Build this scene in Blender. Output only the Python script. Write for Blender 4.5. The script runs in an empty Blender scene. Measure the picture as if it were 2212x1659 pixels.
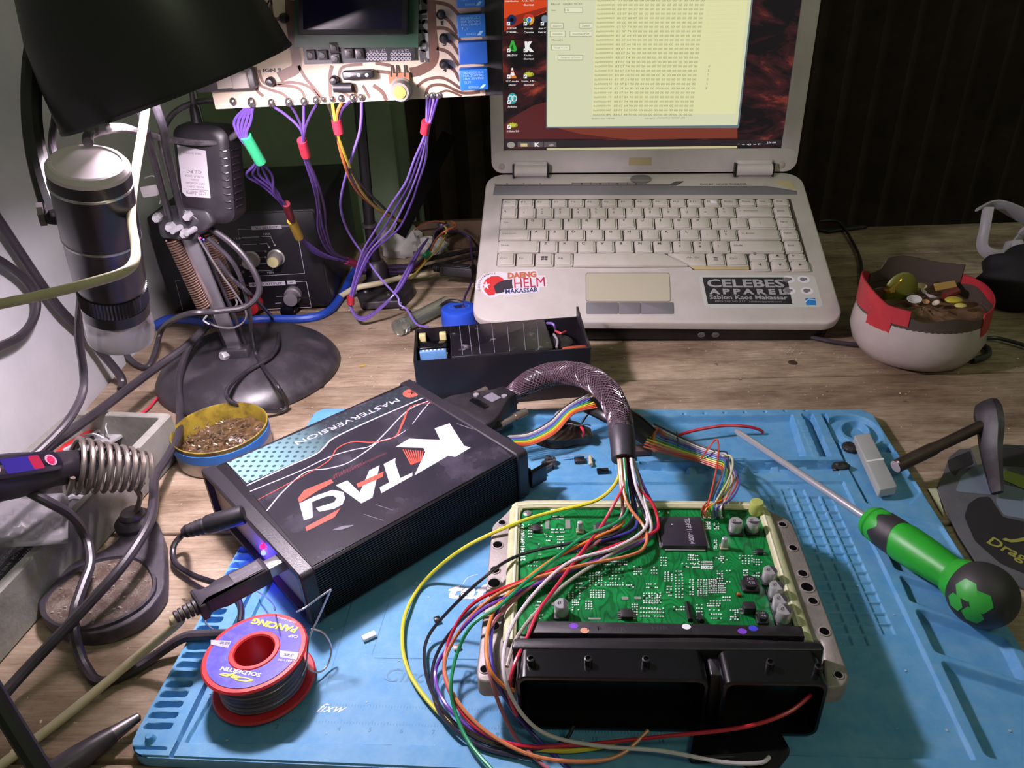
import bpy, bmesh, math, random
import numpy as np
from mathutils import Vector, Matrix, Euler
random.seed(7)
scene = bpy.context.scene
# ---------------------------------------------------------------- camera, world, lights, exposure
F, TH, RO, H = 1620.0, 0.526, -0.05, 0.331      # focal length in pixels, pitch, roll, height above the bench
CX, CY = 1106.0, 829.5
cam_d = bpy.data.cameras.new('camera'); cam = bpy.data.objects.new('camera', cam_d)
scene.collection.objects.link(cam); scene.camera = cam
cam_d.sensor_fit = 'HORIZONTAL'; cam_d.sensor_width = 36.0; cam_d.lens = F/2212*36.0
cam_d.clip_start = 0.01; cam_d.clip_end = 50
FW = Vector((0, math.cos(TH), -math.sin(TH))); DN0 = Vector((0, -math.sin(TH), -math.cos(TH))); R0 = Vector((1, 0, 0))
c_, s_ = math.cos(RO), math.sin(RO)
RT = R0*c_ - DN0*s_; DN = R0*s_ + DN0*c_
CAM = Vector((0, 0, H))
m3 = Matrix((RT, -DN, -FW)).transposed()
cam.matrix_world = Matrix.Translation(CAM) @ m3.to_4x4()

world = bpy.data.worlds.new('room_ambient'); scene.world = world; world.use_nodes = True
world.node_tree.nodes['Background'].inputs[0].default_value = (0.84, 0.90, 0.68, 1)
world.node_tree.nodes['Background'].inputs[1].default_value = 0.13
scene.view_settings.view_transform = 'Standard'; scene.view_settings.look = 'None'
scene.view_settings.gamma = 1; scene.view_settings.use_curve_mapping = False
scene.view_settings.exposure = 0.0

def raydir(px, py):
    u, v = (px-CX)/F, (py-CY)/F
    return FW + RT*u + DN*v
def P(px, py, z=0.0):            # where a line of sight meets a level plane
    d = raydir(px, py); return CAM + d*((z-H)/d.z)
def PY(px, py, Y):               # ... an upright plane facing the bench front
    d = raydir(px, py); return CAM + d*(Y/d.y)
def PX(px, py, X):
    d = raydir(px, py); return CAM + d*(X/d.x)
def PD(px, py, zc):              # ... at a given distance
    return CAM + raydir(px, py)*zc
def LOC(M, px, py, lz=0.0):      # ... the plane z = lz of an object's own frame
    Mi = M.inverted(); o = Mi @ CAM; d = Mi.to_3x3() @ raydir(px, py)
    t = (lz-o.z)/d.z; q = o + d*t; return (q.x, q.y)

# the desk lamp is what lights the bench; its light sits in the shade
RIM_A, RIM_B = PD(148, 284, 0.385), PD(627, 94, 0.385); LAMP_C = (RIM_A+RIM_B)/2
ld = bpy.data.lights.new('lamp_bulb_light', 'POINT'); ld.energy = 6.6; ld.color = (1.0, 0.87, 1.0); ld.shadow_soft_size = 0.016
_v = (LAMP_C-CAM).normalized(); LAMP_AX = (RIM_B-RIM_A).normalized().cross(_v).normalized(); LAMP_AX = LAMP_AX if LAMP_AX.z < 0 else -LAMP_AX; LAMP_AX = (LAMP_AX + _v*0.05).normalized()
# a weak yellowish ceiling bulb behind and right of the camera, high up in the room
ce = bpy.data.lights.new('ceiling_bulb_light', 'AREA'); ce.shape = 'DISK'; ce.size = 0.5; ce.energy = 4.5; ce.color = (0.88, 1.0, 0.62)
ceo = bpy.data.objects.new('ceiling_bulb_light', ce); scene.collection.objects.link(ceo)
ceo.location = (0.9, -0.5, 1.9); ceo.rotation_euler = (Vector((0, 0.5, 0))-Vector(ceo.location)).to_track_quat('-Z', 'Y').to_euler()

# ---------------------------------------------------------------- materials
def lin(c):
    if isinstance(c, str):
        c = [int(c[i:i+2], 16)/255 for i in (0, 2, 4)]
    return [x/12.92 if x <= 0.04045 else ((x+0.055)/1.055)**2.4 for x in c]
MATS = {}
def mat(name, col, rough=0.5, metal=0.0, col2=None, ns=40, nmix=(0.35, 0.7), bump=0.0, bs=300, trans=0, alpha=1, emit=0, ecol=None, stretch=None, spec=0.5, coat=0, nd=6):
    if name in MATS: return MATS[name]
    m = bpy.data.materials.new(name); m.use_nodes = True; nt = m.node_tree; b = nt.nodes['Principled BSDF']
    b.inputs['Base Color'].default_value = (*lin(col), 1); b.inputs['Roughness'].default_value = rough
    b.inputs['Metallic'].default_value = metal; b.inputs['Specular IOR Level'].default_value = spec
    b.inputs['Transmission Weight'].default_value = trans; b.inputs['Alpha'].default_value = alpha
    if coat: b.inputs['Coat Weight'].default_value = coat; b.inputs['Coat Roughness'].default_value = 0.15
    if emit: b.inputs['Emission Strength'].default_value = emit; b.inputs['Emission Color'].default_value = (*lin(ecol or col), 1)
    tc = None
    if col2 or bump:
        tc = nt.nodes.new('ShaderNodeTexCoord'); mp = nt.nodes.new('ShaderNodeMapping'); nt.links.new(tc.outputs['Object'], mp.inputs[0])
        if stretch: mp.inputs['Scale'].default_value = stretch
    if col2:
        n = nt.nodes.new('ShaderNodeTexNoise'); n.inputs['Scale'].default_value = ns; n.inputs['Detail'].default_value = nd; n.inputs['Roughness'].default_value = 0.65
        nt.links.new(mp.outputs[0], n.inputs['Vector'])
        r = nt.nodes.new('ShaderNodeValToRGB'); r.color_ramp.elements[0].position = nmix[0]; r.color_ramp.elements[1].position = nmix[1]
        r.color_ramp.elements[0].color = (*lin(col), 1); r.color_ramp.elements[1].color = (*lin(col2), 1)
        nt.links.new(n.outputs['Fac'], r.inputs[0]); nt.links.new(r.outputs[0], b.inputs['Base Color'])
    if bump:
        n2 = nt.nodes.new('ShaderNodeTexNoise'); n2.inputs['Scale'].default_value = bs; n2.inputs['Detail'].default_value = 4
        nt.links.new(mp.outputs[0], n2.inputs['Vector'])
        bp = nt.nodes.new('ShaderNodeBump'); bp.inputs['Strength'].default_value = bump; bp.inputs['Distance'].default_value = 0.001
        nt.links.new(n2.outputs['Fac'], bp.inputs['Height']); nt.links.new(bp.outputs[0], b.inputs['Normal'])
    MATS[name] = m; return m

def wood_mat():
    m = bpy.data.materials.new('bench_wood'); m.use_nodes = True; nt = m.node_tree; L = nt.links; b = nt.nodes['Principled BSDF']
    b.inputs['Roughness'].default_value = 0.75; b.inputs['Specular IOR Level'].default_value = 0.25
    tc = nt.nodes.new('ShaderNodeTexCoord')
    def noise(scale, st, det=6, ro=0.6, dist=0):
        mp = nt.nodes.new('ShaderNodeMapping'); mp.inputs['Scale'].default_value = st; L.new(tc.outputs['Object'], mp.inputs[0])
        n = nt.nodes.new('ShaderNodeTexNoise'); n.inputs['Scale'].default_value = scale; n.inputs['Detail'].default_value = det
        n.inputs['Roughness'].default_value = ro; n.inputs['Distortion'].default_value = dist; L.new(mp.outputs[0], n.inputs['Vector']); return n.outputs['Fac']
    def ramp(f, stops):
        r = nt.nodes.new('ShaderNodeValToRGB'); e = r.color_ramp.elements
        e[0].position = stops[0][0]; e[0].color = (*lin(stops[0][1]), 1); e[1].position = stops[-1][0]; e[1].color = (*lin(stops[-1][1]), 1)
        for p, c in stops[1:-1]:
            k = e.new(p); k.color = (*lin(c), 1)
        L.new(f, r.inputs[0]); return r.outputs[0]
    def mix(a, bb, f, mode='MIX', fac=None):
        x = nt.nodes.new('ShaderNodeMix'); x.data_type = 'RGBA'; x.blend_type = mode
        if fac is not None: x.inputs[0].default_value = fac
        else: L.new(f, x.inputs[0])
        L.new(a, x.inputs[6]); L.new(bb, x.inputs[7]); return x.outputs[2]
    grain = ramp(noise(28, (1, 14, 14), 8, 0.65, 1.2), [(0.28, '94806c'), (0.48, 'b8a48d'), (0.72, 'cdbda6')])
    dirt = ramp(noise(9, (1, 2.2, 1), 8, 0.7), [(0.36, '7b6754'), (0.64, 'ffffff')])
    c = mix(grain, dirt, None, 'MULTIPLY', 0.8)
    pur = ramp(noise(4.2, (1, 1, 1), 3, 0.5), [(0.45, 'ffffff'), (0.72, 'a58f80')])
    c = mix(c, pur, None, 'MULTIPLY', 0.8)
    spots = ramp(noise(75, (1, 1.4, 1), 3, 0.55), [(0.24, '3a2a1e'), (0.31, 'ffffff')])
    c = mix(c, spots, None, 'MULTIPLY', 0.8)
    speck = noise(260, (1, 1, 1), 2, 0.5)
    sr = nt.nodes.new('ShaderNodeValToRGB'); sr.color_ramp.elements[0].position = 0.72; sr.color_ramp.elements[1].position = 0.76; L.new(speck, sr.inputs[0])
    lc = nt.nodes.new('ShaderNodeRGB'); lc.outputs[0].default_value = (*lin('e6dac6'), 1)
    c = mix(c, lc.outputs[0], sr.outputs[0])
    L.new(c, b.inputs['Base Color'])
    bp = nt.nodes.new('ShaderNodeBump'); bp.inputs['Strength'].default_value = 0.35; bp.inputs['Distance'].default_value = 0.001
    L.new(noise(60, (1, 12, 12), 6, 0.7), bp.inputs['Height']); L.new(bp.outputs[0], b.inputs['Normal'])
    return m

BLK = mat('black_plastic', '17151a', 0.42, bump=0.1, bs=900)
BLKG = mat('gloss_black_plastic', '0d0c10', 0.2)
BLKD = mat('dusty_black_plastic', '1b181d', 0.5, col2='4a444a', ns=60, nmix=(0.5, 0.85))
RUB = mat('black_cable_rubber', '2a262b', 0.38, col2='3e383e', ns=30)
TAPE = mat('black_electrical_tape', '131117', 0.22, bump=0.15, bs=80)
STEEL = mat('steel', 'd4d0d6', 0.3, 0.6)
DSTEEL = mat('dull_steel', '8b8588', 0.42, 1.0, col2='5b5354', ns=50)
SOLD = mat('solder', 'd6d2d8', 0.3, 0.9)
WHT = mat('white_print', 'efe9f2', 0.5)
REDP = mat('red_print', 'd0432f', 0.5)
CREAM = mat('cream_cable', 'cfc4a6', 0.45, col2='b0a280', ns=25)

# ---------------------------------------------------------------- mesh helpers
class MB:
    def __init__(s): s.v = []; s.f = []; s.m = []
    def add(s, vs, fs, mi=0, M=None):
        k = len(s.v)
        for v in vs:
            v = Vector(v); s.v.append(M @ v if M is not None else v)
        for f in fs: s.f.append([i+k for i in f]); s.m.append(mi)
        return s
    def rings(s, rs, mi=0, M=None, cap=(True, True), closed=True):
        n = len(rs[0]); vs = [v for r in rs for v in r]; fs = []
        for i in range(len(rs)-1):
            for j in range(n if closed else n-1):
                a, b = i*n+j, i*n+(j+1) % n; fs.append((a, b, b+n, a+n))
        if cap[0]: fs.append(tuple(reversed(range(n))))
        if cap[1]: fs.append(tuple(range((len(rs)-1)*n, len(rs)*n)))
        return s.add(vs, fs, mi, M)
    def prism(s, poly, z0, z1, b=0, mi=0, M=None):
        poly = [tuple(p[:2]) for p in poly]
        A = sum(poly[i][0]*poly[(i+1) % len(poly)][1]-poly[(i+1) % len(poly)][0]*poly[i][1] for i in range(len(poly)))
        if A < 0: poly = poly[::-1]
        def ring(ins, z): return [(x, y, z) for x, y in (offset(poly, -ins) if ins else poly)]
        if b: rs = [ring(b, z0), ring(0, z0+b), ring(0, z1-b), ring(b*0.35, z1-b*0.35), ring(b, z1)]
        else: rs = [ring(0, z0), ring(0, z1)]
        return s.rings(rs, mi, M)
    def box(s, c, d, b=0, r=0, mi=0, M=None):
        x, y, z = c; a, e, h = d[0]/2, d[1]/2, d[2]
        return s.prism(rrect(x-a, y-e, x+a, y+e, r or b), z, z+h, b, mi, M)   # c is the centre of the base
    def lathe(s, prof, n=32, mi=0, M=None, cap=(True, True)):
        rs = [[(r*math.cos(2*math.pi*j/n), r*math.sin(2*math.pi*j/n), z) for j in range(n)] for r, z in prof]
        return s.rings(rs, mi, M, cap)
    def tube(s, pts, r, n=8, sub=6, mi=0, M=None, flat=1.0, smooth=True, up=None):
        pts = [Vector(p) for p in pts]; rr = r if isinstance(r, (list, tuple)) else [r]*len(pts)
        if smooth and len(pts) > 2: pts, rr = catmull(pts, rr, sub)
        else: rr = list(rr)
        t0 = (pts[1]-pts[0]).normalized(); nrm = up.copy() if up else t0.orthogonal().normalized(); rs = []
        for i, p in enumerate(pts):
            t = (pts[min(i+1, len(pts)-1)]-pts[max(i-1, 0)])
            if t.length < 1e-9: t = t0
            t.normalize()
            nrm = (nrm - t*nrm.dot(t))
            if nrm.length < 1e-6: nrm = t.orthogonal()
            nrm.normalize(); bi = t.cross(nrm)
            rs.append([p + nrm*(math.cos(2*math.pi*j/n)*rr[i]*flat) + bi*(math.sin(2*math.pi*j/n)*rr[i]) for j in range(n)])
        return s.rings(rs, mi, M)
    def sphere(s, c, r, n=20, m=12, mi=0, M=None, sq=(1, 1, 1)):
        c = Vector(c); rs = []
        for i in range(m+1):
            a = math.pi*(i+0.0)/m; rad = max(math.sin(a), 0.001)
            rs.append([(c.x+sq[0]*r*rad*math.cos(2*math.pi*j/n), c.y+sq[1]*r*rad*math.sin(2*math.pi*j/n), c.z-sq[2]*r*math.cos(a)) for j in range(n)])
        return s.rings(rs, mi, M)
    def flat(s, poly, z, mi=0, M=None):
        poly = [tuple(p[:2]) for p in poly]
        A = sum(poly[i][0]*poly[(i+1) % len(poly)][1]-poly[(i+1) % len(poly)][0]*poly[i][1] for i in range(len(poly)))
        if A < 0: poly = poly[::-1]
        return s.add([(x, y, z) for x, y in poly], [tuple(range(len(poly)))], mi, M)
    def strip(s, pts, w, z, mi=0, M=None, sub=8):
        P3 = [Vector((p[0], p[1], 0)) for p in pts]; ww = w if isinstance(w, (list, tuple)) else [w]*len(pts)
        if len(P3) > 2: P3, ww = catmull(P3, ww, sub)
        vs = []
        for i, p in enumerate(P3):
            t = (P3[min(i+1, len(P3)-1)]-P3[max(i-1, 0)]).normalized(); nn = Vector((-t.y, t.x, 0))
            vs += [(p+nn*ww[i]/2)[:2]+(z,), (p-nn*ww[i]/2)[:2]+(z,)]
        return s.add(vs, [(2*i+1, 2*i+3, 2*i+2, 2*i) for i in range(len(P3)-1)], mi, M)
    def text(s, t, box, z, mi=0, M=None, rot=0, bold=0.0, shear=0.0, mono=False, keep=False, ext=0):
        vs, fs = glyphs(t, bold, shear)
        if not vs: return s
        xs = [v[0] for v in vs]; ys = [v[1] for v in vs]
        x0, y0, x1, y1 = box; cx, cy = (x0+x1)/2, (y0+y1)/2
        w, h = (x1-x0, y1-y0)
        sx = w/(max(xs)-min(xs)); sy = h/(max(ys)-min(ys))
        if keep: sx = sy = min(sx, sy)
        mx, my = (max(xs)+min(xs))/2, (max(ys)+min(ys))/2
        cr, sr = math.cos(rot), math.sin(rot)
        vv = []
        for x, y, _ in vs:
            a, b2 = (x-mx)*sx, (y-my)*sy
            vv.append((cx+cr*a-sr*b2, cy+sr*a+cr*b2, z))
        return s.add(vv, fs, mi, M)
def offset(poly, d):
    n = len(poly); out = []
    for i in range(n):
        p0, p1, p2 = Vector(poly[i-1]), Vector(poly[i]), Vector(poly[(i+1) % n])
        a = (p1-p0); b = (p2-p1)
        if a.length < 1e-9 or b.length < 1e-9: out.append(tuple(p1)); continue
        a.normalize(); b.normalize(); n1 = Vector((a.y, -a.x)); n2 = Vector((b.y, -b.x)); m = n1+n2
        if m.length < 1e-6: out.append(tuple(p1)); continue
        m.normalize(); k = d/max(m.dot(n1), 0.35); out.append((p1.x+m.x*k, p1.y+m.y*k))
    return out
def catmull(pts, rr, sub):
    o, ro = [], []; n = len(pts)
    for i in range(n-1):
        p0 = pts[max(i-1, 0)]; p1 = pts[i]; p2 = pts[i+1]; p3 = pts[min(i+2, n-1)]
        for k in range(sub):
            t = k/sub; t2 = t*t; t3 = t2*t
            o.append(0.5*((2*p1)+(p2-p0)*t+(2*p0-5*p1+4*p2-p3)*t2+(3*p1-p0-3*p2+p3)*t3)); ro.append(rr[i]*(1-t)+rr[i+1]*t)
    o.append(pts[-1]); ro.append(rr[-1]); return o, ro
def rrect(x0, y0, x1, y1, r=0, n=4):
    if r <= 0: return [(x0, y0), (x1, y0), (x1, y1), (x0, y1)]
    r = min(r, (x1-x0)/2.001, (y1-y0)/2.001); o = []
    for cx, cy, a in ((x1-r, y0+r, -90), (x1-r, y1-r, 0), (x0+r, y1-r, 90), (x0+r, y0+r, 180)):
        for k in range(n+1):
            t = math.radians(a+90*k/n); o.append((cx+r*math.cos(t), cy+r*math.sin(t)))
    return o
def rpoly(poly, r, n=4):
    """polygon with every corner rounded"""
    o = []; N = len(poly)
    for i in range(N):
        p0, p1, p2 = Vector(poly[i-1]), Vector(poly[i]), Vector(poly[(i+1) % N])
        a, b = (p0-p1), (p2-p1); k = min(r, a.length*0.45, b.length*0.45); A = p1+a.normalized()*k; B = p1+b.normalized()*k
        for j in range(n+1):
            t = j/n; o.append(tuple((A*(1-t)*(1-t)+p1*2*t*(1-t)+B*t*t)[:2]))
    return o
def circ(x, y, r, n=20, e=1.0): return [(x+r*math.cos(2*math.pi*k/n), y+r*e*math.sin(2*math.pi*k/n)) for k in range(n)]
_G = {}
def glyphs(t, bold=0.0, shear=0.0):
    key = (t, bold, shear)
    if key in _G: return _G[key]
    cu = bpy.data.curves.new('lettering', 'FONT'); cu.body = t; cu.resolution_u = 2; cu.offset = bold; cu.shear = shear; cu.size = 1
    o = bpy.data.objects.new('lettering', cu); me = bpy.data.meshes.new_from_object(o)
    vs = [tuple(v.co) for v in me.vertices]; fs = [tuple(p.vertices) for p in me.polygons]
    bpy.data.objects.remove(o); bpy.data.curves.remove(cu); bpy.data.meshes.remove(me)
    _G[key] = (vs, fs); return _G[key]
COL = scene.collection
def obj(name, mb, m, parent=None, smooth=35, fix=True, label=None, **kw):
    me = bpy.data.meshes.new(name); me.from_pydata([tuple(v) for v in mb.v], [], mb.f)
    ms = m if isinstance(m, (list, tuple)) else [m]
    for x in ms: me.materials.append(x)
    if len(ms) > 1: me.polygons.foreach_set('material_index', mb.m)
    if fix:
        b = bmesh.new(); b.from_mesh(me); bmesh.ops.recalc_face_normals(b, faces=b.faces); b.to_mesh(me); b.free()
    if smooth:
        me.polygons.foreach_set('use_smooth', [True]*len(me.polygons)); me.set_sharp_from_angle(angle=math.radians(smooth))
    o = bpy.data.objects.new(name, me); COL.objects.link(o)
    if parent is not None: o.parent = parent
    if label: o['label'] = label
    for k, v in kw.items(): o[k] = v
    return o
def tag(o, label, cat, group=None, kind=None):
    o['label'] = label; o['category'] = cat
    if group: o['group'] = group
    if kind: o['kind'] = kind
    return o
def thing(name, M, label, cat, group=None):
    o = bpy.data.objects.new(name, None); COL.objects.link(o); o.empty_display_size = 0.01
    o.matrix_world = M if isinstance(M, Matrix) else Matrix.Translation(Vector(M))
    return tag(o, label, cat, group)
def frame(o, x, y=None, z=None):
    x = Vector(x).normalized()
    if z is not None: z = Vector(z).normalized(); y = z.cross(x).normalized(); x = y.cross(z)
    else: y = Vector(y); y = (y-x*y.dot(x)).normalized(); z = x.cross(y)
    return Matrix.Translation(Vector(o)) @ Matrix((x, y, z)).transposed().to_4x4()
def zframe(o, z, x=(1, 0, 0)):
    z = Vector(z).normalized(); x = Vector(x); x = (x-z*z.dot(x)).normalized(); y = z.cross(x)
    return Matrix.Translation(Vector(o)) @ Matrix((x, y, z)).transposed().to_4x4()
def cable(name, pts, r, m, label, cat='cable', n=10, sub=8, group=None, **kw):
    pts = [Vector(p) for p in pts]; base = pts[0].copy()
    o = obj(name, MB().tube([p-base for p in pts], r, n, sub, **kw), m); o.location = base
    return tag(o, label, cat, group)
# ---------------------------------------------------------------- setting
def struct(name, mb, m, label=None):
    o = obj(name, mb, m); o['kind'] = 'structure'
    return o
PLAST = mat('painted_plaster', 'dedde0', 0.8, col2='c9c8ca', ns=9, bump=0.12, bs=60)
GREEN = mat('green_wall_paint', '7f8f72', 0.8, col2='6c7d62', ns=8, nmix=(0.4, 0.75), bump=0.1, bs=90)
DARKW = mat('dark_corrugated_wall', '3d2b22', 0.75, col2='241813', ns=14)
FLR = mat('concrete_floor', '3a3632', 0.9, col2='2a2724', ns=6)
b = MB(); b.box((-0.405, 0.53, -0.75), (0.06, 2.36, 1.9)); struct('wall_left', b, PLAST)
b = MB(); b.prism([(-0.374, 1.0), (-0.137, 1.0), (-0.137, 1.02), (-0.122, 1.02), (-0.122, 1.03), (-0.374, 1.03)], -0.75, 1.15); struct('wall_back', b, GREEN)
b = MB()
pts = [];
for i in range(175):
    x = -0.5+i*0.016; pts.append((x, 1.62+(0.014*math.sin(i*math.pi/2))))
pts += [(2.3, 1.68), (-0.5, 1.68)]
b.prism(pts, -0.75, 1.15); struct('wall_far', b, DARKW)
b = MB(); b.box((0.9, 0.6, -0.78), (2.7, 2.6, 0.03)); struct('floor', b, FLR)

WOOD = wood_mat()
bench = thing('workbench', (0, 0.55, 0), 'rough wooden workbench top of wide dirty planks under everything', 'workbench')
YAW = math.radians(-3.2)
Mb = Matrix.Translation((0, 0, 0)) @ Matrix.Rotation(YAW, 4, 'Z')
rows = []
for (x, y) in ((-0.24, 0.3925), (-0.2096, 0.584), (0.35, 0.7178), (0.3655, 0.7725), (0.3825, 0.8372)):
    rows.append((Mb.inverted() @ Vector((x, y, 0))).y)
ys = [0.02, 0.215, rows[0], rows[1], rows[2], rows[3], rows[4], 0.955]
for i in range(len(ys)-1):
    g = 0.0012
    xl = lambda y: -0.372+ (y-0.5)*0.03
    b = MB(); b.prism([(-0.373-0.056*(ys[i]), ys[i]+g), (0.98, ys[i]+g), (0.98, ys[i+1]-g), (-0.373-0.056*(ys[i+1]), ys[i+1]-g)], -0.03, 0.0, 0.0012)
    o = obj('plank', b, WOOD, bench, matrix=None) if False else obj('plank', b, WOOD, bench)
    o.matrix_parent_inverse = Matrix.Identity(4)
    o.matrix_local = Matrix.Translation((0, -0.55, 0)) @ Mb
b = MB()
for x in (-0.3, 0.85):
    b.box((x, 0.5, -0.75), (0.06, 0.7, 0.719))
o = obj('trestle_leg', b, mat('dark_wood', '3b2a1d', 0.8), bench); o.location = (0, -0.55, 0)

# ---------------------------------------------------------------- silicone mat
TL = P(700, 882, .0085); TR = P(1900, 884, .0085); BL = P(264, 1632, .0085)
MM = frame(BL - Vector((0, 0, 0.0075)), TR-TL, z=(0, 0, 1))
MW, MD, MT = (TR-TL).length, (TL-BL).length, 0.0075           # top surface local z = MT
SIL = mat('blue_silicone', '4f92c2', 0.62, col2='74a6c8', ns=90, nmix=(0.35, 0.85), bump=0.08, bs=700)
SILD = mat('blue_silicone_print', '25719f', 0.5)
def mp(px, py, z=MT): return LOC(MM, px, py, z)
def zm(ox, oy, sc, pts): return [mp(ox+x/sc, oy+y/sc) for x, y in pts]
cell = 0.0005
nx, ny = int(MW/cell)+1, int(MD/cell)+1
XX, YY = np.meshgrid(np.linspace(0, MW, nx), np.linspace(0, MD, ny))
def sdf(poly, X, Y):
    d = np.full(X.shape, 1e9); ins = np.zeros(X.shape, bool); n = len(poly)
    for i in range(n):
        x0, y0 = poly[i]; x1, y1 = poly[(i+1) % n]; ex, ey = x1-x0, y1-y0
        L2 = ex*ex+ey*ey+1e-18; t = np.clip(((X-x0)*ex+(Y-y0)*ey)/L2, 0, 1)
        d = np.minimum(d, (X-x0-t*ex)**2+(Y-y0-t*ey)**2)
        c = (y0 > Y) != (y1 > Y)
        with np.errstate(divide='ignore', invalid='ignore'):
            xi = x0+(Y-y0)*ex/(ey if abs(ey) > 1e-12 else 1e-12)
        ins ^= c & (X < xi)
    d = np.sqrt(d); return np.where(ins, d, -d)
ZZ = np.full(XX.shape, MT)
def carve(poly, z, r=0.0006, raised=False):
    global ZZ
    xs = [p[0] for p in poly]; ysx = [p[1] for p in poly]; pad = 0.003
    i0 = max(int((min(xs)-pad)/cell), 0); i1 = min(int((max(xs)+pad)/cell)+2, nx); j0 = max(int((min(ysx)-pad)/cell), 0); j1 = min(int((max(ysx)+pad)/cell)+2, ny)
    if i0 >= i1 or j0 >= j1: return
    s = sdf(poly, XX[j0:j1, i0:i1], YY[j0:j1, i0:i1]); t = np.clip(s/r*0.5+0.5, 0, 1); t = t*t*(3-2*t)
    sub = ZZ[j0:j1, i0:i1]; tgt = z
    ZZ[j0:j1, i0:i1] = sub*(1-t)+tgt*t
Za, Sa = (1450, 860), 4.424; Zb, Sb = (1060, 860), 5.027; Zc, Sc = (260, 1100), 2.968; Zd, Sd = (1680, 1180), 3.464; Ze, Se = (1640, 1000), 3.867
A = lambda p: zm(*Za, Sa, p); B = lambda p: zm(*Zb, Sb, p); C = lambda p: zm(*Zc, Sc, p); D = lambda p: zm(*Zd, Sd, p); E_ = lambda p: zm(*Ze, Se, p)
# large field of the main sheet (left edge at the rack strip, right edge at the diagonal pockets)
fl = [mp(398, 1607), mp(690, 1085), mp(1140, 1056), mp(1800, 1046), mp(2118, 1659), mp(2118, 1700), mp(400, 1700)]
fl = [mp(400, 1603), mp(456, 1505), mp(690, 1045), mp(1100, 1043), mp(1822, 1040), mp(2030, 1480), mp(2105, 1640), mp(1120, 1612), mp(700, 1604)]
carve(fl, 0.0054)
# groove between the rack strip and the sheet
carve([mp(366, 1632), mp(373, 1634), mp(520, 1330), mp(640, 1085), mp(634, 1085), mp(514, 1330)], 0.0030, 0.0004)
# rack slots
p0, p1 = Vector(C([(238, 1395)])[0]), Vector(C([(790, 212)])[0])
pitch = None
slot_px = [(238, 1390, 100), (270, 1320, 100), (306, 1250, 98), (340, 1185, 97), (373, 1121, 95), (406, 1055, 92), (438, 995, 90), (468, 935, 88), (498, 880, 84), (525, 822, 82), (553, 765, 80), (583, 707, 78), (606, 655, 76), (632, 605, 74), (660, 555, 72), (686, 505, 70), (712, 450, 68), (733, 405, 66), (757, 355, 64), (779, 308, 62), (797, 260, 60), (815, 215, 58)]
for x, y, hw in slot_px:
    q = C([(x-hw+8, y+14), (x+hw-18, y+14), (x+hw-2, y-14), (x-hw+34, y-14)])
    carve(rpoly(q, 0.0018), 0.0018)
carve(rpoly(C([(60, 1520), (290, 1528), (296, 1540), (64, 1534)]), 0.0004), 0.0045, 0.0004)
carve(circ(*C([(195, 1478)])[0], 0.0022), 0.0108)
# top trays
carve(rpoly(A([(-1500, 190), (1150, 160), (1275, 545), (-1500, 625)]), 0.001), 0.0008, 0.0012)
carve(rpoly(A([(1250, 150), (1350, 152), (1520, 550), (1430, 552)]), 0.001), 0.0006, 0.0008)
for k in range(6):
    x0, y0 = 1205+k*28, 200+k*64
    carve(rpoly(A([(x0, y0), (x0+75-k*2, y0), (x0+88-k*2, y0+52), (x0+16, y0+54)]), 0.001), 0.0078, 0.0006)
for k in range(7):
    a, bq = 125+k*193, 150-k*5.5
    carve(circ(*A([(a, bq)])[0], 0.0011, 12), 0.0053, 0.0006)
carve(rpoly(B([(470, 515), (1205, 512), (1340, 640), (1345, 830), (440, 840), (300, 600)]), 0.001), 0.0009, 0.0012)
carve(rpoly(B([(1530, 430), (1545, 640), (1490, 650), (1490, 430)]), 0.0005), 0.0060, 0.0006)
carve(A([(-300, 600), (1650, 592), (1658, 600), (-300, 612)]), 0.0023, 0.0005)
carve(rpoly([*B([(1530, 705), (1660, 700)]), *A([(0, 625), (1580, 605), (1600, 690), (0, 725)]), *B([(1640, 825), (1540, 730)])], 0.0008), 0.0012, 0.0008)
for x in (150, 680, 945, 1215):
    carve(rpoly(A([(x, 655), (x+80, 650), (x+105, 725), (x+25, 735)]), 0.0006), 0.0075, 0.0006)
# round magnetised dish and the strip at the right
carve(A([(1440, 150), (1475, 148), (1900, 1005), (1870, 995), (1650, 580)]), 0.0018, 0.0006)
carve(rpoly([A([(x, y)])[0] for x, y in [(1500, 200), (1600, 165), (1750, 160), (1900, 210), (2000, 310), (2020, 390), (1960, 430), (1850, 440), (1700, 450), (1600, 400), (1530, 310)]], 0.008, 5), 0.0033, 0.0012)
carve(rpoly([A([(x, y)])[0] for x, y in [(1585, 280), (1640, 215), (1760, 200), (1870, 250), (1930, 340), (1890, 410), (1760, 420), (1640, 390)]], 0.007, 5), 0.0078, 0.0012)
carve(rpoly([A([(x, y)])[0] for x, y in [(1635, 290), (1680, 235), (1780, 225), (1850, 260), (1890, 330), (1840, 380), (1740, 380), (1670, 350)]], 0.006, 5), 0.0021, 0.001)
carve(rpoly(A([(1960, 450), (2085, 438), (2160, 575), (2040, 600)]), 0.0008), 0.0015, 0.0008)
carve(rpoly(A([(1620, 440), (2190, 500), (2230, 640), (2390, 880), (2280, 1010), (1905, 1010), (1660, 600)]), 0.002), 0.0054, 0.0012)
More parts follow.
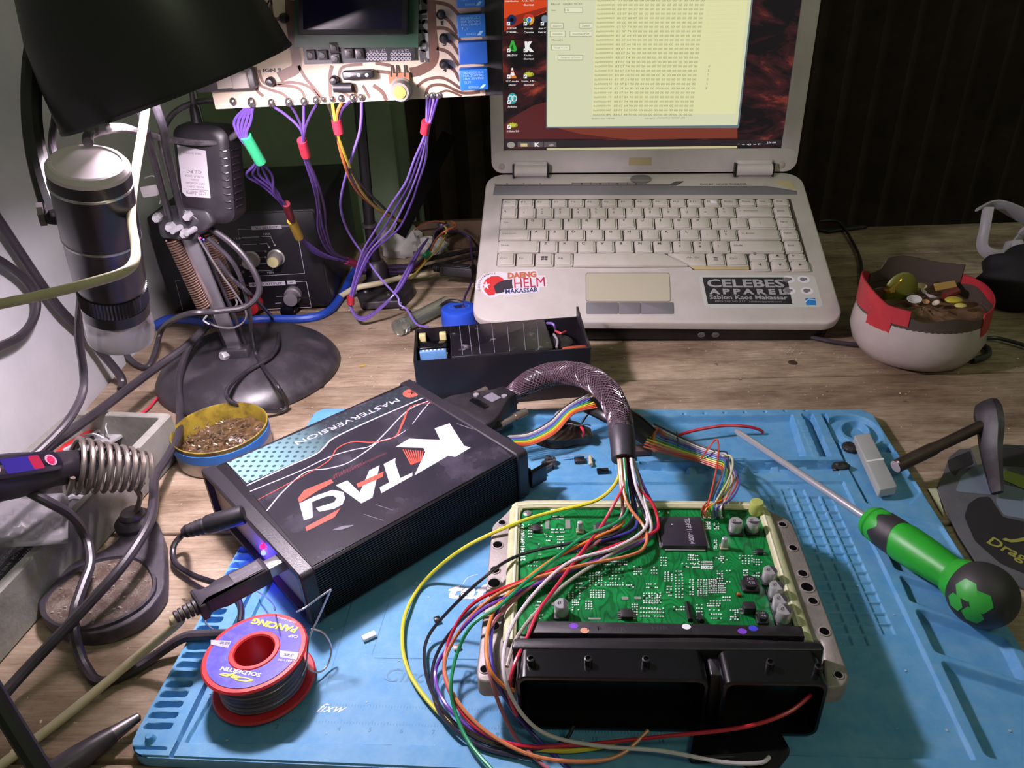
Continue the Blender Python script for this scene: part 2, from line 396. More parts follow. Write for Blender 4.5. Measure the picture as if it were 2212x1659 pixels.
# square cell pattern
c0, c1, c2 = Vector(E_([(238, 218)])[0]), Vector(E_([(347, 218)])[0]), None
cells = []
rowsy = [(218, 238, 347, 2, 2), (280, 60, 485, 5, 7)]
mleft = Vector(E_([(55, 283)])[0]); mright = Vector(E_([(478, 280)])[0]); down = Vector(E_([(1180, 1362)])[0])
dx = (mright.x-mleft.x)/4.0; dyc = (mleft.y-Vector(E_([(800, 1362)])[0]).y)/14.0
for r in range(-1, 16):
    for cidx in range(-14, 12):
        x = mleft.x+cidx*dx*0.985; y = mleft.y-r*dyc
        x += (0.5*dx if r % 2 else 0)*0
        if r == -1 and cidx not in (2, 3): continue
        xr = Vector(E_([(720+((r+1)/15.0)*520, 0)])[0])
        lim_r = 0.292+0.0*r
        if x > mp(1822-25, 1040)[0]+ (mp(1822, 1040)[1]-y)*0.0 - 0.002: continue
        if x < mleft.x-0.001 and r < 1: continue
        if x < mleft.x - 0.0 and y > mleft.y-0.03: continue
        if x < 0.20: continue
        if r == 15 and cidx > 3: continue
        a = 0.0031
        carve(rpoly([(x-a, y-a), (x+a, y-a), (x+a, y+a), (x-a, y+a)], 0.0005), 0.0040, 0.0005)
# diagonal pockets at the right
carve(rpoly(E_([(1190, 950), (1235, 958), (1560, 1050), (1900, 1180), (1700, 1290), (1290, 1150), (1270, 1140)]), 0.002), 0.0033, 0.0014)
carve(rpoly(E_([(1060, 690), (1100, 730), (1540, 800), (1800, 880), (1700, 1010), (1205, 895), (1150, 880)]), 0.002), 0.0021, 0.0014)
carve(rpoly(E_([(1060, 435), (1530, 535), (1700, 800), (1300, 700), (1100, 600)]), 0.002), 0.0051, 0.0014)
carve(rpoly(D([(1045, 480), (1110, 485), (1700, 690), (1860, 1000), (1250, 800), (1190, 780)]), 0.002), 0.0015, 0.0014)
carve(rpoly(D([(1240, 868), (1300, 878), (1960, 1085), (2110, 1560), (1680, 1580), (1570, 1560)]), 0.002), 0.0015, 0.0014)
# outline edge falls away
edge = np.minimum.reduce([XX, MW-XX, YY, MD-YY]); ZZ = np.where(edge < 0.0006, np.minimum(ZZ, 0.0066), ZZ)
def mat_mesh():
    rr = 0.012; keep = np.ones(XX.shape, bool)
    for cx, cy, sx, sy in ((rr, rr, -1, -1), (MW-rr, rr, 1, -1), (MW-rr, MD-rr, 1, 1), (rr, MD-rr, -1, 1)):
        out = ((XX-cx)*sx > 0) & ((YY-cy)*sy > 0) & ((XX-cx)**2+(YY-cy)**2 > rr*rr); keep &= ~out
    idx = -np.ones(XX.shape, int); idx[keep] = np.arange(keep.sum()); n = keep.sum()
    V = np.stack([XX[keep], YY[keep], ZZ[keep]], 1)
    q = keep[:-1, :-1] & keep[1:, :-1] & keep[:-1, 1:] & keep[1:, 1:]
    a = idx[:-1, :-1][q]; b_ = idx[:-1, 1:][q]; c = idx[1:, 1:][q]; d = idx[1:, :-1][q]
    Fq = np.stack([a, b_, c, d], 1)
    o2 = rrect(0, 0, MW-0.0001, MD-0.0001, rr, 6); m = len(o2)
    V2 = np.array([(x, y, z) for z in (0.0066, 0.0) for x, y in o2]); V = np.vstack([V, V2])
    faces = Fq.tolist()
    for i in range(m): faces.append([n+m+i, n+m+(i+1) % m, n+(i+1) % m, n+i])
    faces.append([n+m+i for i in reversed(range(m))])
    me = bpy.data.meshes.new('mat_body'); me.from_pydata(V.tolist(), [], faces); me.materials.append(SIL)
    me.polygons.foreach_set('use_smooth', [True]*len(me.polygons)); me.set_sharp_from_angle(angle=math.radians(50))
    return me
matr = thing('silicone_mat', MM, 'big blue silicone repair mat with slots, trays and cell pattern lying on the bench', 'mat')
o = bpy.data.objects.new('mat_body', mat_mesh()); COL.objects.link(o); o.parent = matr
zf = 0.00555
b = MB()
def fit_text(b, s, q, z, mi=0, **kw):   # q: pixel corners left-bottom, right-top
    (x0, y0), (x1, y1) = q; b.text(s, (min(x0, x1), min(y0, y1), max(x0, x1), max(y0, y1)), z, mi, **kw)
l = mp(965, 1292, zf); r_ = mp(1085, 1268, zf); b.text('taf', (l[0], l[1]-0.0005, r_[0]-0.0055, r_[1]+0.0025), zf+0.00005, bold=0.04, shear=0.2)
obj('mat_logo', b, WHT, matr, smooth=0)
b = MB(); l = mp(828, 1472, zf); r_ = mp(1020, 1446, zf)
b.text('Circuit', (l[0], l[1], l[0]+0.036, l[1]+0.0085), zf+0.00002, shear=0.25); b.text('Board', (l[0]+0.04, l[1], l[0]+0.066, l[1]+0.0085), zf+0.00002, shear=0.25)
x0 = mp(455, 1590, zf)[0]; yb = mp(700, 1588, zf)[1]+0.0065
for k in range(0, 160):
    h = 0.0024 if k % 10 == 0 else (0.0018 if k % 5 == 0 else 0.0012)
    x = x0+k*0.001*1.55; b.flat([(x, yb), (x+0.0002, yb), (x+0.0002, yb+h), (x, yb+h)], zf)
    if k < 120: b.flat([(x, yb+0.011), (x+0.0002, yb+0.011), (x+0.0002, yb+0.011-h), (x, yb+0.011-h)], zf)
    if k % 10 == 0 and k: b.text(str(k//10), (x-0.0011, yb-0.004, x+0.0011, yb-0.0016), zf, keep=True)
for px_, py_ in (((470, 1150), (800, 1420)), ((800, 1420), (1060, 1424))): pass
def ln(p, q, w=0.00035): b.strip([mp(*p, zf), mp(*q, zf)], w, zf)
ln((808, 1421), (1060, 1424)); ln((705, 1482), (775, 1250)); ln((803, 1415), (840, 1300))
obj('embossed_lines', b, SILD, matr, smooth=0)
b = MB(); q = mp(736, 1532, zf)
b.text('fixw', (q[0]-0.012, q[1]-0.002, q[0]+0.003, q[1]+0.003), zf, shear=0.6)
b.strip([mp(1000, 1262, zf), mp(1010, 1248, zf), mp(1032, 1240, zf)], 0.0003, zf)
obj('scratches', b, WHT, matr, smooth=0)
# ---------------------------------------------------------------- laptop
def rotm(yaw, tilt, roll):
    return Matrix.Rotation(math.radians(yaw), 4, 'Z') @ Matrix.Rotation(math.radians(tilt), 4, 'X') @ Matrix.Rotation(math.radians(roll), 4, 'Y')
ML = Matrix.Translation((-0.034, 0.6382, 0.0314)) @ rotm(-5.3, 22.6, 1.4)      # local z=0 is the palm-rest top
LW, LD = 0.34, 0.2185
CASE = mat('cream_laptop_plastic', 'cec6c2', 0.5, col2='bdb5ae', ns=22, nmix=(0.4, 0.8))
CASEY = mat('yellowed_strip', 'bfb080', 0.5)
KEY = mat('key_plastic', 'd0c9c1', 0.5, col2='bdb5a8', ns=40, nmix=(0.45, 0.85))
GREY = mat('grey_laptop_trim', '77757a', 0.45)
LBLK = mat('laptop_black_underside', '0f0d10', 0.4)
INK = mat('grey_key_print', '45403e', 0.6)
lap = thing('laptop', ML, 'old cream laptop propped up at the back, its screen showing a hex data window', 'laptop')
def lz(x, y, h=0.0): return LOC(ML, 980+x/2.5136, 340+y/2.5136, h)
b = MB(); b.prism(rrect(-0.001, -0.001, LW+0.001, LD, 0.02, 6), -0.011, 0, 0.002)
obj('palm_rest', b, CASE, lap)
b = MB(); b.prism(rrect(0.004, 0.002, LW-0.004, LD-0.002, 0.018, 6), -0.0295, -0.0109, 0.002)
for px_, py_ in ((1530, 713), (1561, 713)):
    q = LOC(ML, px_, py_, -0.018)
    pass
base_u = obj('underside', b, LBLK, lap)
b = MB()
for x in (0.215, 0.228): b.tube([(x, 0.003, -0.02), (x, -0.0005, -0.02)], 0.0028, 14)
obj('audio_socket', b, DSTEEL, base_u) if False else None
b = MB()
for x in (0.215, 0.228): b.lathe([(0.0018, 0), (0.0034, 0), (0.0034, 0.0012), (0.0018, 0.0012)], 16, M=frame((x, 0.0025, -0.02), (1, 0, 0), z=(0, -1, 0)), cap=(False, False)); b.rings([[(x+0.0018*math.cos(t*math.pi/6), 0.0018, -0.02+0.0018*math.sin(t*math.pi/6)) for t in range(12)]]*2, cap=(True, False))
obj('audio_socket', b, GREY, base_u)
# what props the back edge up
b = MB(); b.box((0, 0, 0), (0.25, 0.018, 0.066), 0.002)
pr = obj('riser_block', b, mat('dark_stand_wood', '1d1512', 0.8)); pr.matrix_world = Matrix.Translation((0.155, 0.815, 0)) @ Matrix.Rotation(math.radians(-5.3), 4, 'Z')
tag(pr, 'dark block under the raised rear edge of the laptop', 'block')
# trim bar and silver line
def bar(pts, z0, z1, m, name, par=None, bev=0.0002, **kw):
    b = MB(); b.prism([lz(*p) for p in pts], z0, z1, bev); return obj(name, b, m, par or lap, **kw)
bar([(222, 158), (1700, 158), (1862, 185), (1862, 203), (214, 205)], 0.0, 0.0008, GREY, 'speaker_bar')
bar([(222, 141), (226, 151), (1170, 150), (1205, 134), (1248, 133), (1205, 154), (225, 155)], 0.0, 0.001, mat('dark_trim', '4d4a4c', 0.4), 'trim_line', bev=0)
b = MB()
b.prism([lz(640, 139), lz(1050, 138), lz(1050, 140), lz(640, 141)], 0.0001, 0.0003)
for x in (646, 745, 843, 942, 1042): b.strip([lz(x, 136), lz(x, 149)], 0.0004, 0.0003)
for x in (290, 380, 470, 695, 795, 890, 990): b.text('-', (lz(x-6, 146)[0], lz(x, 146)[1], lz(x+6, 146)[0], lz(x, 142)[1]), 0.0003)
b.text('DOLBY  HOME THEATER', (*lz(1340, 152), *lz(1590, 141)), 0.0003)
obj('button_marks', b, INK, lap, smooth=0)
b = MB(); b.prism([lz(1725, 132), lz(1835, 130), lz(1855, 178)], 0, 0.0003); obj('tape_corner', b, CASEY, lap)
b = MB(); q = lz(1015, 108); b.lathe([(0.0001, 0), (0.0115, 0), (0.0115, 0.0012), (0.009, 0.0018), (0.0001, 0.0018)], 28, M=Matrix.Translation((q[0], q[1]-0.004, 0)) @ Matrix.Scale(0.62, 4, (0, 1, 0)))
obj('power_button', b, mat('silver_button', '8d8a8c', 0.3, 0.6), lap)
# keyboard well and keys
wp = [lz(232, 588), lz(1275, 588), lz(1300, 612), lz(1940, 612), lz(1828, 226), lz(262, 226)]
b = MB(); b.prism(wp, 0, 0.0004); obj('keyboard_well', b, mat('key_gap', '4a443f', 0.7), lap)
yr = []      # rows: local y extents
for a, c in ((268, 228), (325, 272), (386, 331), (447, 391), (513, 453), (586, 520)):
    yr.append((LOC(ML, 980+500/2.5136, 340+a/2.5136, 0.0035)[1], LOC(ML, 980+500/2.5136, 340+c/2.5136, 0.0035)[1]))
def keys_row(r, names, edges, span=None):
    """edges: px-x boundaries in the close-up at that row's middle"""
    a, c = ((268, 228), (325, 272), (386, 331), (447, 391), (513, 453), (586, 520))[r]
    ym = (a+c)/2; out = []
    for i, nme in enumerate(names):
        x0 = lz(edges[i], ym, 0.0035)[0]; x1 = lz(edges[i+1], ym, 0.0035)[0]; out.append((nme, x0+0.0006, x1-0.0008, yr[r][0], yr[r][1]))
    return out
ALLK = []
def even(a, bq, n): return [a+(bq-a)*i/n for i in range(n+1)]
ALLK += keys_row(0, ['Esc', 'F1', 'F2', 'F3', 'F4', 'F5', 'F6', 'F7', 'F8', 'F9', 'F10', 'F11', 'F12', 'PrtSc', 'Pause', 'Ins', 'Del'], [262, 350, 440, 530, 620, 711, 802, 892, 983, 1080, 1175, 1268, 1360, 1453, 1550, 1645, 1737, 1828])
ALLK += keys_row(1, ['`', '! 1', '@ 2', '# 3', '$ 4', '% 5', '^ 6', '& 7', '* 8', '( 9', ') 0', '_ -', '+ =', '<- Backspace', 'Home'], [256, 349, 447, 545, 643, 741, 837, 935, 1034, 1132, 1232, 1332, 1436, 1535, 1740, 1838])
ALLK += keys_row(2, ['Tab', 'Q', 'W', 'E', 'R', 'T', 'Y', 'U', 'I', 'O', 'P', '{ [', '} ]', '| \\', 'PgUp'], [250, 396, 495, 594, 692, 792, 892, 992, 1093, 1193, 1292, 1400, 1503, 1605, 1757, 1858])
ALLK += keys_row(3, ['Caps Lock', 'A', 'S', 'D', 'F', 'G', 'H', 'J', 'K', 'L', ': ;', '" \'', '<- Enter', 'PgDn'], [244, 416, 516, 618, 718, 820, 921, 1022, 1125, 1228, 1342, 1445, 1545, 1778, 1878])
ALLK += keys_row(4, ['Shift', 'Z', 'X', 'C', 'V', 'B', 'N', 'M', '< ,', '> .', '? /', 'Shift ', 'End'], [238, 466, 568, 672, 774, 876, 980, 1083, 1190, 1302, 1408, 1503, 1797, 1898])
ALLK += keys_row(5, ['Ctrl', 'Fn', 'Win', 'Alt'], [234, 338, 441, 546, 650])
ALLK += keys_row(5, ['Menu', 'Ctrl '], [1372, 1480, 1600])
yb0, yb1 = yr[5]; ym = (yb0+yb1)/2; ylo = lz(1700, 612, 0.0035)[1]
for nme, x0, x1, y0, y1 in [('E', 1606, 1705, 540, 1), ('^', 1712, 1810, 540, 1), ('$', 1818, 1915, 540, 1), ('<', 1614, 1718, 588, 0), ('v', 1724, 1826, 588, 0), ('>', 1832, 1938, 588, 0)]:
    X0, X1 = lz(x0, y0, .0035)[0], lz(x1, y0, .0035)[0]
    ALLK.append((nme, X0+0.0006, X1-0.0006, ym-0.0008 if y1 else ylo, yb1 if y1 else ym-0.0020))
kn = 0
for nme, x0, x1, y0, y1 in ALLK:
    b = MB(); b.prism(rrect(x0, y0+0.0004, x1, y1-0.0002, 0.0012, 2), 0.0004, 0.0024, 0)
    b.prism(rrect(x0+0.0010, y0+0.0016, x1-0.0016, y1-0.0002, 0.0012, 2), 0.0022, 0.0038, 0.0006)
    k = obj('key', b, KEY, lap)
    t = nme.strip(); b = MB(); w = x1-x0; h = y1-y0; cx = (x0+x1)/2-0.0004; cy = (y0+y1)/2+0.001
    if t in 'QWERTYUIOPASDFGHJKLZXCVBNM' and len(t) == 1: b.text(t, (cx-0.0045, cy+0.0012, cx-0.0012, cy+0.0048), 0.0039, bold=0.03, keep=True)
    elif ' ' in t and len(t) == 3:
        b.text(t[0], (cx-0.004, cy+0.0022, cx-0.0014, cy+0.0048), 0.0039, keep=True); b.text(t[2], (cx-0.004, cy-0.003, cx-0.0014, cy+0.0004), 0.0039, keep=True)
    elif t == 'Win':
        b.flat([(cx-0.003, cy+0.0002), (cx, cy+0.0004), (cx+0.0003, cy+0.003), (cx-0.0026, cy+0.0028)], 0.0039); b.flat([(cx+0.0004, cy+0.0004), (cx+0.0034, cy), (cx+0.0036, cy+0.0028), (cx+0.0006, cy+0.003)], 0.0039)
        b.flat([(cx-0.0032, cy-0.0028), (cx-0.0002, cy-0.0024), (cx, cy), (cx-0.003, cy-0.0003)], 0.0039); b.flat([(cx+0.0002, cy-0.0024), (cx+0.0032, cy-0.0028), (cx+0.0034, cy-0.0004), (cx+0.0004, cy)], 0.0039)
    elif t == 'v': b.flat([(cx-0.0018, cy+0.001), (cx+0.0018, cy+0.001), (cx, cy-0.0018)], 0.0039)
    elif t == '^': b.flat([(cx-0.0018, cy-0.001), (cx+0.0018, cy-0.001), (cx, cy+0.0018)], 0.0039)
    elif t == '<': b.flat([(cx+0.0012, cy+0.0016), (cx+0.0012, cy-0.0016), (cx-0.0018, cy)], 0.0039)
    elif t == '>': b.flat([(cx-0.0012, cy+0.0016), (cx-0.0012, cy-0.0016), (cx+0.0018, cy)], 0.0039)
    elif t == 'Menu':
        for i in range(3): b.box((cx, cy-0.002+i*0.0015, 0.0038), (0.004, 0.0008, 0.0001))
    else:
        L = min(w*0.5, 0.0015*len(t)+0.001); b.text(t, (x0+0.0028, cy-0.001, x0+0.0028+L, cy+0.0014), 0.0039)
    obj('key_print', b, INK, k, smooth=0)
# space bar with the slanted right end, alt gr
for nme, poly in (('space_bar', [(654, 520), (1135, 518), (1272, 583), (650, 586)]), ('key', [(1165, 520), (1362, 520), (1372, 583), (1290, 583)])):
    b = MB(); q = [LOC(ML, 980+x/2.5136, 340+y/2.5136, 0.0038) for x, y in poly]; b.prism(q, 0.0004, 0.0038, 0.0006); k = obj(nme, b, KEY, lap)
b = MB(); q0 = lz(1265, 548, .0038); b.text('Alt Gr', (q0[0], q0[1], q0[0]+0.013, q0[1]+0.0025), 0.0039); obj('key_print', b, INK, k, smooth=0)
b = MB(); b.prism([lz(1278, 592), lz(1602, 592), lz(1602, 612), lz(1310, 612)], 0.0, 0.0015, 0.0003); obj('yellowed_insert', b, CASEY, lap)
# touchpad
b = MB(); b.prism(rpoly([lz(720, 631), lz(1168, 631), lz(1176, 781), lz(721, 781)], 0.003), 0, 0.0004); obj('touchpad', b, mat('touchpad_surface', 'c2bba6', 0.45), lap)
b = MB(); b.prism(rpoly([lz(716, 627), lz(1172, 627), lz(1180, 785), lz(717, 785)], 0.003), 0, 0.0002); obj('touchpad_rim', b, mat('pad_rim', '8f887c', 0.5), lap)
for a, c in ((720, 893), (896, 1014), (1017, 1192)):
    b = MB(); b.prism(rpoly([lz(a, 790), lz(c, 790), lz(c+(2 if c > 1100 else 0), 851), lz(a, 851)], 0.001), 0, 0.0009, 0.0002); obj('touchpad_button', b, GREY, lap)
# stickers
def sl(pts, z, name, m, par, off=(1020, 560), sc=10.055):
    b = MB(); b.flat([LOC(ML, off[0]+x/sc, off[1]+y/sc, 0) for x, y in pts], z); return obj(name, b, m, par, smooth=0)
def sp(x, y): return LOC(ML, 1020+x/10.055, 560+y/10.055, 0)
st = sl([(75, 590), (120, 450), (250, 330), (430, 275), (600, 270), (740, 300), (900, 270), (1350, 230), (1420, 270), (1440, 355), (1590, 355), (1640, 560), (1600, 605), (1470, 620), (1465, 720), (800, 795), (600, 780), (500, 830), (390, 840), (280, 780), (180, 660), (80, 665)], 0.0003, 'helmet_shop_sticker', mat('sticker_white', 'ece4ec', 0.4), lap)
hr = sl([(230, 560), (300, 440), (420, 375), (560, 370), (650, 410), (705, 470), (560, 520), (465, 595), (520, 710), (480, 785), (360, 795), (270, 700)], 0.00045, 'helmet_print', mat('sticker_red', 'cf3b3e', 0.4), st)
sl([(465, 595), (560, 515), (700, 460), (870, 440), (865, 530), (885, 640), (700, 665), (700, 720), (520, 755)], 0.0005, 'visor_print', mat('sticker_black', '3c3640', 0.4), st)
sl([(300, 485), (320, 545), (390, 545), (335, 595), (360, 665), (300, 620), (255, 665), (262, 600), (225, 555), (285, 545)], 0.0006, 'star_print', WHT, st)
def rt(b, s, q, ang, z=0.0006, **kw):
    x0, y0 = sp(*q[0]); x1, y1 = sp(*q[1]); b.text(s, (x0, y0, x1, y1), z, rot=ang, **kw)
an = 0.09
b = MB(); rt(b, 'DAENG', ((768, 415), (1395, 285)), an, bold=0.06); obj('lettering', b, mat('sticker_orange', 'c8735a', 0.5), st, smooth=0)
b = MB(); rt(b, 'HELM', ((905, 615), (1580, 415)), an, bold=0.0); obj('lettering', b, mat('sticker_crimson', 'b82c4c', 0.5), st, smooth=0)
b = MB(); rt(b, 'MAKASSAR', ((720, 735), (1430, 640)), an, bold=0.015); obj('lettering', b, mat('sticker_navy', '27306a', 0.5), st, smooth=0)
b = MB()
for i, ch in enumerate('@daenghelm_mks'):
    t = math.radians(195-i*8.3); cx0, cy0 = 470, 600; b.text(ch, (*sp(cx0+325*math.cos(t)-16, cy0-325*math.sin(t)*0.88+18), *sp(cx0+325*math.cos(t)+16, cy0-325*math.sin(t)*0.88-18)), 0.0005, rot=t-math.pi/2)
obj('lettering', b, INK, st, smooth=0)
def cl(x, y): return lz(x, y)
b = MB(); b.flat(rpoly([cl(1325, 640), cl(1960, 640), cl(2008, 815), cl(1365, 820)], 0.006), 0.0002); o = obj('clear_label_sheet', b, mat('label_sheet', 'cdcdc8', 0.35), lap, smooth=0)
b = MB(); b.flat([cl(1350, 653), cl(1810, 653), cl(1838, 797), cl(1380, 797)], 0.0004); ap = obj('apparel_sticker', b, mat('sticker_charcoal', '2a272c', 0.4), lap, smooth=0)
SG = mat('sticker_grey_print', 'aba8ac', 0.4); b = MB()
def ct(s, q, **kw): b.text(s, (cl(*q[0])[0], cl(*q[0])[1], cl(*q[1])[0], cl(*q[1])[1]), 0.0006, **kw)
ct('CELEBES', ((1378, 708), (1788, 664)), bold=0.03); ct('A P P A R E L', ((1388, 745), (1800, 716)), bold=0.05); ct('Sablon Kaos Makassar', ((1390, 772), (1808, 752)), bold=0.02); ct('0852 242 342 217   celebesapparel.com', ((1420, 791), (1780, 781)))
obj('lettering', b, SG, ap, smooth=0)
for i, (x, y) in enumerate(((1900, 664), (1918, 726), (1818, 664), (1822, 726))):
    b = MB(); b.flat(circ(*cl(x, y), 0.006, 16, 0.8), 0.0004); o = obj('round_label', b, WHT, lap, smooth=0)
    b = MB(); q = cl(x, y); b.flat(circ(q[0]-0.001, q[1], 0.0026, 10), 0.0005); b.flat(rrect(q[0], q[1]-0.001, q[0]+0.003, q[1]+0.002), 0.00052); obj('label_print', b, GREY, o, smooth=0)
b = MB(); b.flat([cl(1908, 765), cl(1962, 765), cl(1968, 803), cl(1914, 803)], 0.0004); o = obj('energy_label', b, mat('label_blue', '2a86cf', 0.4), lap, smooth=0)
b = MB(); q = cl(1937, 785); b.strip([(q[0]-0.006, q[1]-0.002), (q[0]-0.001, q[1]+0.003), (q[0]+0.005, q[1]+0.002)], 0.0008, 0.0005); obj('label_print', b, WHT, o, smooth=0)
b = MB(); q = cl(1408, 258); b.box((q[0], q[1], 0.0035), (0.007, 0.0045, 0.0015), 0.0005); obj('paper_crumb', b, WHT, lap)
# lid
hx = ML @ Vector((0, LD-0.002, 0.001)); xax = (ML.to_3x3() @ Vector((1, 0, 0))).normalized()
T = math.radians(86); up0 = Vector((0, math.cos(T), math.sin(T)))
up = (up0 - xax*up0.dot(xax)).normalized(); MLID = frame(hx, xax, y=up)         # z axis of the lid faces the camera
LIDI = lap.matrix_world.inverted() @ MLID
lid = bpy.data.objects.new('lid', None); COL.objects.link(lid); lid.parent = lap; lid.matrix_local = LIDI
def ld_(px, py, z=0): return LOC(MLID, px, py, z)
LH = 0.235
xl0 = ld_(1061, 330)[0]; xr0 = ld_(1725, 330)[0]
b = MB(); b.prism(rrect(xl0, 0.001, xr0, LH, 0.016, 6), -0.012, -0.0022, 0.002); obj('lid_shell', b, CASE, lid)
sx0, sy0 = ld_(1090, 324); sx1 = ld_(1687, 318)[0]; sy1 = sy0+0.19
out = rrect(xl0, 0.001, xr0, LH, 0.016, 6)
b = MB()
b.prism(rrect(xl0, 0.001, xr0, sy0-0.0005, 0.012, 6), -0.0025, 0.0, 0.0006)
b.prism(rrect(xl0, 0.012, sx0-0.0008, LH, 0.004, 3), -0.0025, -0.0001, 0.0006); b.prism(rrect(sx1+0.0008, 0.012, xr0, LH, 0.004, 3), -0.0025, -0.0001, 0.0006); b.prism(rrect(xl0, sy1, xr0, LH, 0.012, 6), -0.0025, 0.0, 0.0006)
obj('screen_bezel', b, CASE, lid)
for x, y in ((1084, 360), (1688, 356)): b = MB(); q = ld_(x, y); b.lathe([(0.0001, 0.0016), (0.002, 0.0015), (0.0034, 0.0008), (0.0036, -0.0005)][::-1], 16, M=Matrix.Translation((q[0], q[1], 0)), cap=(False, False)); obj('rubber_bumper', b, mat('bumper', 'b0a89b', 0.6), lid)
b = MB(); q0, q1 = ld_(1358, 357), ld_(1408, 340); b.flat([q0, (q1[0], q0[1]), q1, (q0[0], q1[1])], 0.0003); obj('tape_patch', b, mat('old_tape', 'b5a77c', 0.5), lid, smooth=0)

for a, c in ((1112, 1182), (1588, 1664)):
    b = MB(); x0, x1 = ld_(a, 372)[0], ld_(c, 372)[0]; b.tube([(x0, 0.004, 0.004), (x1, 0.004, 0.004)], 0.0062, 20); b.box(((x0+x1)/2, 0.008, -0.002), (x1-x0, 0.012, 0.006), 0.001); obj('hinge_cover', b, CASE, lid)
    b = MB()
    for xx in (x0-0.0012, x1+0.0012): b.box((xx, 0.004, -0.001), (0.0018, 0.014, 0.009)); 
    obj('hinge_gap', b, LBLK, lid)
# screen picture
def wallpaper():
    m = bpy.data.materials.new('screen_wallpaper'); m.use_nodes = True; nt = m.node_tree; L = nt.links; b = nt.nodes['Principled BSDF']
    b.inputs['Base Color'].default_value = (0.005, 0.005, 0.006, 1); b.inputs['Roughness'].default_value = 0.35
    tc = nt.nodes.new('ShaderNodeTexCoord'); mp_ = nt.nodes.new('ShaderNodeMapping'); L.new(tc.outputs['Object'], mp_.inputs[0]); mp_.inputs['Rotation'].default_value = (0, 0, 0.5); mp_.inputs['Scale'].default_value = (1, 2.2, 1)
    n = nt.nodes.new('ShaderNodeTexNoise'); n.inputs['Scale'].default_value = 16; n.inputs['Detail'].default_value = 7; n.inputs['Roughness'].default_value = 0.65; n.inputs['Distortion'].default_value = 0.8; L.new(mp_.outputs[0], n.inputs['Vector'])
    r = nt.nodes.new('ShaderNodeValToRGB'); e = r.color_ramp.elements; e[0].position = 0.44; e[0].color = (*lin('120e12'), 1); e[1].position = 0.74; e[1].color = (*lin('a84430'), 1); k = e.new(0.56); k.color = (*lin('3a1a1e'), 1)
    L.new(n.outputs['Fac'], r.inputs[0]); L.new(r.outputs[0], b.inputs['Emission Color']); b.inputs['Emission Strength'].default_value = 1.0; return m
def em(name, c, s=1.0): return mat(name, '050505', 0.4, emit=s, ecol=c)
scr = bpy.data.objects.new('screen', None); COL.objects.link(scr)
bpy.data.objects.remove(scr)
b = MB(); b.flat(rrect(sx0-0.0005, sy0-0.0003, sx1+0.0005, sy1), -0.0012); scr = obj('screen', b, wallpaper(), lid, smooth=0)
# every item on the screen is printed on its surface; sub-pieces keep to the screen plane
def s3(x, y): return ld_(1000+x/2.765, y/2.765, -0.001)
def sq(pts, z, m, name, **kw):
    b = MB(); b.flat([s3(*p) for p in pts], z); return obj(name, b, m, scr, smooth=0, **kw)
zt = -0.0011
sq([(245, 0), (505, 0), (505, 70), (400, 110), (245, 150)], zt+0.00002, em('screen_orange', 'd8481f', 0.9), 'screen_sky')
sq([(245, 110), (505, 40), (505, 60), (245, 190)], zt+0.00003, em('screen_red', '9c2f20', 0.8), 'screen_sky')
sq([(300, 700), (420, 630), (500, 608), (500, 770), (1640, 775), (1640, 830), (248, 830), (248, 745)], zt+0.00003, em('screen_maroon', '5a2426', 0.9), 'screen_hill')
sq([(505, 750), (1640, 765), (1640, 822), (1000, 835), (700, 800)], zt+0.00004, em('screen_rust', '7d3a2c', 0.9), 'screen_hill')
sq([(500, 0), (1732, 0), (1650, 752), (1645, 765), (497, 765)], zt+0.00008, em('screen_frame', '6d7d86', 0.8), 'screen_window')
WINC = em('screen_window_pale', 'd6d8b4', 0.97); WINB = em('screen_window_hex', 'dedca8', 1.0)
sq([(507, 0), (1722, 0), (1640, 748), (503, 757)], zt+0.00012, WINC, 'screen_window')
sq([(792, 0), (1700, 0), (1630, 680), (770, 685)], zt+0.00016, WINB, 'hex_panel')
TXT = em('screen_text', '8b8a70', 0.9); TXD = em('screen_text_dark', '6a6957', 0.9)
def stxt(b, s, x0, y0, x1, y1, z=zt+0.0002, **kw):
    q0 = s3(x0, y0); q1 = s3(x1, y1); b.text(s, (q0[0], q0[1], q1[0], q1[1]), z, **kw)
b = MB(); rng = random.Random(3)
rows_ = [('0x%08X' % (0x10*k)) for k in range(1, 28)]
hexr = {3: '03 07 00 07', 4: '03 07 84 07', 5: '80 07 88 07', 7: '03 07 F4 90'}
for i in range(27):
    yy = 4+i*26.2; xo = 803-i*1.0
    k = i+1; h4 = hexr.get(k, '83 07 %X4 90' % (15-(k % 16))) if k > 6 else hexr.get(k, '00 00 00 00')
    stxt(b, rows_[i], xo, yy+6, xo+106, yy-7)
    for j, hb in enumerate(h4.split()+['00']*12):
        xx = xo+122+j*(33.0-i*0.12); stxt(b, hb, xx, yy+6, xx+23, yy-7)
    if k < 27: stxt(b, '. . . . . . . . . . . . . . . .', xo+660-i*0.5, yy+6, xo+850-i*1.5, yy+4)
for i, ch in enumerate('dsTDAB'): stxt(b, ch, 1465-i*3, 402+i*26.2, 1475-i*3, 388+i*26.2)
stxt(b, '(Buffer) Size: 524288', 768, 714, 905, 702); stxt(b, 'west gen2  d76F4839C0  REMAP  BIN', 1085, 712, 1328, 699, shear=0.2)
obj('screen_text', b, TXT, scr, smooth=0)
b = MB()
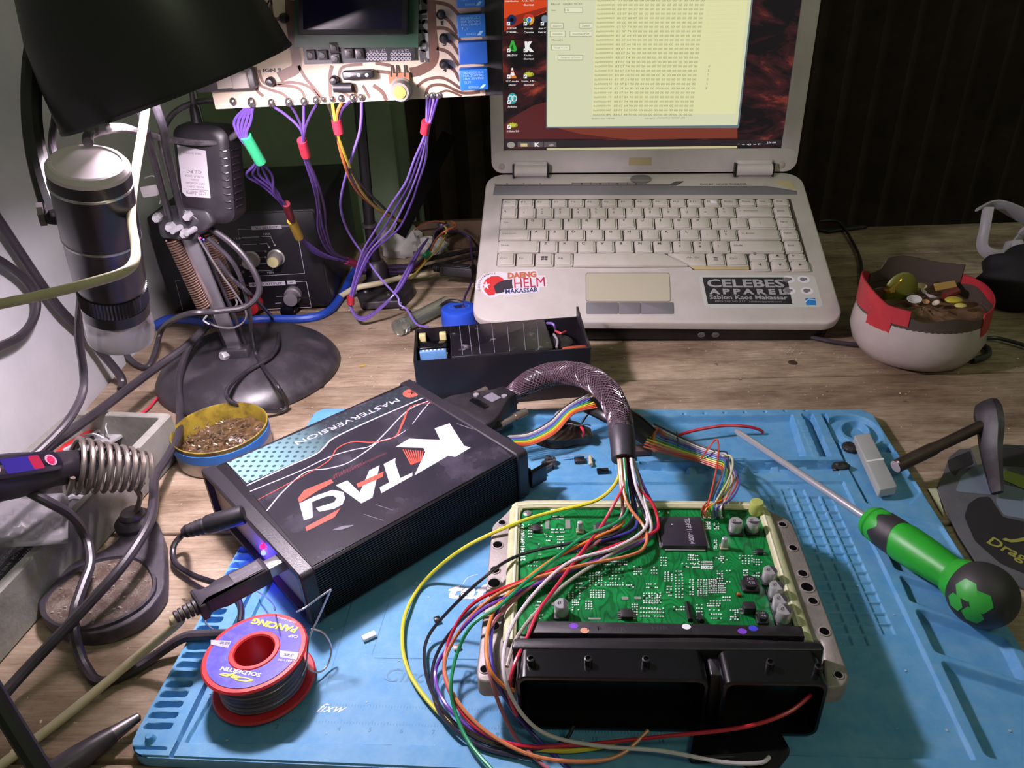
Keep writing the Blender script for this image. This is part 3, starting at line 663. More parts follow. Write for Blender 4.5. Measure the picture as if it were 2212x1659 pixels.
for s, x0, y0, x1, y1 in (('Manuf:', 528, 32, 580, 18), ('GENERIC 93CXX', 597, 31, 712, 17), ('Size:', 528, 67, 556, 56), ('512', 610, 66, 636, 54), ('Search', 538, 161, 586, 149), ('Detect', 712, 160, 760, 148), ('Initialize', 538, 208, 595, 197), ('DataSheetPDF', 655, 208, 755, 196), ('Microwire', 530, 246, 598, 233), ('Swap <--->', 545, 292, 622, 279), ('Adapter scheme', 585, 350, 700, 337)):
    stxt(b, s, x0, y0, x1, y1, zt+0.00025)
obj('screen_text', b, TXD, scr, smooth=0)
BTN = em('screen_button', 'e2e2c2', 1.0); BTE = em('screen_button_edge', 'a0a18c', 0.9)
for x0, y0, x1, y1 in ((522, 136, 600, 170), (694, 136, 772, 170), (519, 185, 612, 220), (638, 185, 772, 218), (528, 268, 640, 300), (567, 328, 716, 360), (606, 46, 716, 76)):
    sq([(x0, y0), (x1, y0), (x1, y1), (x0, y1)], zt+0.00018, BTE, 'screen_button'); sq([(x0+3, y0+3), (x1-3, y0+3), (x1-3, y1-3), (x0+3, y1-3)], zt+0.00021, BTN, 'screen_button')
# taskbar
sq([(248, 838), (1908, 835), (1905, 868), (252, 880)], zt+0.00006, em('screen_taskbar', '2b2226', 0.9), 'taskbar')
sq([(500, 884), (1638, 872), (1638, 885), (500, 897)], zt+0.00010, em('screen_strip', 'c9bf98', 0.9), 'taskbar')
for x in (327, 404, 484): sq([(x, 848), (x+74, 848), (x+74, 878), (x, 878)], zt+0.0001, em('screen_task_button', '5d5254', 0.9), 'taskbar_button')
WE = em('screen_white', 'e8e6e6', 1.0)
def disc(x, y, r, z, m, name='desktop_icon', e=1.0):
    b = MB(); q = s3(x, y); k = (s3(x+r, y)[0]-q[0]); b.flat(circ(q[0], q[1], k, 20, e), z); return obj(name, b, m, scr, smooth=0)
disc(287, 866, 24, zt+0.00012, em('screen_orb', '9a948e', 0.9), e=0.75)
b = MB(); stxt(b, 'K', 428, 876, 458, 852, bold=0.08); stxt(b, '2:06 AM', 1815, 856, 1870, 845); stxt(b, '^ o q) o P', 1640, 868, 1780, 857); obj('screen_text', b, WE, scr, smooth=0)
sq([(345, 857), (385, 857), (385, 876), (345, 876)], zt+0.00014, em('screen_folder', 'd8c68c', 0.9), 'taskbar_icon')
sq([(510, 868), (530, 858), (545, 866), (525, 876)], zt+0.00014, em('screen_grey', 'a09a98', 0.9), 'taskbar_icon')
# desktop icons (close-up 6 coordinates)
def s6(x, y): return (((1080+x/5.028)-1000)*2.765, (y/5.028)*2.765)
ORB = em('screen_navy', '1f2f58', 0.9)
disc(*s6(128, 215), 28*1.0, zt+0.0001, ORB); disc(*s6(128, 215), 12, zt+0.00012, em('screen_black', '05060c', 0.5))
for nm, c, pol in (('r', 'c8382b', [(255, 190), (275, 160), (320, 150), (360, 165), (370, 185), (320, 190)]), ('g', '4d7a46', [(252, 195), (285, 190), (320, 250), (300, 275), (262, 250)]), ('y', 'd99b3a', [(315, 190), (372, 188), (374, 220), (355, 260), (318, 276), (330, 240)])):
    sq([s6(*p) for p in pol], zt+0.0001, em('screen_chrome_'+nm, c, 1.0), 'desktop_icon')
disc(*s6(316, 214), 14.5, zt+0.00012, WE); disc(*s6(316, 214), 11.5, zt+0.00014, em('screen_blue', '2d7fd0', 1.0))
disc(*s6(486, 205), 20, zt+0.0001, em('screen_grey2', '7d8a96', 0.9))
sq([s6(*p) for p in [(90, 545), (125, 440), (150, 440), (188, 545), (160, 560)]], zt+0.0001, em('screen_green', '35a83c', 1.0), 'desktop_icon')
sq([s6(*p) for p in [(110, 540), (135, 480), (152, 540)]], zt+0.00012, em('screen_dgreen', '1e5a26', 0.8), 'desktop_icon')
b = MB(); q0 = s6(268, 565); q1 = s6(370, 448); stxt(b, 'K', q0[0], q0[1], q1[0], q1[1], bold=0.1, shear=-0.1); obj('desktop_icon', b, WE, scr, smooth=0)
sq([s6(*p) for p in [(110, 850), (118, 835), (165, 808), (182, 850)]], zt+0.0001, em('screen_cone', 'dd7a2c', 1.0), 'desktop_icon')
sq([s6(*p) for p in [(112, 815), (128, 735), (138, 735), (160, 815), (140, 828)]], zt+0.00012, WE, 'desktop_icon'); sq([s6(*p) for p in [(119, 785), (124, 762), (144, 762), (151, 785)]], zt+0.00014, em('screen_cone_red', 'c24a35', 1.0), 'desktop_icon')
for x, y in ((314, 800), (138, 1352)):
    YE = em('screen_yellow', 'c5bf3a', 0.95); disc(*s6(x, y+8), 31, zt+0.0001, em('screen_leaf', '8a9a2c', 0.9), e=0.45); sq([s6(x-40, y+12), s6(x-25, y-20), s6(x-8, y-5), s6(x, y-28), s6(x+12, y-5), s6(x+40, y-12), s6(x+25, y+22), s6(x-15, y+25)], zt+0.00012, YE, 'desktop_icon')
disc(*s6(135, 1070), 28, zt+0.0001, em('screen_teal', '2f9aa0', 1.0), e=1.1)
for x in (117, 155):
    b = MB(); q = s3(*s6(x, 1070)); b.rings([[(q[0]+r*math.cos(t*math.pi/8), q[1]+r*math.sin(t*math.pi/8), zt+0.00013) for t in range(16)] for r in (0.0022, 0.0030)], cap=(False, False)); obj('desktop_icon', b, WE, scr, smooth=0)
for x, y in ((92, 258), (275, 258), (460, 258), (96, 548), (275, 548), (96, 832), (275, 832), (99, 1108), (100, 1378)):
    sq([s6(x-18, y-20), s6(x+18, y-20), s6(x+18, y+20), s6(x-18, y+20)], zt+0.00016, WE, 'shortcut_mark'); sq([s6(x-8, y+12), s6(x-10, y-2), s6(x+2, y-10), s6(x+10, y-14), s6(x+8, y), s6(x-2, y+2)], zt+0.00018, ORB, 'shortcut_mark')
b = MB()
for s, x0, y0, x1, y1 in (('DzkGenius', 55, 22, 200, 2), ('Ardu Sim', 235, 18, 370, 0), ('Shortcut', 258, 64, 368, 40), ('OZONE', 80, 318, 178, 298), ('XTREME...', 68, 360, 196, 340), ('Google', 263, 320, 358, 298), ('Chrome', 260, 362, 366, 338), ('Acer C', 418, 318, 500, 296), ('Eye w', 418, 362, 500, 338), ('SMADAV', 75, 612, 190, 588), ('Ksuite -', 262, 610, 358, 588), ('Shortcut', 258, 650, 368, 628), ('VLC media', 65, 892, 202, 872), ('player', 95, 935, 175, 912), ('Ksuite_2.80 -', 236, 892, 390, 870), ('Shortcut', 258, 932, 368, 910), ('Arduino', 84, 1170, 186, 1148), ('K-Suite 3.0', 75, 1436, 205, 1414)):
    a0, a1 = s6(x0, y0), s6(x1, y1); stxt(b, s, a0[0], a0[1], a1[0], a1[1], bold=0.01)
obj('screen_text', b, WE, scr, smooth=0)
# ---------------------------------------------------------------- engine control unit
MZ = 0.0066
ME = Matrix.Translation(P(1430, 1270, MZ)) @ Matrix.Rotation(math.radians(-4.4), 4, 'Z')
ecu = thing('control_unit', ME, 'opened green circuit board in a cast metal tray with black connector in front', 'circuit board unit')
def e_(px, py, z): return LOC(ME, px, py, z-MZ)
def e3(x, y, z): return e_(1020+x/2.633, 1040+y/2.633, z)
def e7(x, y, z): return e_(1400+x/4.809, 1060+y/4.809, z)
def e1(x, y, z): return e_(1100+x/4.809, 1060+y/4.809, z)
ALU = mat('cast_aluminium', 'a59d99', 0.55, 0.35, col2='857c79', ns=45, bump=0.25, bs=700)
zt_ = 0.0355; zb = 0.0365; L_ = lambda z: z-MZ
hp = [e3(x, y, zt_) for x, y in [(175, 195), (115, 245), (95, 420), (80, 590), (50, 850), (25, 1070), (28, 1120), (60, 1140), (235, 1140), (250, 900), (1990, 900), (2010, 1180), (2120, 1165), (2150, 1110), (2050, 830), (1950, 570), (1850, 300), (1815, 225), (1700, 165), (1620, 118), (1560, 108), (300, 100), (235, 130)]]
b = MB(); b.prism(rpoly(hp, 0.0025, 2), L_(zt_)-0.0115, L_(zt_), 0.0012); cc = [sum(p[i] for p in hp)/len(hp) for i in (0, 1)]; b.prism(rpoly([(cc[0]+(p[0]-cc[0])*0.86, cc[1]+(p[1]-cc[1])*0.86) for p in hp], 0.003, 2), 0.0003, L_(zt_)-0.011, 0.002)
house = obj('metal_tray', b, ALU, ecu)
HOLE = mat('hole_shade', '060506', 1.0, spec=0.05)  # flat discs painted black for the shade inside the screw holes
for x, y, r in ((170, 237, 2.0), (145, 362, 2.6), (130, 505, 2.4), (125, 580, 3.1), (118, 650, 2.2), (125, 823, 2.6), (70, 1070, 2.0), (1765, 247, 2.0), (1825, 380, 2.1), (1880, 525, 2.3), (1905, 603, 3.0), (1938, 682, 2.2), (2003, 855, 2.3), (2083, 1103, 1.8)):
    q = e3(x, y, zt_); r *= 0.001
    b = MB(); b.lathe([(r*0.98, 0.0001), (r*1.35, 0.0001), (r*1.3, 0.0007), (r*1.05, 0.0008), (r*0.98, 0.0001)], 18, M=Matrix.Translation((q[0], q[1], L_(zt_)-0.0003)), cap=(False, False)); b.flat(circ(q[0], q[1], r, 16), L_(zt_)+0.00025)
    b.m = [0]*(len(b.f)-1)+[1]
    obj('screw_hole', b, [ALU, HOLE], house)
GASK = mat('pale_gasket_sealant', 'c9c8a4', 0.35, col2='a9ab80', ns=60, bump=0.4, bs=200)
GL = [(190, 900), (205, 600), (222, 190), (240, 140), (300, 112), (800, 108), (1560, 118), (1660, 150), (1700, 220), (1800, 520), (1925, 905)]
GI = [(232, 900), (243, 600), (262, 200), (275, 155), (320, 136), (800, 132), (1560, 140), (1625, 160), (1662, 220), (1750, 520), (1885, 905)]
b = MB(); mid = [Vector((*[(a+c)/2 for a, c in zip(e3(*g, 0.039), e3(*i, 0.039))], L_(0.0375))) for g, i in zip(GL, GI)]
b.tube(mid, 0.0034, 10, 6, flat=0.55, up=Vector((0, 0, 1)))
off1 = [m + Vector((0, 0, 0.0012)) for m in mid]
obj('gasket', b, GASK, ecu)
b = MB(); b.tube([m*1.0 + Vector((0.0012 if i < 3 else (-0.0012 if i > 7 else 0), -0.0012 if 3 <= i <= 7 else 0, 0.0013)) for i, m in enumerate(mid)], 0.0009, 8, 6); obj('gasket_bead', b, mat('pale_bead', 'dddcc0', 0.3), ecu)
def pcb_mat():
    m = mat('pcb_green', '0c7a3a', 0.32, col2='065a2c', ns=70, nmix=(0.4, 0.62), spec=0.6); nt = m.node_tree; L = nt.links; b = nt.nodes['Principled BSDF']
    # routed tracks: thin contour lines of a smooth field
    tc = nt.nodes.new('ShaderNodeTexCoord'); v = nt.nodes.new('ShaderNodeTexNoise'); v.inputs['Scale'].default_value = 55; v.inputs['Detail'].default_value = 1.5
    mp_ = nt.nodes.new('ShaderNodeMapping'); mp_.inputs['Scale'].default_value = (1, 0.45, 1); L.new(tc.outputs['Object'], mp_.inputs[0]); L.new(mp_.outputs[0], v.inputs['Vector'])
    mu = nt.nodes.new('ShaderNodeMath'); mu.operation = 'MULTIPLY'; mu.inputs[1].default_value = 26; L.new(v.outputs['Fac'], mu.inputs[0]); fr = nt.nodes.new('ShaderNodeMath'); fr.operation = 'FRACT'; L.new(mu.outputs[0], fr.inputs[0])
    r = nt.nodes.new('ShaderNodeValToRGB'); r.color_ramp.elements[0].position = 0.28; r.color_ramp.elements[1].position = 0.42; r.color_ramp.elements[0].color = (0.5, 0.6, 0.5, 1); r.color_ramp.elements[1].color = (1.1, 1.1, 1.1, 1)
    L.new(fr.outputs[0], r.inputs[0]); x = nt.nodes.new('ShaderNodeMix'); x.data_type = 'RGBA'; x.blend_type = 'MULTIPLY'; x.inputs[0].default_value = 1
    src = b.inputs['Base Color'].links[0].from_socket; L.new(src, x.inputs[6]); L.new(r.outputs[0], x.inputs[7]); L.new(x.outputs[2], b.inputs['Base Color']); return m
PCB = pcb_mat()
bp_ = [e3(x, y, zb) for x, y in [(245, 870), (268, 175), (300, 140), (1600, 150), (1655, 200), (1880, 870)]]
b = MB(); b.prism(rpoly(bp_, 0.004, 3), L_(zt_)+0.0001, L_(zb)); pcb = obj('circuit_board', b, PCB, ecu)
zs = L_(zb)+0.00008
b = MB()
q0, q1 = e1(100, 728, zb), e1(172, 350, zb); cx, cy = (q0[0]+q1[0])/2, (q0[1]+q1[1])/2; ln_ = abs(q1[1]-q0[1]); b.text('211741-34920930', (cx-ln_/2, cy-0.0014, cx+ln_/2, cy+0.0014), zs, rot=math.pi/2+0.06, bold=0.02)
for (x, y, w, h, s) in ((1240, 180, 50, 25, '20'), (1040, 180, 60, 28, 'C2'), (1550, 220, 30, 16, '24'), (1650, 225, 12, 26, 'i'), (2075, 360, 26, 60, 'ZO'), (380, 450, 30, 18, 'L')):
    a, c = e1(x-w/2, y+h/2, zb), e1(x+w/2, y-h/2, zb); b.text(s, (a[0], a[1], c[0], c[1]), zs)
obj('board_print', b, mat('silkscreen', 'e6efe6', 0.5), pcb, smooth=0)
# solder pads in clusters (close-up coordinates of the two photographs of the board)
rng = random.Random(11); b = MB(); b2 = MB()
def grid(f, x0, y0, x1, y1, nx_, ny_, s=0.0009, j=0.0, drop=0.0):
    for i in range(nx_):
        for k in range(ny_):
            if rng.random() < drop: continue
            q = f(x0+(x1-x0)*(i/max(nx_-1, 1)), y0+(y1-y0)*(k/max(ny_-1, 1)), zb); q = (q[0]+rng.uniform(-j, j), q[1]+rng.uniform(-j, j))
            (b if rng.random() < 0.93 else b2).prism(rrect(q[0]-s/2, q[1]-s/2, q[0]+s/2, q[1]+s/2, s*0.25, 1), zs-0.0001, zs+0.00035, 0.0001)
for a in ((940, 740, 1220, 770, 14, 2), (840, 860, 960, 985, 5, 6), (690, 900, 790, 900, 5, 1), (700, 965, 790, 1010, 6, 2), (1000, 960, 1180, 985, 8, 2), (850, 1040, 985, 1110, 6, 4), (960, 820, 1000, 860, 2, 2), (1040, 820, 1180, 920, 5, 4), (1220, 985, 1290, 1005, 4, 2), (1430, 975, 1540, 1010, 6, 2), (1400, 1070, 1570, 1165, 7, 5), (1280, 1185, 1330, 1290, 3, 5), (1370, 1225, 1600, 1310, 9, 3), (1735, 840, 1790, 870, 3, 2), (1860, 680, 1960, 800, 5, 4), (2000, 745, 2110, 815, 6, 4), (1800, 760, 1840, 790, 3, 2), (1965, 930, 2050, 1090, 4, 8), (2080, 930, 2150, 1060, 4, 7), (1730, 880, 1800, 1110, 3, 9), (620, 1060, 660, 1110, 2, 3), (700, 1140, 720, 1240, 2, 5), (660, 1140, 680, 1240, 2, 5), (800, 1155, 855, 1230, 3, 4), (230, 1295, 345, 1330, 5, 2), (280, 1160, 325, 1230, 3, 3), (440, 270, 570, 295, 14, 2), (440, 405, 570, 435, 14, 2), (205, 360, 230, 480, 2, 5), (340, 290, 360, 400, 1, 4), (310, 560, 330, 700, 2, 5), (710, 640, 780, 690, 4, 3), (180, 1080, 225, 1130, 4, 4), (1950, 1190, 2000, 1330, 3, 5), (2060, 1150, 2190, 1200, 5, 3), (2080, 1200, 2200, 1330, 6, 4), (1620, 850, 1690, 940, 3, 5), (1880, 930, 1910, 1080, 2, 7), (1200, 690, 1230, 700, 3, 1), (1300, 790, 1370, 870, 4, 4), (1480, 800, 1530, 860, 3, 3), (1580, 700, 1630, 780, 3, 4), (2120, 700, 2150, 720, 2, 1), (390, 480, 440, 520, 4, 2), (505, 480, 560, 600, 4, 5), (200, 745, 290, 785, 4, 2), (910, 850, 935, 880, 2, 2), (730, 1040, 760, 1130, 1, 4)):
    grid(e1, *a, s=0.00085, j=0.0001, drop=0.12)
for a in ((420, 670, 470, 700, 3, 2), (480, 740, 660, 800, 8, 3), (560, 740, 660, 770, 6, 2), (720, 840, 770, 940, 3, 5), (735, 970, 800, 1060, 4, 5), (640, 925, 710, 1060, 4, 7), (520, 930, 610, 1090, 4, 8), (740, 690, 780, 750, 3, 4), (950, 680, 1080, 760, 5, 4), (990, 830, 1030, 880, 3, 3), (1100, 720, 1180, 770, 4, 3), (780, 1110, 850, 1140, 4, 2), (860, 1245, 930, 1340, 4, 5), (560, 265, 770, 285, 13, 2), (550, 160, 620, 215, 6, 3), (820, 720, 850, 950, 2, 3), (1080, 860, 1150, 890, 4, 2), (600, 330, 640, 400, 3, 4), (690, 340, 730, 400, 3, 4), (690, 520, 710, 600, 2, 5), (200, 1000, 240, 1090, 3, 4), (270, 1210, 400, 1240, 6, 2), (20, 1235, 150, 1265, 6, 2), (20, 1080, 120, 1170, 5, 4)):
    grid(e7, *a, s=0.00085, j=0.0001, drop=0.12)
obj('solder_pads', b, mat('pad_tin', 'e9e8ec', 0.4, 0.2), pcb, kind='stuff'); obj('tiny_components', b2, BLKD, pcb, kind='stuff')
b = MB()
for x0, y0, x1, y1 in ((372, 305, 418, 400), (583, 305, 635, 398), (1170, 1105, 1235, 1135), (1300, 1105, 1368, 1130), (822, 1325, 950, 1342), (440, 1165, 478, 1195)):
    a, c = e1(x0, y1, zb), e1(x1, y0, zb); b.prism([(a[0], a[1]), (c[0], a[1]), (c[0], c[1]), (a[0], c[1])], zs-0.0001, zs+0.0003)
obj('solder_lands', b, mat('tinned_land', 'c3c8c4', 0.35, 0.7), pcb, kind='stuff')
b = MB(); q = e1(190, 238, zb); b.lathe([(0.0026, 0), (0.0026, 0.0004), (0.0020, 0.0008), (0.0001, 0.0009)], 20, M=Matrix.Translation((q[0], q[1], zs)), cap=(True, False)); obj('round_solder_point', b, SOLD, pcb)
b = MB(); a, c = e1(428, 215, zb), e1(528, 155, zb); b.prism([(a[0], a[1]), (c[0], a[1]), (c[0], c[1]), (a[0], c[1])], zs-0.0001, zs+0.0003); obj('white_pad', b, WHT, pcb)
# chips
def chip(f, cs, h, name='chip', leads=0, m=None, txt=None, rot=0, tbox=None):
    qs = [f(x, y, zb+h) for x, y in cs]; x0 = min(q[0] for q in qs); x1 = max(q[0] for q in qs); y0 = min(q[1] for q in qs); y1 = max(q[1] for q in qs)
    b = MB(); b.prism(rrect(x0, y0, x1, y1, 0.0004, 1), zs+0.0003, zs+h, 0.0002); c = obj(name, b, m or BLKD, ecu)
    if leads:
        b = MB()
        n = int((y1-y0)/leads)
        for i in range(n):
            yy = y0+(i+0.5)*(y1-y0)/n
            for sx, xx in ((-1, x0), (1, x1)): b.box((xx+sx*0.0007, yy, zs), (0.0016, leads*0.55, 0.0005))
        obj('chip_leads', b, SOLD, c)
    if txt:
        b = MB(); cx, cy = (x0+x1)/2+tbox[0]*(x1-x0), (y0+y1)/2; w = (y1-y0)*tbox[1]; b.text(txt, (cx-w/2, cy-(x1-x0)*0.06, cx+w/2, cy+(x1-x0)*0.06), zs+h+0.00008, rot=rot, bold=0.02); obj('chip_marking', b, mat('chip_ink', '9b96a4', 0.5), c, smooth=0)
    return c, (x0, y0, x1, y1)
CH = mat('chip_black', '231f29', 0.4, col2='2f2b36', ns=90)
c, (x0, y0, x1, y1) = chip(e7, [(100, 275), (545, 270), (610, 565), (150, 570)], 0.0032, 'processor_chip', 0, CH, 'TDFP11-0004', -math.pi/2, (0.17, 0.9))
b = MB()
for xx in (x0-0.0007, x1+0.0007): b.box((xx, (y0+y1)/2, zs), (0.0014, (y1-y0)*0.93, 0.0012), 0.0002)
b.box(((x0+x1)/2, y0-0.0007, zs), ((x1-x0)*0.9, 0.0014, 0.0010), 0.0002)
obj('lead_frame', b, SOLD, c)
b = MB(); b.flat(circ(x0+(x1-x0)*0.3, y0+(y1-y0)*0.72, 0.0005, 10), zs+0.0033); obj('pin_dot', b, WHT, c, smooth=0)
c, (x0, y0, x1, y1) = chip(e1, [(895, 330), (1130, 330), (1140, 540), (925, 545)], 0.0028, 'memory_chip', 0, CH)
b = MB(); b.box((x0-0.0006, (y0+y1)/2, zs), (0.0012, (y1-y0)*0.95, 0.0012)); b.box(((x0+x1)/2, y0-0.0006, zs), ((x1-x0)*0.8, 0.0012, 0.0008)); obj('lead_frame', b, SOLD, c)
chip(e1, [(245, 345), (320, 345), (322, 410), (248, 412)], 0.0022, 'regulator_chip', 0.0012)
chip(e1, [(1160, 1225), (1280, 1225), (1282, 1310), (1162, 1310)], 0.0024, 'driver_chip', 0.0012)
chip(e7, [(1128, 600), (1190, 600), (1192, 640), (1130, 640)], 0.0022, 'small_chip', 0.0014)
chip(e7, [(1000, 1150), (1105, 1150), (1108, 1225), (1003, 1225)], 0.0048, 'power_transistor', 0.0024)
# capacitors
CANM = mat('capacitor_can', 'c9c7ca', 0.34, 0.55); CAPM = mat('capacitor_marking', '3a3840', 0.4)
def cap(px, py, r, h, mark=0):
    q = e_(px, py, zb); b = MB()
    b.lathe([(r*0.98, 0.0007), (r, 0.001), (r, h*0.12), (r*0.95, h*0.17), (r, h*0.22), (r, h-0.0006), (r*0.9, h), (0.0001, h)], 28, M=Matrix.Translation((q[0], q[1], zs)), cap=(True, False))
    c = obj('capacitor', b, CANM, ecu)
    b = MB(); b.box((q[0], q[1], zs), (r*2.15, r*2.15, 0.0014), 0.0003, 0.001); obj('capacitor_foot', b, BLKD, c)
    b = MB(); n = 14; pts = [(q[0]+r*0.86*math.cos(mark-1.25+2.5*k/n), q[1]+r*0.86*math.sin(mark-1.25+2.5*k/n)) for k in range(n+1)]; b.flat(pts, zs+h+0.00012)
    obj('capacitor_stripe', b, CAPM, c, smooth=0)
    b = MB(); b.text('47', (q[0]-r*0.55, q[1]-r*0.3, q[0]-r*0.02, q[1]+r*0.3), zs+h+0.00015); obj('capacitor_text', b, CAPM, c, smooth=0)
for px_, py_, mk in ((1587, 1149, -1.57), (1624, 1148, -1.57), (1660, 1256, 0.3), (1674, 1289, 0.3), (1682, 1318, 0.3), (1690, 1342, 0.3), (1213, 1328, 0.0)):
    cap(px_, py_, 0.0037, 0.0082, mk)
# crystals
for px_, py_ in ((1253, 1149), (1563, 1184)):
    q = e_(px_, py_, zb); b = MB(); b.box((q[0], q[1], zs), (0.0046, 0.0044, 0.0016), 0.0004, 0.0008)
    c = obj('crystal', b, mat('crystal_base', 'b6ae8e', 0.35, 0.6), ecu); b = MB(); b.box((q[0], q[1], zs+0.0014), (0.0032, 0.0028, 0.0062), 0.0006, 0.0012); obj('crystal_can', b, STEEL, c)
# inductors
for x, y, s in ((1060, 960, 0.0042), (1190, 1310, 0.0028)):
    q = e7(x, y, zb+0.003); b = MB(); b.box((q[0], q[1], zs), (s*2.1, s*2.0, 0.0016), 0.0003, 0.0008); b.lathe([(s*0.8, 0.0014), (s*0.85, 0.003), (s*0.97, 0.0036), (s*0.97, 0.0044), (0.0001, 0.0046)], 24, M=Matrix.Translation((q[0], q[1], zs)), cap=(False, False))
    c = obj('inductor', b, BLKD, ecu); b = MB(); b.text('JD', (q[0]-s*0.45, q[1], q[0]+s*0.45, q[1]+s*0.5), zs+0.0048); b.text('48', (q[0]-s*0.45, q[1]-s*0.6, q[0]+s*0.45, q[1]-s*0.1), zs+0.0048); obj('inductor_text', b, mat('chip_ink', '9b96a4', 0.5), c, smooth=0)
b = MB(); q = e7(940, 1090, zb); b.box((q[0], q[1], zs), (0.0022, 0.0018, 0.0016), 0.0004); obj('copper_blob', b, mat('copper_orange', 'b4693a', 0.4, 0.5), ecu)
b = MB()
for p0, p1 in (((405, 1165), (440, 1350)), ((530, 1290), (560, 1360))): b.tube([Vector((*e7(*p0, zb+0.001), zs+0.0008)), Vector((*e7(*p1, zb+0.004), zs+0.004))], 0.0014, 6)
obj('connector_pins_cover', b, BLK, ecu)
# silicone tube bead at the corner
q = e7(1100, 250, zb); b = MB(); b.lathe([(0.0036, 0), (0.004, 0.001), (0.004, 0.0075), (0.0034, 0.0086), (0.0001, 0.0088)], 20, M=Matrix.Translation((q[0]+0.001, q[1]+0.001, zs+0.0005)), cap=(True, False))
o = obj('sleeve_bead', b, mat('yellow_green_rubber', 'cdd87a', 0.35, trans=0.35), ecu)
# connector block
zc1 = 0.0425
b = MB(); b.prism([e3(x, y, zc1) for x, y in [(322, 788), (1875, 820), (1892, 880), (305, 862)]], zs, L_(zc1), 0.0006); obj('connector_header', b, BLKD, ecu)
for x, y, c_ in ((578, 822, '7a3fc0'), (640, 848, 'd59a80'), (1218, 826, 'f0eef4'), (1536, 852, '7a3fc0'), (1598, 836, '3c40c8')):
    q = e3(x, y, zc1); b = MB(); b.flat(circ(*q, 0.0022, 12, 0.8), L_(zc1)+0.0001); obj('paint_dot', b, mat('dot_'+c_, c_, 0.5), ecu, smooth=0)
b = MB()
for x, y in ((700, 835), (760, 838), (830, 842), (1070, 832)): q = e3(x, y, zc1); b.text('HIR', (q[0]-0.004, q[1]-0.0012, q[0]+0.004, q[1]+0.0012), L_(zc1)+0.0001)
obj('header_print', b, mat('faint_print', '3b3540', 0.5), ecu, smooth=0)
zt2 = 0.045
b = MB(); b.prism(rpoly([e3(x, y, zt2) for x, y in [(235, 888), (1330, 885), (1960, 910), (1998, 925), (2003, 960), (222, 950)]], 0.002), 0.0006, L_(zt2), 0.0008)
obj('connector_flange', b, BLK, ecu)
bA = e3(222, 950, zt2); bB = e3(2003, 960, zt2)
# two shrouds, open towards the front
def shroud(tl, tr, fr, fl_, zt2, depth):
    A_, B_, C_, D_ = [e3(*p, zt2) for p in (tl, tr, fr, fl_)]
    x0, x1 = (A_[0]+D_[0])/2, (B_[0]+C_[0])/2; y1, y0 = (A_[1]+B_[1])/2, (C_[1]+D_[1])/2; zt3 = L_(zt2); b = MB()
    Mx = frame((x0, y0, 0), (1, 0, 0), z=(0, -1, 0))           # local x = width, local y = up, local z = towards the camera
    W_, Hh = x1-x0, zt3; D3 = y1-y0
    outr = rrect(0, 0.0008, W_, Hh, 0.005, 5); inn = rrect(0.0018, 0.0026, W_-0.0018, Hh-0.0018, 0.004, 5)
    b.rings([[(x, y, z) for x, y in pl] for pl, z in ((outr, -D3-0.0015), (outr, -0.0006), (offset(outr, -0.0005), 0), (inn, 0), (inn, -depth))], M=Mx, cap=(True, True))
    return obj('connector_shroud', b, BLKG, ecu), (x0, x1, y0, y1, zt3)
s1, g1 = shroud((262, 945), (1335, 958), (1335, 1130), (240, 1112), 0.0445, 0.012)
s2, g2 = shroud((1415, 970), (1995, 975), (2012, 1150), (1405, 1142), 0.0445, 0.012)
b = MB(); q = e3(1365, 960, 0.042); b.box((q[0], (g1[2]+g1[3])/2+0.003, 0.001), (0.006, 0.012, L_(0.040)), 0.001); obj('connector_bridge', b, BLK, ecu)
for x, y in ((335, 1035), (660, 1035), (988, 1038), (1692, 1055), (1965, 1080)):
    q = e3(x, y, 0.0445); b = MB(); b.lathe([(0.0019, 0), (0.0019, 0.0035), (0.0013, 0.0037), (0.0011, 0.0025), (0.0001, 0.0025)], 14, M=Matrix.Translation((q[0], q[1], L_(0.0445))), cap=(True, False)); obj('connector_peg', b, BLK, s1 if x < 1300 else s2)
# black pouch under the unit's front right
q = P(1590, 1618, MZ); b = MB()
b.prism(rpoly([(-0.022, -0.012), (0.0, -0.008), (0.012, -0.016), (0.024, 0.0), (0.02, 0.010), (-0.018, 0.010)], 0.003), 0, 0.005, 0.0015)
o = obj('rubber_wedge', b, TAPE); o.matrix_world = Matrix.Translation(q+Vector((0, 0.0, 0))) @ Matrix.Rotation(-0.2, 4, 'Z'); tag(o, 'crumpled black plastic piece sticking out under the front of the circuit board unit', 'plastic scrap')

# ---------------------------------------------------------------- programmer box
kz = 0.0465
KD, KC, KB, KA = [P(*p, kz) for p in ((648, 1250), (1135, 975), (905, 810), (458, 1003))]
xk = ((KC-KD)+(KB-KA)).normalized(); MK = frame((KD.x, KD.y, 0.0), xk, z=(0, 0, 1))
KW = ((KC-KD).length+(KB-KA).length)/2; KDp = ((KA-KD).length+(KB-KC).length)/2
KBASE = 0.0088
ktag = thing('programmer_box', MK, 'black rectangular programmer box with upside-down white and red lettering on its top', 'electronic box')
k1 = lambda x, y: LOC(MK, 420+x/2.911, 780+y/2.911, kz)
KBLK = mat('anodised_black_ribbed', '1c191f', 0.38, 0.3); KCAP = mat('end_cap_plastic', '262229', 0.42, bump=0.2, bs=900)
EC = 0.009
b = MB(); prof = [(0.001, KBASE+0.001)]
n = 22; z0, z1 = KBASE+0.001, kz-0.0012
side = []
for i in range(n):
    za = z0+(z1-z0)*i/n; zb_ = z0+(z1-z0)*(i+0.5)/n; zc = z0+(z1-z0)*(i+0.9)/n; side += [(0.0015, za), (0.0015, zb_), (0.0022, zb_), (0.0022, zc)]
side.append((0.0015, z1)); side.append((0.003, kz-0.0003))
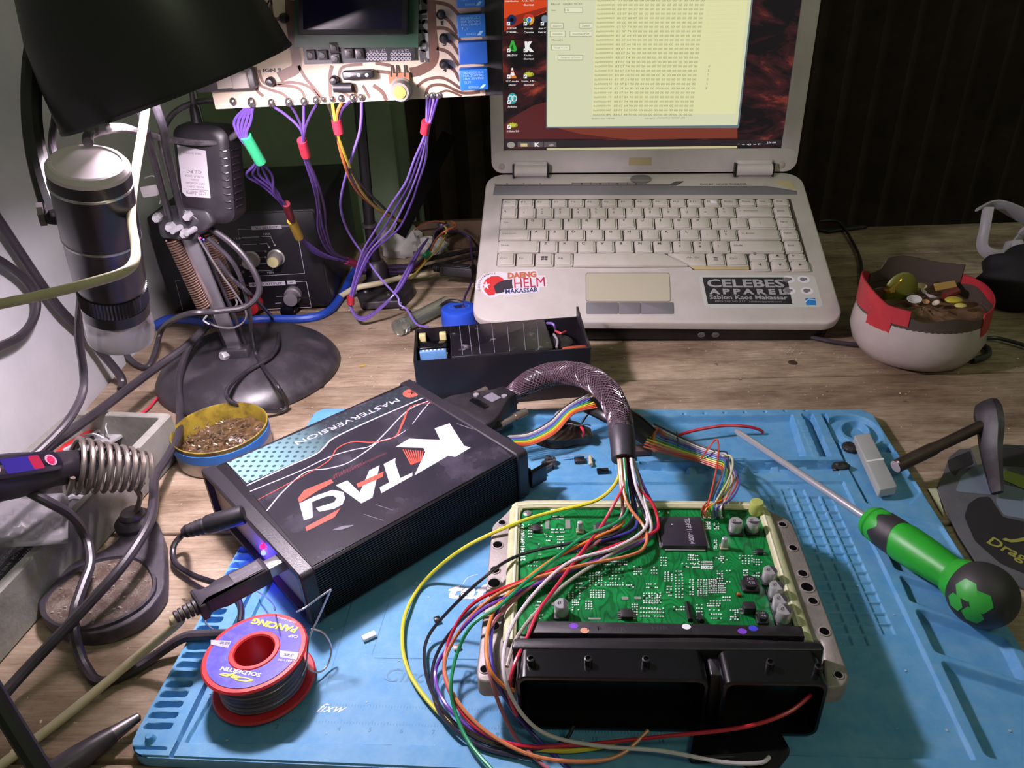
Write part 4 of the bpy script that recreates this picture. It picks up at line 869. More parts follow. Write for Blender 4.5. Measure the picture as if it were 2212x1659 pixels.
ring2 = side + [(KDp-y, z) for y, z in reversed(side)]
b.rings([[(x, y, z) for y, z in ring2] for x in (EC*0.5, KW-EC*0.5)]); obj('box_body', b, KBLK, ktag, smooth=20)
for x0 in (0.0, KW-EC):
    b = MB(); Mx = frame((x0, 0, 0), (0, 1, 0), z=(1, 0, 0))
    oo = rrect(-0.0005, KBASE, KDp+0.0005, kz+0.0012, 0.004, 4); ii = rrect(0.004, KBASE+0.004, KDp-0.004, kz-0.003, 0.003, 4)
    front = [(oo, 0.0), (oo, EC)] if x0 > 0 else [(oo, 0.0), (oo, EC)]
    rs = [[(x, y, z) for x, y in pl] for pl, z in ((offset(oo, -0.0008), 0.0), (oo, 0.0008), (oo, EC-0.0008), (offset(oo, -0.0008), EC), (ii, EC), (ii, 0.0), (offset(oo, -0.0008), 0.0))]
    b.rings(rs, M=Mx, cap=(False, False)); obj('end_frame', b, KCAP, ktag)
PNL = mat('beige_end_panel', 'b9a690', 0.5)
b = MB(); Mx = frame((0.004, 0, 0), (0, 1, 0), z=(1, 0, 0)); b.prism(rrect(0.002, KBASE+0.002, KDp-0.002, kz-0.002, 0.003), 0, 0.0015, M=Mx); fp = obj('front_panel', b, PNL, ktag)
b = MB(); Mx = frame((KW-0.0055, 0, 0), (0, 1, 0), z=(1, 0, 0)); b.prism(rrect(0.002, KBASE+0.002, KDp-0.002, kz-0.002, 0.003), 0, 0.0015, M=Mx); obj('rear_panel', b, KCAP, ktag)
LABM = mat('label_dark_film', '25232b', 0.24, col2='4a4652', ns=28, coat=0.3, nmix=(0.5, 0.8))
b = MB(); lq = [k1(*p) for p in ((195, 632), (1385, 128), (2000, 600), (742, 1290))]; b.prism(lq, kz-0.0006, kz+0.0002); lab = obj('label', b, LABM, ktag)
zk = kz+0.0003
def kpoly(pts, name, m, dz=0): b = MB(); b.flat([k1(*p) for p in pts], zk+dz); return obj(name, b, m, lab, smooth=0)
def dots_mat():
    m = mat('halftone_print', '7fa8ae', 0.4); nt = m.node_tree; L = nt.links; b = nt.nodes['Principled BSDF']; tc = nt.nodes.new('ShaderNodeTexCoord'); v = nt.nodes.new('ShaderNodeTexVoronoi'); v.inputs['Scale'].default_value = 190; v.inputs['Randomness'].default_value = 0.0
    mp_ = nt.nodes.new('ShaderNodeMapping'); mp_.inputs['Rotation'].default_value = (0, 0, 0.78); L.new(tc.outputs['Object'], mp_.inputs[0]); L.new(mp_.outputs[0], v.inputs['Vector']); r = nt.nodes.new('ShaderNodeValToRGB'); r.color_ramp.elements[0].position = 0.24; r.color_ramp.elements[1].position = 0.30
    r.color_ramp.elements[0].color = (*lin('263b42'), 1); L.new(v.outputs['Distance'], r.inputs[0])
    g = nt.nodes.new('ShaderNodeSeparateXYZ'); L.new(tc.outputs['Object'], g.inputs[0]); mr = nt.nodes.new('ShaderNodeMapRange'); mr.inputs[1].default_value = 0.01; mr.inputs[2].default_value = 0.085; L.new(g.outputs[0], mr.inputs[0])
    x = nt.nodes.new('ShaderNodeMix'); x.data_type = 'RGBA'; L.new(mr.outputs[0], x.inputs[0]); x.inputs[6].default_value = (*lin('86b3ba'), 1); x.inputs[7].default_value = (*lin('26262d'), 1)
    L.new(x.outputs[2], r.inputs[0]) if False else None
    y = nt.nodes.new('ShaderNodeMix'); y.data_type = 'RGBA'; rr = nt.nodes.new('ShaderNodeMapRange'); rr.inputs[1].default_value = 0.24; rr.inputs[2].default_value = 0.30; L.new(v.outputs['Distance'], rr.inputs[0]); L.new(rr.outputs[0], y.inputs[0]); y.inputs[6].default_value = (*lin('2a4148'), 1); L.new(x.outputs[2], y.inputs[7]); L.new(y.outputs[2], b.inputs['Base Color']); return m
kpoly([(205, 640), (640, 455), (1000, 300), (1300, 175), (1380, 140), (1480, 208), (1100, 385), (870, 490), (760, 585), (330, 770)], 'halftone_print', dots_mat(), -0.00005)
WK = mat('label_white', 'cdc6de', 0.4); RK = mat('label_red', 'cf4a3c', 0.4)
kpoly([(1510, 425), (1605, 393), (1697, 535), (1738, 545), (1640, 605), (1596, 597), (1383, 722), (1452, 575), (1440, 548), (1265, 542), (1350, 490), (1545, 497)], 'letter_K', WK)
kpoly([(1190, 650), (1265, 612), (1262, 640), (1295, 738), (1372, 703), (1370, 725), (1175, 833), (1165, 797), (1225, 765)], 'letter_T', WK)
kpoly([(890, 783), (962, 753), (1040, 828), (1100, 690), (1165, 657), (1120, 860), (1050, 897)], 'letter_A', WK)
kpoly([(1020, 775), (1190, 697), (1185, 730), (1030, 800)], 'letter_A_bar', RK, 0.0001)
kpoly([(690, 1005), (660, 897), (760, 850), (870, 812), (935, 825), (948, 865), (930, 905), (880, 930), (785, 950), (765, 925), (880, 890), (893, 865), (875, 850), (830, 853), (740, 888), (745, 985)], 'letter_G', WK)
kpoly([(650, 868), (690, 815), (800, 770), (860, 745), (875, 765), (780, 815), (660, 893)], 'red_stroke', RK); kpoly([(700, 1045), (880, 950), (920, 925), (880, 985), (705, 1072)], 'red_stroke', RK)
b = MB()
for i in range(9): a = i/8; b.strip([k1(1312+a*125, 558+a*8), k1(1365+a*62, 655-a*25)], 0.0007, zk)
obj('red_hatching', b, RK, lab, smooth=0)
b = MB()
for i in range(34): x = 870+i*10; y = 748-i*4.9; h = 34-i*0.7; b.strip([k1(x, y), k1(x+8, y-h)], 0.0003, zk)
obj('fine_hatching', b, mat('label_dim_red', '6e3034', 0.4), lab, smooth=0)
b = MB()
b.strip([k1(*p) for p in [(330, 785), (600, 660), (760, 590), (820, 540), (880, 485), (1100, 380), (1490, 212)]], 0.0012, zk+0.00005)
b.strip([k1(*p) for p in [(350, 822), (650, 700), (850, 605), (1000, 560), (1110, 535), (1200, 455), (1300, 350), (1380, 290), (1520, 235)]], 0.0009, zk+0.00005)
b.strip([k1(*p) for p in [(455, 945), (560, 820), (700, 700), (830, 680), (960, 645), (1080, 570), (1160, 510), (1260, 480), (1330, 438)]], [0.0009]*8+[0.0003], zk+0.00006)
b.strip([k1(*p) for p in [(1370, 400), (1430, 320), (1490, 250)]], [0.0002, 0.0009, 0.0003], zk+0.00006)
obj('white_swoosh', b, WK, lab, smooth=0)
b = MB(); b.strip([k1(*p) for p in [(400, 875), (560, 790), (830, 640), (900, 550), (1000, 510), (1130, 513), (1260, 478), (1310, 390), (1350, 300), (1420, 270), (1530, 265)]], [0.0004, 0.0006, 0.0008, 0.0008, 0.001, 0.0011, 0.001, 0.0016, 0.001, 0.0008, 0.0004], zk+0.00007); obj('red_swoosh', b, RK, lab, smooth=0)
b = MB(); q = k1(1363, 204); b.flat(circ(*q, 0.0062, 24), zk+0.0001); c = obj('round_logo', b, mat('logo_red', 'e2574a', 0.4), lab, smooth=0)
b = MB(); b.text('K', (q[0]-0.002, q[1]-0.0022, q[0]+0.002, q[1]+0.0022), zk+0.0002, rot=math.pi, bold=0.03); obj('logo_letter', b, LABM, c, smooth=0)
qa, qb = Vector(k1(1282, 245)), Vector(k1(640, 522)); mid_ = (qa+qb)/2; w = (qa-qb).length; an_ = math.atan2((qb-qa).y, (qb-qa).x)
b = MB(); b.text('MASTERVERSION', (mid_.x-w/2, mid_.y-0.0026, mid_.x+w/2, mid_.y+0.0026), zk+0.0001, rot=an_); obj('lettering', b, WK, lab, smooth=0)
b = MB()
b.strip([k1(870, 1065), k1(930, 1050), k1(1000, 1035)], [0.0005, 0.003, 0.0006], zk, sub=5); b.strip([k1(1140, 905), k1(1250, 940)], 0.0004, zk); b.strip([k1(1065, 965), k1(1190, 1005)], 0.0004, zk); b.strip([k1(1650, 395), k1(1750, 430)], 0.0006, zk)
obj('scuff_marks', b, mat('scuff', '5d5964', 0.7), lab, smooth=0)
# front panel leds, sockets
def kf(px, py, x=0.0035):     # a point on the front panel plane
    Mi = MK.inverted(); o = Mi @ CAM; d = Mi.to_3x3() @ raydir(px, py); t = (x-o.x)/d.x; q = o+d*t; return q
for px_, py_, nm, c_ in ((569, 1180, 'red_led', 'ff1040'), (571, 1193, 'blue_led', '4a50ff')):
    q = kf(px_, py_); b = MB(); b.sphere((0.0030, q.y, q.z), 0.0017, 14, 8); obj(nm, b, mat(nm, c_, 0.3, emit=(9 if 'blue' in nm else 7), ecol=c_), ktag, label=nm.replace('_', ' ')+' lit')
q = kf(571, 1193)
bl = bpy.data.lights.new('blue_led_light', 'POINT'); bl.energy = 0.022; bl.color = (0.07, 0.04, 1.0); bl.shadow_soft_size = 0.003
bo = bpy.data.objects.new('blue_led_light', bl); COL.objects.link(bo); bo.location = MK @ Vector((-0.006, q.y+0.0, q.z))
LEDY = q.y
# rear: d-sub post and the ribbon socket
q = MK.inverted() @ P(1075, 845, 0.03)
b = MB(); b.box((KW+0.004, KDp*0.62, 0.014), (0.010, 0.058, 0.020), 0.001, 0.003); obj('port_shell', b, BLKD, ktag)
b = MB(); b.box((KW+0.003, KDp*0.16, 0.014), (0.008, 0.034, 0.012), 0.001); obj('ribbon_socket', b, BLK, ktag)
for dy in (-0.021, 0.021): b = MB(); b.box((KW+0.009, KDp*0.16+dy, 0.014), (0.014, 0.003, 0.014), 0.0008); obj('socket_latch', b, BLKG, ktag)
# ---------------------------------------------------------------- solder spool
RED = mat('red_plastic', 'c22a30', 0.35, spec=0.6)
sb = (P(457, 1490, .0066)+P(690, 1470, .0066))/2; sc = PY(551, 1410, sb.y+0.001)
SR = 0.0253; SH = (sc-sb).length; MS = zframe(sb+Vector((0, 0, 0.0014)), (sc-sb).normalized())
spool = thing('solder_spool', MS, 'red plastic spool of solder wire with a blue-violet paper label, standing on the blue mat', 'solder spool')
b = MB(); ri = 0.0098
b.rings([[(r*math.cos(2*math.pi*j/48), r*math.sin(2*math.pi*j/48), z) for j in range(48)] for r, z in ((ri, 0), (SR, 0), (SR+0.0008, 0.001), (SR, 0.002), (0.0145, 0.002), (0.0135, SH-0.002), (SR, SH-0.002), (SR+0.0008, SH-0.001), (SR, SH), (ri+0.0032, SH), (ri+0.0025, SH+0.0008), (ri+0.0006, SH+0.0008), (ri, SH), (ri, 0))], cap=(False, False))
obj('reel', b, RED, spool)
b = MB(); pr_ = []
n = 26
for i in range(n):
    z = 0.0024+(SH-0.0048)*i/n; dz = (SH-0.0048)/n; R = 0.0212 + 0.0006*math.sin(i*1.7)
    pr_ += [(R-0.0008, z), (R, z+dz*0.5)]
pr_ = [(0.014, 0.0023)]+pr_+[(0.014, SH-0.0023)]
b.lathe(pr_, 56, cap=(False, False)); obj('solder_winding', b, mat('solder_dull', 'a39ca2', 0.32, 0.9), spool, smooth=60)
VIO = mat('violet_paper', '5a52b8', 0.3, col2='8a86d8', ns=70, nmix=(0.45, 0.75))
b = MB(); b.rings([[(r*math.cos(2*math.pi*j/56), r*math.sin(2*math.pi*j/56), SH+0.0003) for j in range(56)] for r in (0.0122, SR-0.0022)], cap=(False, False)); pl = obj('paper_label', b, VIO, spool)
def s_(px, py): return LOC(MS, px, py, SH+0.0004)
def zs_(x, y): return s_(260+x/2.968, 1100+y/2.968)
b = MB()
def spt(s, q0, q1, th, rot=None, **kw):     # text between two pixel points, th = height
    a, c = Vector(zs_(*q0)), Vector(zs_(*q1)); m = (a+c)/2; w = (c-a).length; an = math.atan2((c-a).y, (c-a).x); b.text(s, (m.x-w/2, m.y-th/2, m.x+w/2, m.y+th/2), SH+0.0005, rot=an, **kw)
spt('PANCING', (1130, 775), (845, 715), 0.0042, bold=0.05); spt('Cap', (850, 1100), (640, 1055), 0.0036, bold=0.04, shear=0.4)
obj('lettering', b, mat('yellow_print', 'd8d452', 0.4), pl, smooth=0)
b = MB(); spt('SOLDERTIN', (900, 1065), (645, 1020), 0.0024, bold=0.04); spt('SURABAYA', (1125, 728), (1000, 690), 0.0011); spt('CAP', (1138, 820), (1078, 812), 0.0018, bold=0.02); spt('CORE WIRE', (1115, 975), (1010, 965), 0.0012)
obj('lettering', b, WHT, pl, smooth=0)
for q in ([(1022, 905), (1145, 918), (1130, 965), (1022, 948)], [(580, 838), (712, 845), (690, 890), (580, 868)]):
    b = MB(); b.flat([zs_(*p) for p in q], SH+0.00045); o = obj('size_patch', b, mat('pale_patch', 'b9b6cc', 0.4), pl, smooth=0)
b = MB(); spt('0.8%', (1110, 938), (1048, 932), 0.0018, bold=0.02); spt('60/40', (700, 862), (640, 856), 0.0018, bold=0.02); obj('lettering', b, INK, pl, smooth=0)
Mi = MS.inverted()
def loose(pts, r=0.0005):
    b = MB(); b.tube([Mi @ P(x, y, z) for x, y, z in pts], r, 8, 8); obj('loose_solder_wire', b, SOLD, spool)
loose([(640, 1480, .012), (660, 1440, .018), (668, 1380, .028), (690, 1330, .036), (715, 1273, .050)])
loose([(715, 1273, .050), (690, 1290, .048), (660, 1312, .045), (640, 1322, .046)])
loose([(672, 1358, .030), (700, 1368, .026), (716, 1400, .016), (708, 1435, .010), (690, 1452, .010), (668, 1445, .014), (662, 1425, .018)])
loose([(470, 1310, .012), (447, 1322, .010), (445, 1345, .010), (462, 1360, .012)], 0.0004)
loose([(556, 1278, .013), (575, 1290, .018), (590, 1306, .03), (594, 1318, .044)], 0.0004)

# ---------------------------------------------------------------- screwdriver
tip = P(1590, 931, .0075); ballr = 0.0172; bc = P(2122, 1285, .0085+ballr+0.0005)
ax = (bc-tip).normalized(); Ltot = (bc-tip).length; MD_ = zframe(bc, ax)
sd = thing('screwdriver', MD_, 'green and black screwdriver with a football-patterned ball on its handle end', 'screwdriver')
GRN = mat('green_handle', '2aa52c', 0.42, col2='249a28', ns=50); BKH = mat('black_handle_band', '2c2a2c', 0.55)
hp2 = P(1862, 1112, .026); hl = (bc-hp2).length
b = MB(); b.lathe([(0.0001, -Ltot), (0.0016, -Ltot), (0.0024, -Ltot+0.003), (0.0024, -hl)], 18, cap=(True, True)); obj('shaft', b, STEEL, sd)
b = MB(); b.lathe([(0.004, -hl-0.001), (0.0088, -hl), (0.0098, -hl+0.002), (0.0104, -hl+0.0035), (0.0098, -hl+0.0045), (0.0106, -hl+0.006), (0.0108, -hl+0.011)], 32, cap=(True, False)); obj('grip_collar', b, GRN, sd)
b = MB(); N = 32; rs = []
for z, r in ((-hl+0.0105, 0.0109), (-hl+0.014, 0.0111), (-hl+0.0225, 0.0112)):
    rs.append([(r*math.cos(2*math.pi*j/N), r*math.sin(2*math.pi*j/N), z+(0.0022*math.sin(j*1.1) if z < -hl+0.012 else 0.0016*math.sin(j*0.39+1))) for j in range(N)])
b.rings(rs, cap=(False, False)); obj('black_band', b, BKH, sd)
b = MB(); b.lathe([(0.0105, -hl+0.009), (0.0110, -hl+0.022), (0.0116, -hl+0.027), (0.0112, -hl+0.038), (0.0096, -hl+0.055), (0.0092, -hl+0.066), (0.0105, -0.018), (0.0128, -0.0115)], 32, cap=(True, True)); obj('grip', b, GRN, sd)
def ball_mat():
    return BKH
b = MB(); b.sphere((0, 0, 0), ballr, 40, 26); bl_ = obj('ball_end', b, BKH, sd)
# pentagon panels that face the camera side
Mi = MD_.inverted(); b = MB()
def panel(px, py, r, n=5, rot=0):
    o = Mi @ CAM; d = (Mi.to_3x3() @ raydir(px, py)).normalized(); bq = o.dot(d); cq = o.dot(o)-ballr**2; disc_ = bq*bq-cq
    if disc_ < 0: return
    hit = (o + d*(-bq-math.sqrt(disc_))).normalized(); u = hit.orthogonal().normalized(); v = hit.cross(u); ring = []
    rs = []
    for k in (0.001, 0.5, 1.0):
        rs.append([(hit + (u*math.cos(2*math.pi*j/n+rot)+v*math.sin(2*math.pi*j/n+rot))*r/ballr*k).normalized()*(ballr+0.00025) for j in range(n)])
    rs2 = []
    b = MB(); b.rings(rs, cap=(True, False)); obj('football_panel', b, mat('panel_green', '2f9a35', 0.45), bl_)
for px_, py_, r in ((2086, 1274, 0.0062), (2118, 1302, 0.0062), (2100, 1330, 0.0055), (2062, 1300, 0.005)): panel(px_, py_, r, 6, 0.3)

# ---------------------------------------------------------------- black connector, braided harness and its coloured wires
Mz = Matrix.Translation(P(1050, 860, .01))
har = thing('wiring_harness', Mz, 'braided black harness with plug hood fanning out into many coloured wires', 'wire harness')
Hi = Mz.inverted()
def hob(name, b, m, par=None, **kw):
    for i, v in enumerate(b.v): b.v[i] = Hi @ v if par is None else Hi @ v
    return obj(name, b, m, par or har, **kw)
q0 = MK @ Vector((KW+0.006, KDp*0.62, 0.026)); kx = (MK.to_3x3() @ Vector((1, 0, 0))); ky = (MK.to_3x3() @ Vector((0, 1, 0)))
MC = frame(q0, kx, z=(0, 0, 1))
b = MB(); b.prism(rpoly([(0.0045, -0.026), (0.014, -0.026), (0.026, -0.020), (0.043, -0.0095), (0.052, -0.0085), (0.052, 0.0085), (0.043, 0.0095), (0.026, 0.020), (0.014, 0.026), (0.0045, 0.026)], 0.002, 2), -0.008, 0.0085, 0.0015, M=MC); hob('plug_hood', b, BLKD)
b = MB()
b.prism(rrect(0.018, -0.009, 0.024, 0.009, 0.001), 0.0085, 0.0092, 0.0003, M=MC); hob('hood_recess', b, BLKG)
b = MB(); b.prism(rrect(0.029, -0.006, 0.038, 0.005, 0.0005), 0.0085, 0.0091, 0, M=MC); hob('grey_patch', b, mat('grey_patch', '77727e', 0.5))
for x, y in ((0.027, 0.011), (0.041, -0.006)):
    b = MB(); b.lathe([(0.0024, 0.0085), (0.0024, 0.0097), (0.0001, 0.01)], 6, M=MC @ Matrix.Translation((x, y, 0)), cap=(True, False)); hob('hood_screw', b, STEEL)
for sy in (-1, 1):
    b = MB(); b.tube([MC @ Vector((0.000, sy*0.0235, 0)), MC @ Vector((0.020, sy*0.0235, 0))], 0.0042, 12); hob('thumbscrew_holder', b, BLKG)
    b = MB(); b.tube([MC @ Vector((0.018, sy*0.0235, 0)), MC @ Vector((0.036, sy*0.0235, 0)), MC @ Vector((0.0361, sy*0.0235, 0)), MC @ Vector((0.047, sy*0.0235, 0))], [0.0024, 0.0024, 0.0031, 0.0031], 12, smooth=False); hob('thumbscrew', b, mat('thumbscrew_brass', 'a89a90', 0.35, 0.8))
def braid_mat():
    m = mat('braided_sleeve', '2c2026', 0.35, spec=0.7); nt = m.node_tree; L = nt.links; bb = nt.nodes['Principled BSDF']
    tc = nt.nodes.new('ShaderNodeTexCoord'); uvm = tc.outputs['UV']; mp_ = nt.nodes.new('ShaderNodeMapping'); L.new(uvm, mp_.inputs[0]); mp_.inputs['Scale'].default_value = (1, 1, 1)
    w = nt.nodes.new('ShaderNodeTexChecker'); w.inputs['Scale'].default_value = 1; mp_.inputs['Rotation'].default_value = (0, 0, math.radians(45)); w.inputs['Color1'].default_value = (*lin('1d1216'), 1); w.inputs['Color2'].default_value = (*lin('6d5058'), 1)
    L.new(mp_.outputs[0], w.inputs['Vector']); L.new(w.outputs['Color'], bb.inputs['Base Color']); bp = nt.nodes.new('ShaderNodeBump'); bp.inputs['Strength'].default_value = 0.8; bp.inputs['Distance'].default_value = 0.001; L.new(w.outputs['Fac'], bp.inputs['Height']); L.new(bp.outputs[0], bb.inputs['Normal']); return m
slv = [MC @ Vector((0.050, 0, 0)), MC @ Vector((0.058, -0.001, 0.004)), P(1150, 822, .042), P(1205, 806, .048), P(1262, 812, .055), P(1310, 843, .062), P(1336, 895, .066), P(1342, 935, .066)]
# strands wound both ways round the sleeve core
cp, cr_ = catmull(slv, [0.0072]*2+[0.0085]*4+[0.0078, 0.0072], 14)
b = MB(); b.tube(cp, list(cr_), 16, smooth=False); core = hob('braided_sleeve', b, mat('sleeve_core', '160c10', 0.45, col2='451c22', ns=60, nmix=(0.5, 0.8)))
b = MB(); nrm = (cp[1]-cp[0]).orthogonal().normalized(); fr = []
for i, p in enumerate(cp):
    t = (cp[min(i+1, len(cp)-1)]-cp[max(i-1, 0)]).normalized(); nrm = (nrm-t*nrm.dot(t)).normalized(); fr.append((p, nrm.copy(), t.cross(nrm), cr_[i]))
for sgn in (1, -1):
    for s in range(16):
        pts = []
        for i in range(0, len(fr), 1):
            p, n_, bi, r = fr[i]; a = 2*math.pi*s/16 + sgn*i*0.26; rr = r*1.0+0.0002+(0.00018 if (i//2+s) % 2 == 0 else -0.0001)*sgn
            pts.append(p+n_*math.cos(a)*rr+bi*math.sin(a)*rr)
        b.tube(pts, 0.00042, 4, smooth=False)
hob('braid_strands', b, mat('braid_gloss', '5e4a55', 0.25, spec=0.9), kind='stuff')
b = MB(); b.tube([P(1341, 925, .066), P(1345, 955, .064), P(1347, 993, .059)], [0.0082, 0.0079, 0.0074], 18); hob('heat_shrink', b, mat('heat_shrink_black', '2b2830', 0.5, bump=0.1, bs=400))
WC = dict(yellow='d8cc3a', black='25222a', orange='d9813a', orange2='c87a50', green='1f8a5a', blue='3a348f', purple='6a3fa0', red='c22338', red2='c43048', white='d8d0da', grey='a9a39c', brown='a4606a', black2='2a2433')
def wm(c): return mat('wire_'+c, WC[c], 0.3, spec=0.6)
def wz(x, y, i):
    """height of the wires above the bench along their run"""
    j = (i % 5)*0.0009
    if y < 1090: return 0.059+(y-990)/100*(0.046-0.059)+j
    if x > 1030 and y < 1450: return 0.0405+j
    if y > 1590: return 0.0105+j
    if x > 1030: return 0.0405-(y-1450)/140*0.030+j
    d = max(0, min(1, (1030-x)/100)); dy = max(0, min(1, (y-1330)/240)); return 0.0405*(1-max(d, dy))+0.0100*max(d, dy)+j
WIRES = [
 ('yellow', [(1338, 990), (1335, 1035), (1290, 1080), (1195, 1105), (1110, 1132), (1000, 1185), (920, 1252), (878, 1320), (869, 1390), (885, 1455), (930, 1520), (980, 1562), (1070, 1602), (1200, 1622), (1290, 1615), (1338, 1600)]),
 ('black', [(1352, 990), (1362, 1060), (1366, 1120), (1325, 1155), (1240, 1172), (1120, 1200), (1040, 1252), (955, 1335), (921, 1385), (918, 1440), (936, 1500), (985, 1565), (1060, 1608), (1150, 1618), (1215, 1603), (1240, 1568)]),
 ('orange', [(1336, 990), (1342, 1060), (1346, 1110), (1340, 1135), (1290, 1160), (1200, 1205), (1120, 1265), (1070, 1315), (1052, 1375), (1056, 1440), (1085, 1480), (1112, 1492)]),
 ('orange2', [(1340, 992), (1352, 1080), (1392, 1140), (1394, 1178), (1360, 1200), (1240, 1225), (1120, 1262), (1045, 1305), (985, 1375), (960, 1440), (985, 1510), (1050, 1580), (1150, 1632), (1260, 1645), (1340, 1630), (1400, 1578)]),
 ('green', [(1348, 990), (1352, 1045), (1356, 1100), (1330, 1130), (1260, 1160), (1180, 1222), (1130, 1262), (1080, 1308), (1020, 1350), (988, 1410), (974, 1480), (984, 1540), (1012, 1602), (1062, 1662)]),
 ('blue', [(1356, 990), (1364, 1050), (1376, 1118), (1362, 1148), (1285, 1172), (1200, 1205), (1130, 1262), (1085, 1300), (1062, 1365), (1066, 1450), (1105, 1530), (1165, 1600), (1232, 1662)]),
 ('purple', [(1366, 990), (1390, 1050), (1416, 1105), (1412, 1148), (1370, 1178), (1230, 1232), (1130, 1275), (1035, 1322), (968, 1398), (940, 1455), (962, 1520), (1035, 1585), (1140, 1612), (1230, 1606)]),
 ('red', [(1360, 990), (1376, 1050), (1408, 1085), (1421, 1125), (1412, 1150), (1330, 1178), (1210, 1225), (1110, 1262), (1035, 1295), (995, 1335), (966, 1395), (960, 1455), (985, 1520), (1040, 1580), (1130, 1612), (1260, 1608), (1420, 1592), (1600, 1572), (1700, 1540), (1752, 1500)]),
 ('red2', [(1350, 990), (1350, 1040), (1331, 1080), (1300, 1135), (1262, 1185), (1205, 1262), (1165, 1318), (1138, 1378), (1110, 1440), (1100, 1500), (1116, 1545)]),
 ('white', [(1363, 990), (1374, 1050), (1398, 1110), (1388, 1148), (1325, 1185), (1235, 1212), (1170, 1265), (1115, 1335), (1090, 1400), (1092, 1470), (1130, 1545), (1190, 1590), (1300, 1612), (1430, 1622), (1560, 1646), (1640, 1648), (1662, 1635)]),
 ('black2', [(1358, 990), (1372, 1060), (1395, 1120), (1400, 1140), (1372, 1162), (1300, 1200), (1200, 1250), (1100, 1285), (1030, 1312), (970, 1370), (937, 1432), (936, 1500), (962, 1555), (1035, 1612), (1150, 1640)]),
 ('brown', [(1346, 990), (1345, 1060), (1335, 1130), (1250, 1200), (1130, 1280), (1062, 1350), (1050, 1410), (1062, 1470), (1082, 1530), (1112, 1590), (1150, 1632), (1186, 1662)]),
 ('grey', [(1368, 992), (1392, 1080), (1405, 1150), (1340, 1185), (1230, 1255), (1160, 1320), (1115, 1380), (1095, 1440)])]
for i, (c, pts) in enumerate(WIRES):
    b = MB(); P3 = []
    for k, (x, y) in enumerate(pts):
        z = wz(x, y, i)
        if c == 'red' and x > 1300 and y > 1500: z = 0.010+(x-1300)/452*0.022
        P3.append(P(x, y, z))
    b.tube(P3, 0.00095 if c != 'yellow' else 0.0011, 8, 6); hob('wire', b, wm(c), label=c.rstrip('2')+' wire')

# ---------------------------------------------------------------- rainbow ribbon cable
Mr = Matrix.Translation(P(1300, 900, .012)); rib = thing('ribbon_cable', Mr, 'rainbow ribbon cable wrapped in black tape with thin wire ends soldered to the green board', 'ribbon cable')
Ri = Mr.inverted()
def rob(name, b, m, **kw):
    for i, v in enumerate(b.v): b.v[i] = Ri @ v
    return obj(name, b, m, rib, **kw)
RC = ['a4563c', 'c8452e', 'd98a3a', 'd8cc3a', '4a9c4a', '4a78b8', '5a4a9c', '9a95a0', 'd8d4d0', '3a3234']
def ribbon(path, width, up_pts=None):
    """path: centre px,z and lateral px offset pairs"""
    for i, c in enumerate(RC):
        pts = []
        for (x0, y0, x1, y1, z) in path:
            t = i/(len(RC)-1); pts.append(P(x0+(x1-x0)*t, y0+(y1-y0)*t, z+0.0004*math.sin(i)))
        b = MB(); b.tube(pts, width, 6, 6); rob('ribbon_wire', b, mat('ribbon_'+c, c, 0.35))
ribbon([(1118, 962, 1095, 940, .018), (1150, 960, 1140, 935, .016), (1200, 935, 1185, 912, .022), (1240, 893, 1222, 878, .030), (1290, 880, 1270, 848, .034)], 0.0006)
ribbon([(1390, 965, 1412, 915, .022), (1440, 980, 1452, 935, .018), (1500, 995, 1510, 962, .016), (1545, 1010, 1556, 975, .018)], 0.0007)
ENDS = [(1517, 1118), (1522, 1116), (1527, 1118), (1533, 1116), (1538, 1118), (1543, 1117), (1548, 1118), (1552, 1116), (1557, 1118), (1562, 1116)]
for i, c in enumerate(RC):
    t = i/9; x0, y0 = 1545+11*t, 1010-35*t
    mx = 1540+ (i*37 % 45); b = MB(); b.tube([P(x0, y0, .018), P(1560+12*t, y0+6, .024), P(mx+15, 1035, .036), P(mx-5+8*t, 1075, .044), P(ENDS[i][0], ENDS[i][1]-20, .046), P(*ENDS[i], .0372)], 0.00055, 6, 6); rob('fine_wire', b, mat('ribbon_'+c, c, 0.35))
b = MB(); b.tube([P(1515, 990, .018), P(1545, 950, .026), P(1552, 965, .03), P(1548, 1010, .034), P(1532, 1080, .046), P(1520, 1110, .0375)], 0.0006, 6); rob('fine_wire', b, mat('ribbon_c8452e', 'c8452e', 0.35))
b = MB(); b.tube([P(1560, 985, .024), P(1578, 985, .03), P(1583, 1005, .036), P(1572, 1040, .042), P(1546, 1085, .046), P(1540, 1112, .0375)], 0.0007, 6); rob('fine_wire', b, mat('wire_pale', 'cfc9a0', 0.35))
b = MB(); c0, c1 = P(1275, 872, .030), P(1395, 938, .024); m_ = (c0+c1)/2
b.tube([c0, P(1320, 890, .031), P(1365, 915, .028), P(1402, 945, .022)], [0.009, 0.0105, 0.0098, 0.0085], 14, flat=0.45, up=Vector((0, -0.4, 0.9)).normalized()); rob('tape_wrap', b, TAPE)
b = MB(); b.tube([P(1414, 925, .024), P(1408, 948, .020), P(1418, 970, .016), P(1432, 968, .014), P(1436, 948, .016), P(1420, 928, .022)], [0.0015]*6, 8, flat=2.2); rob('folded_ribbon_end', b, mat('ribbon_fold', 'b5563a', 0.35, col2='d08c50', ns=200))
b = MB(); b.rings([[P(1462, 948, .019)+Vector((0.0035*math.cos(t*math.pi/8)*0.4, 0.0085*math.cos(t*math.pi/8), 0.003*math.sin(t*math.pi/8))) + Vector(o_) for t in range(16)] for o_ in ((0, 0, 0), (0.0006, 0, 0))], cap=(False, False)); rob('tie_thread', b, BLK)
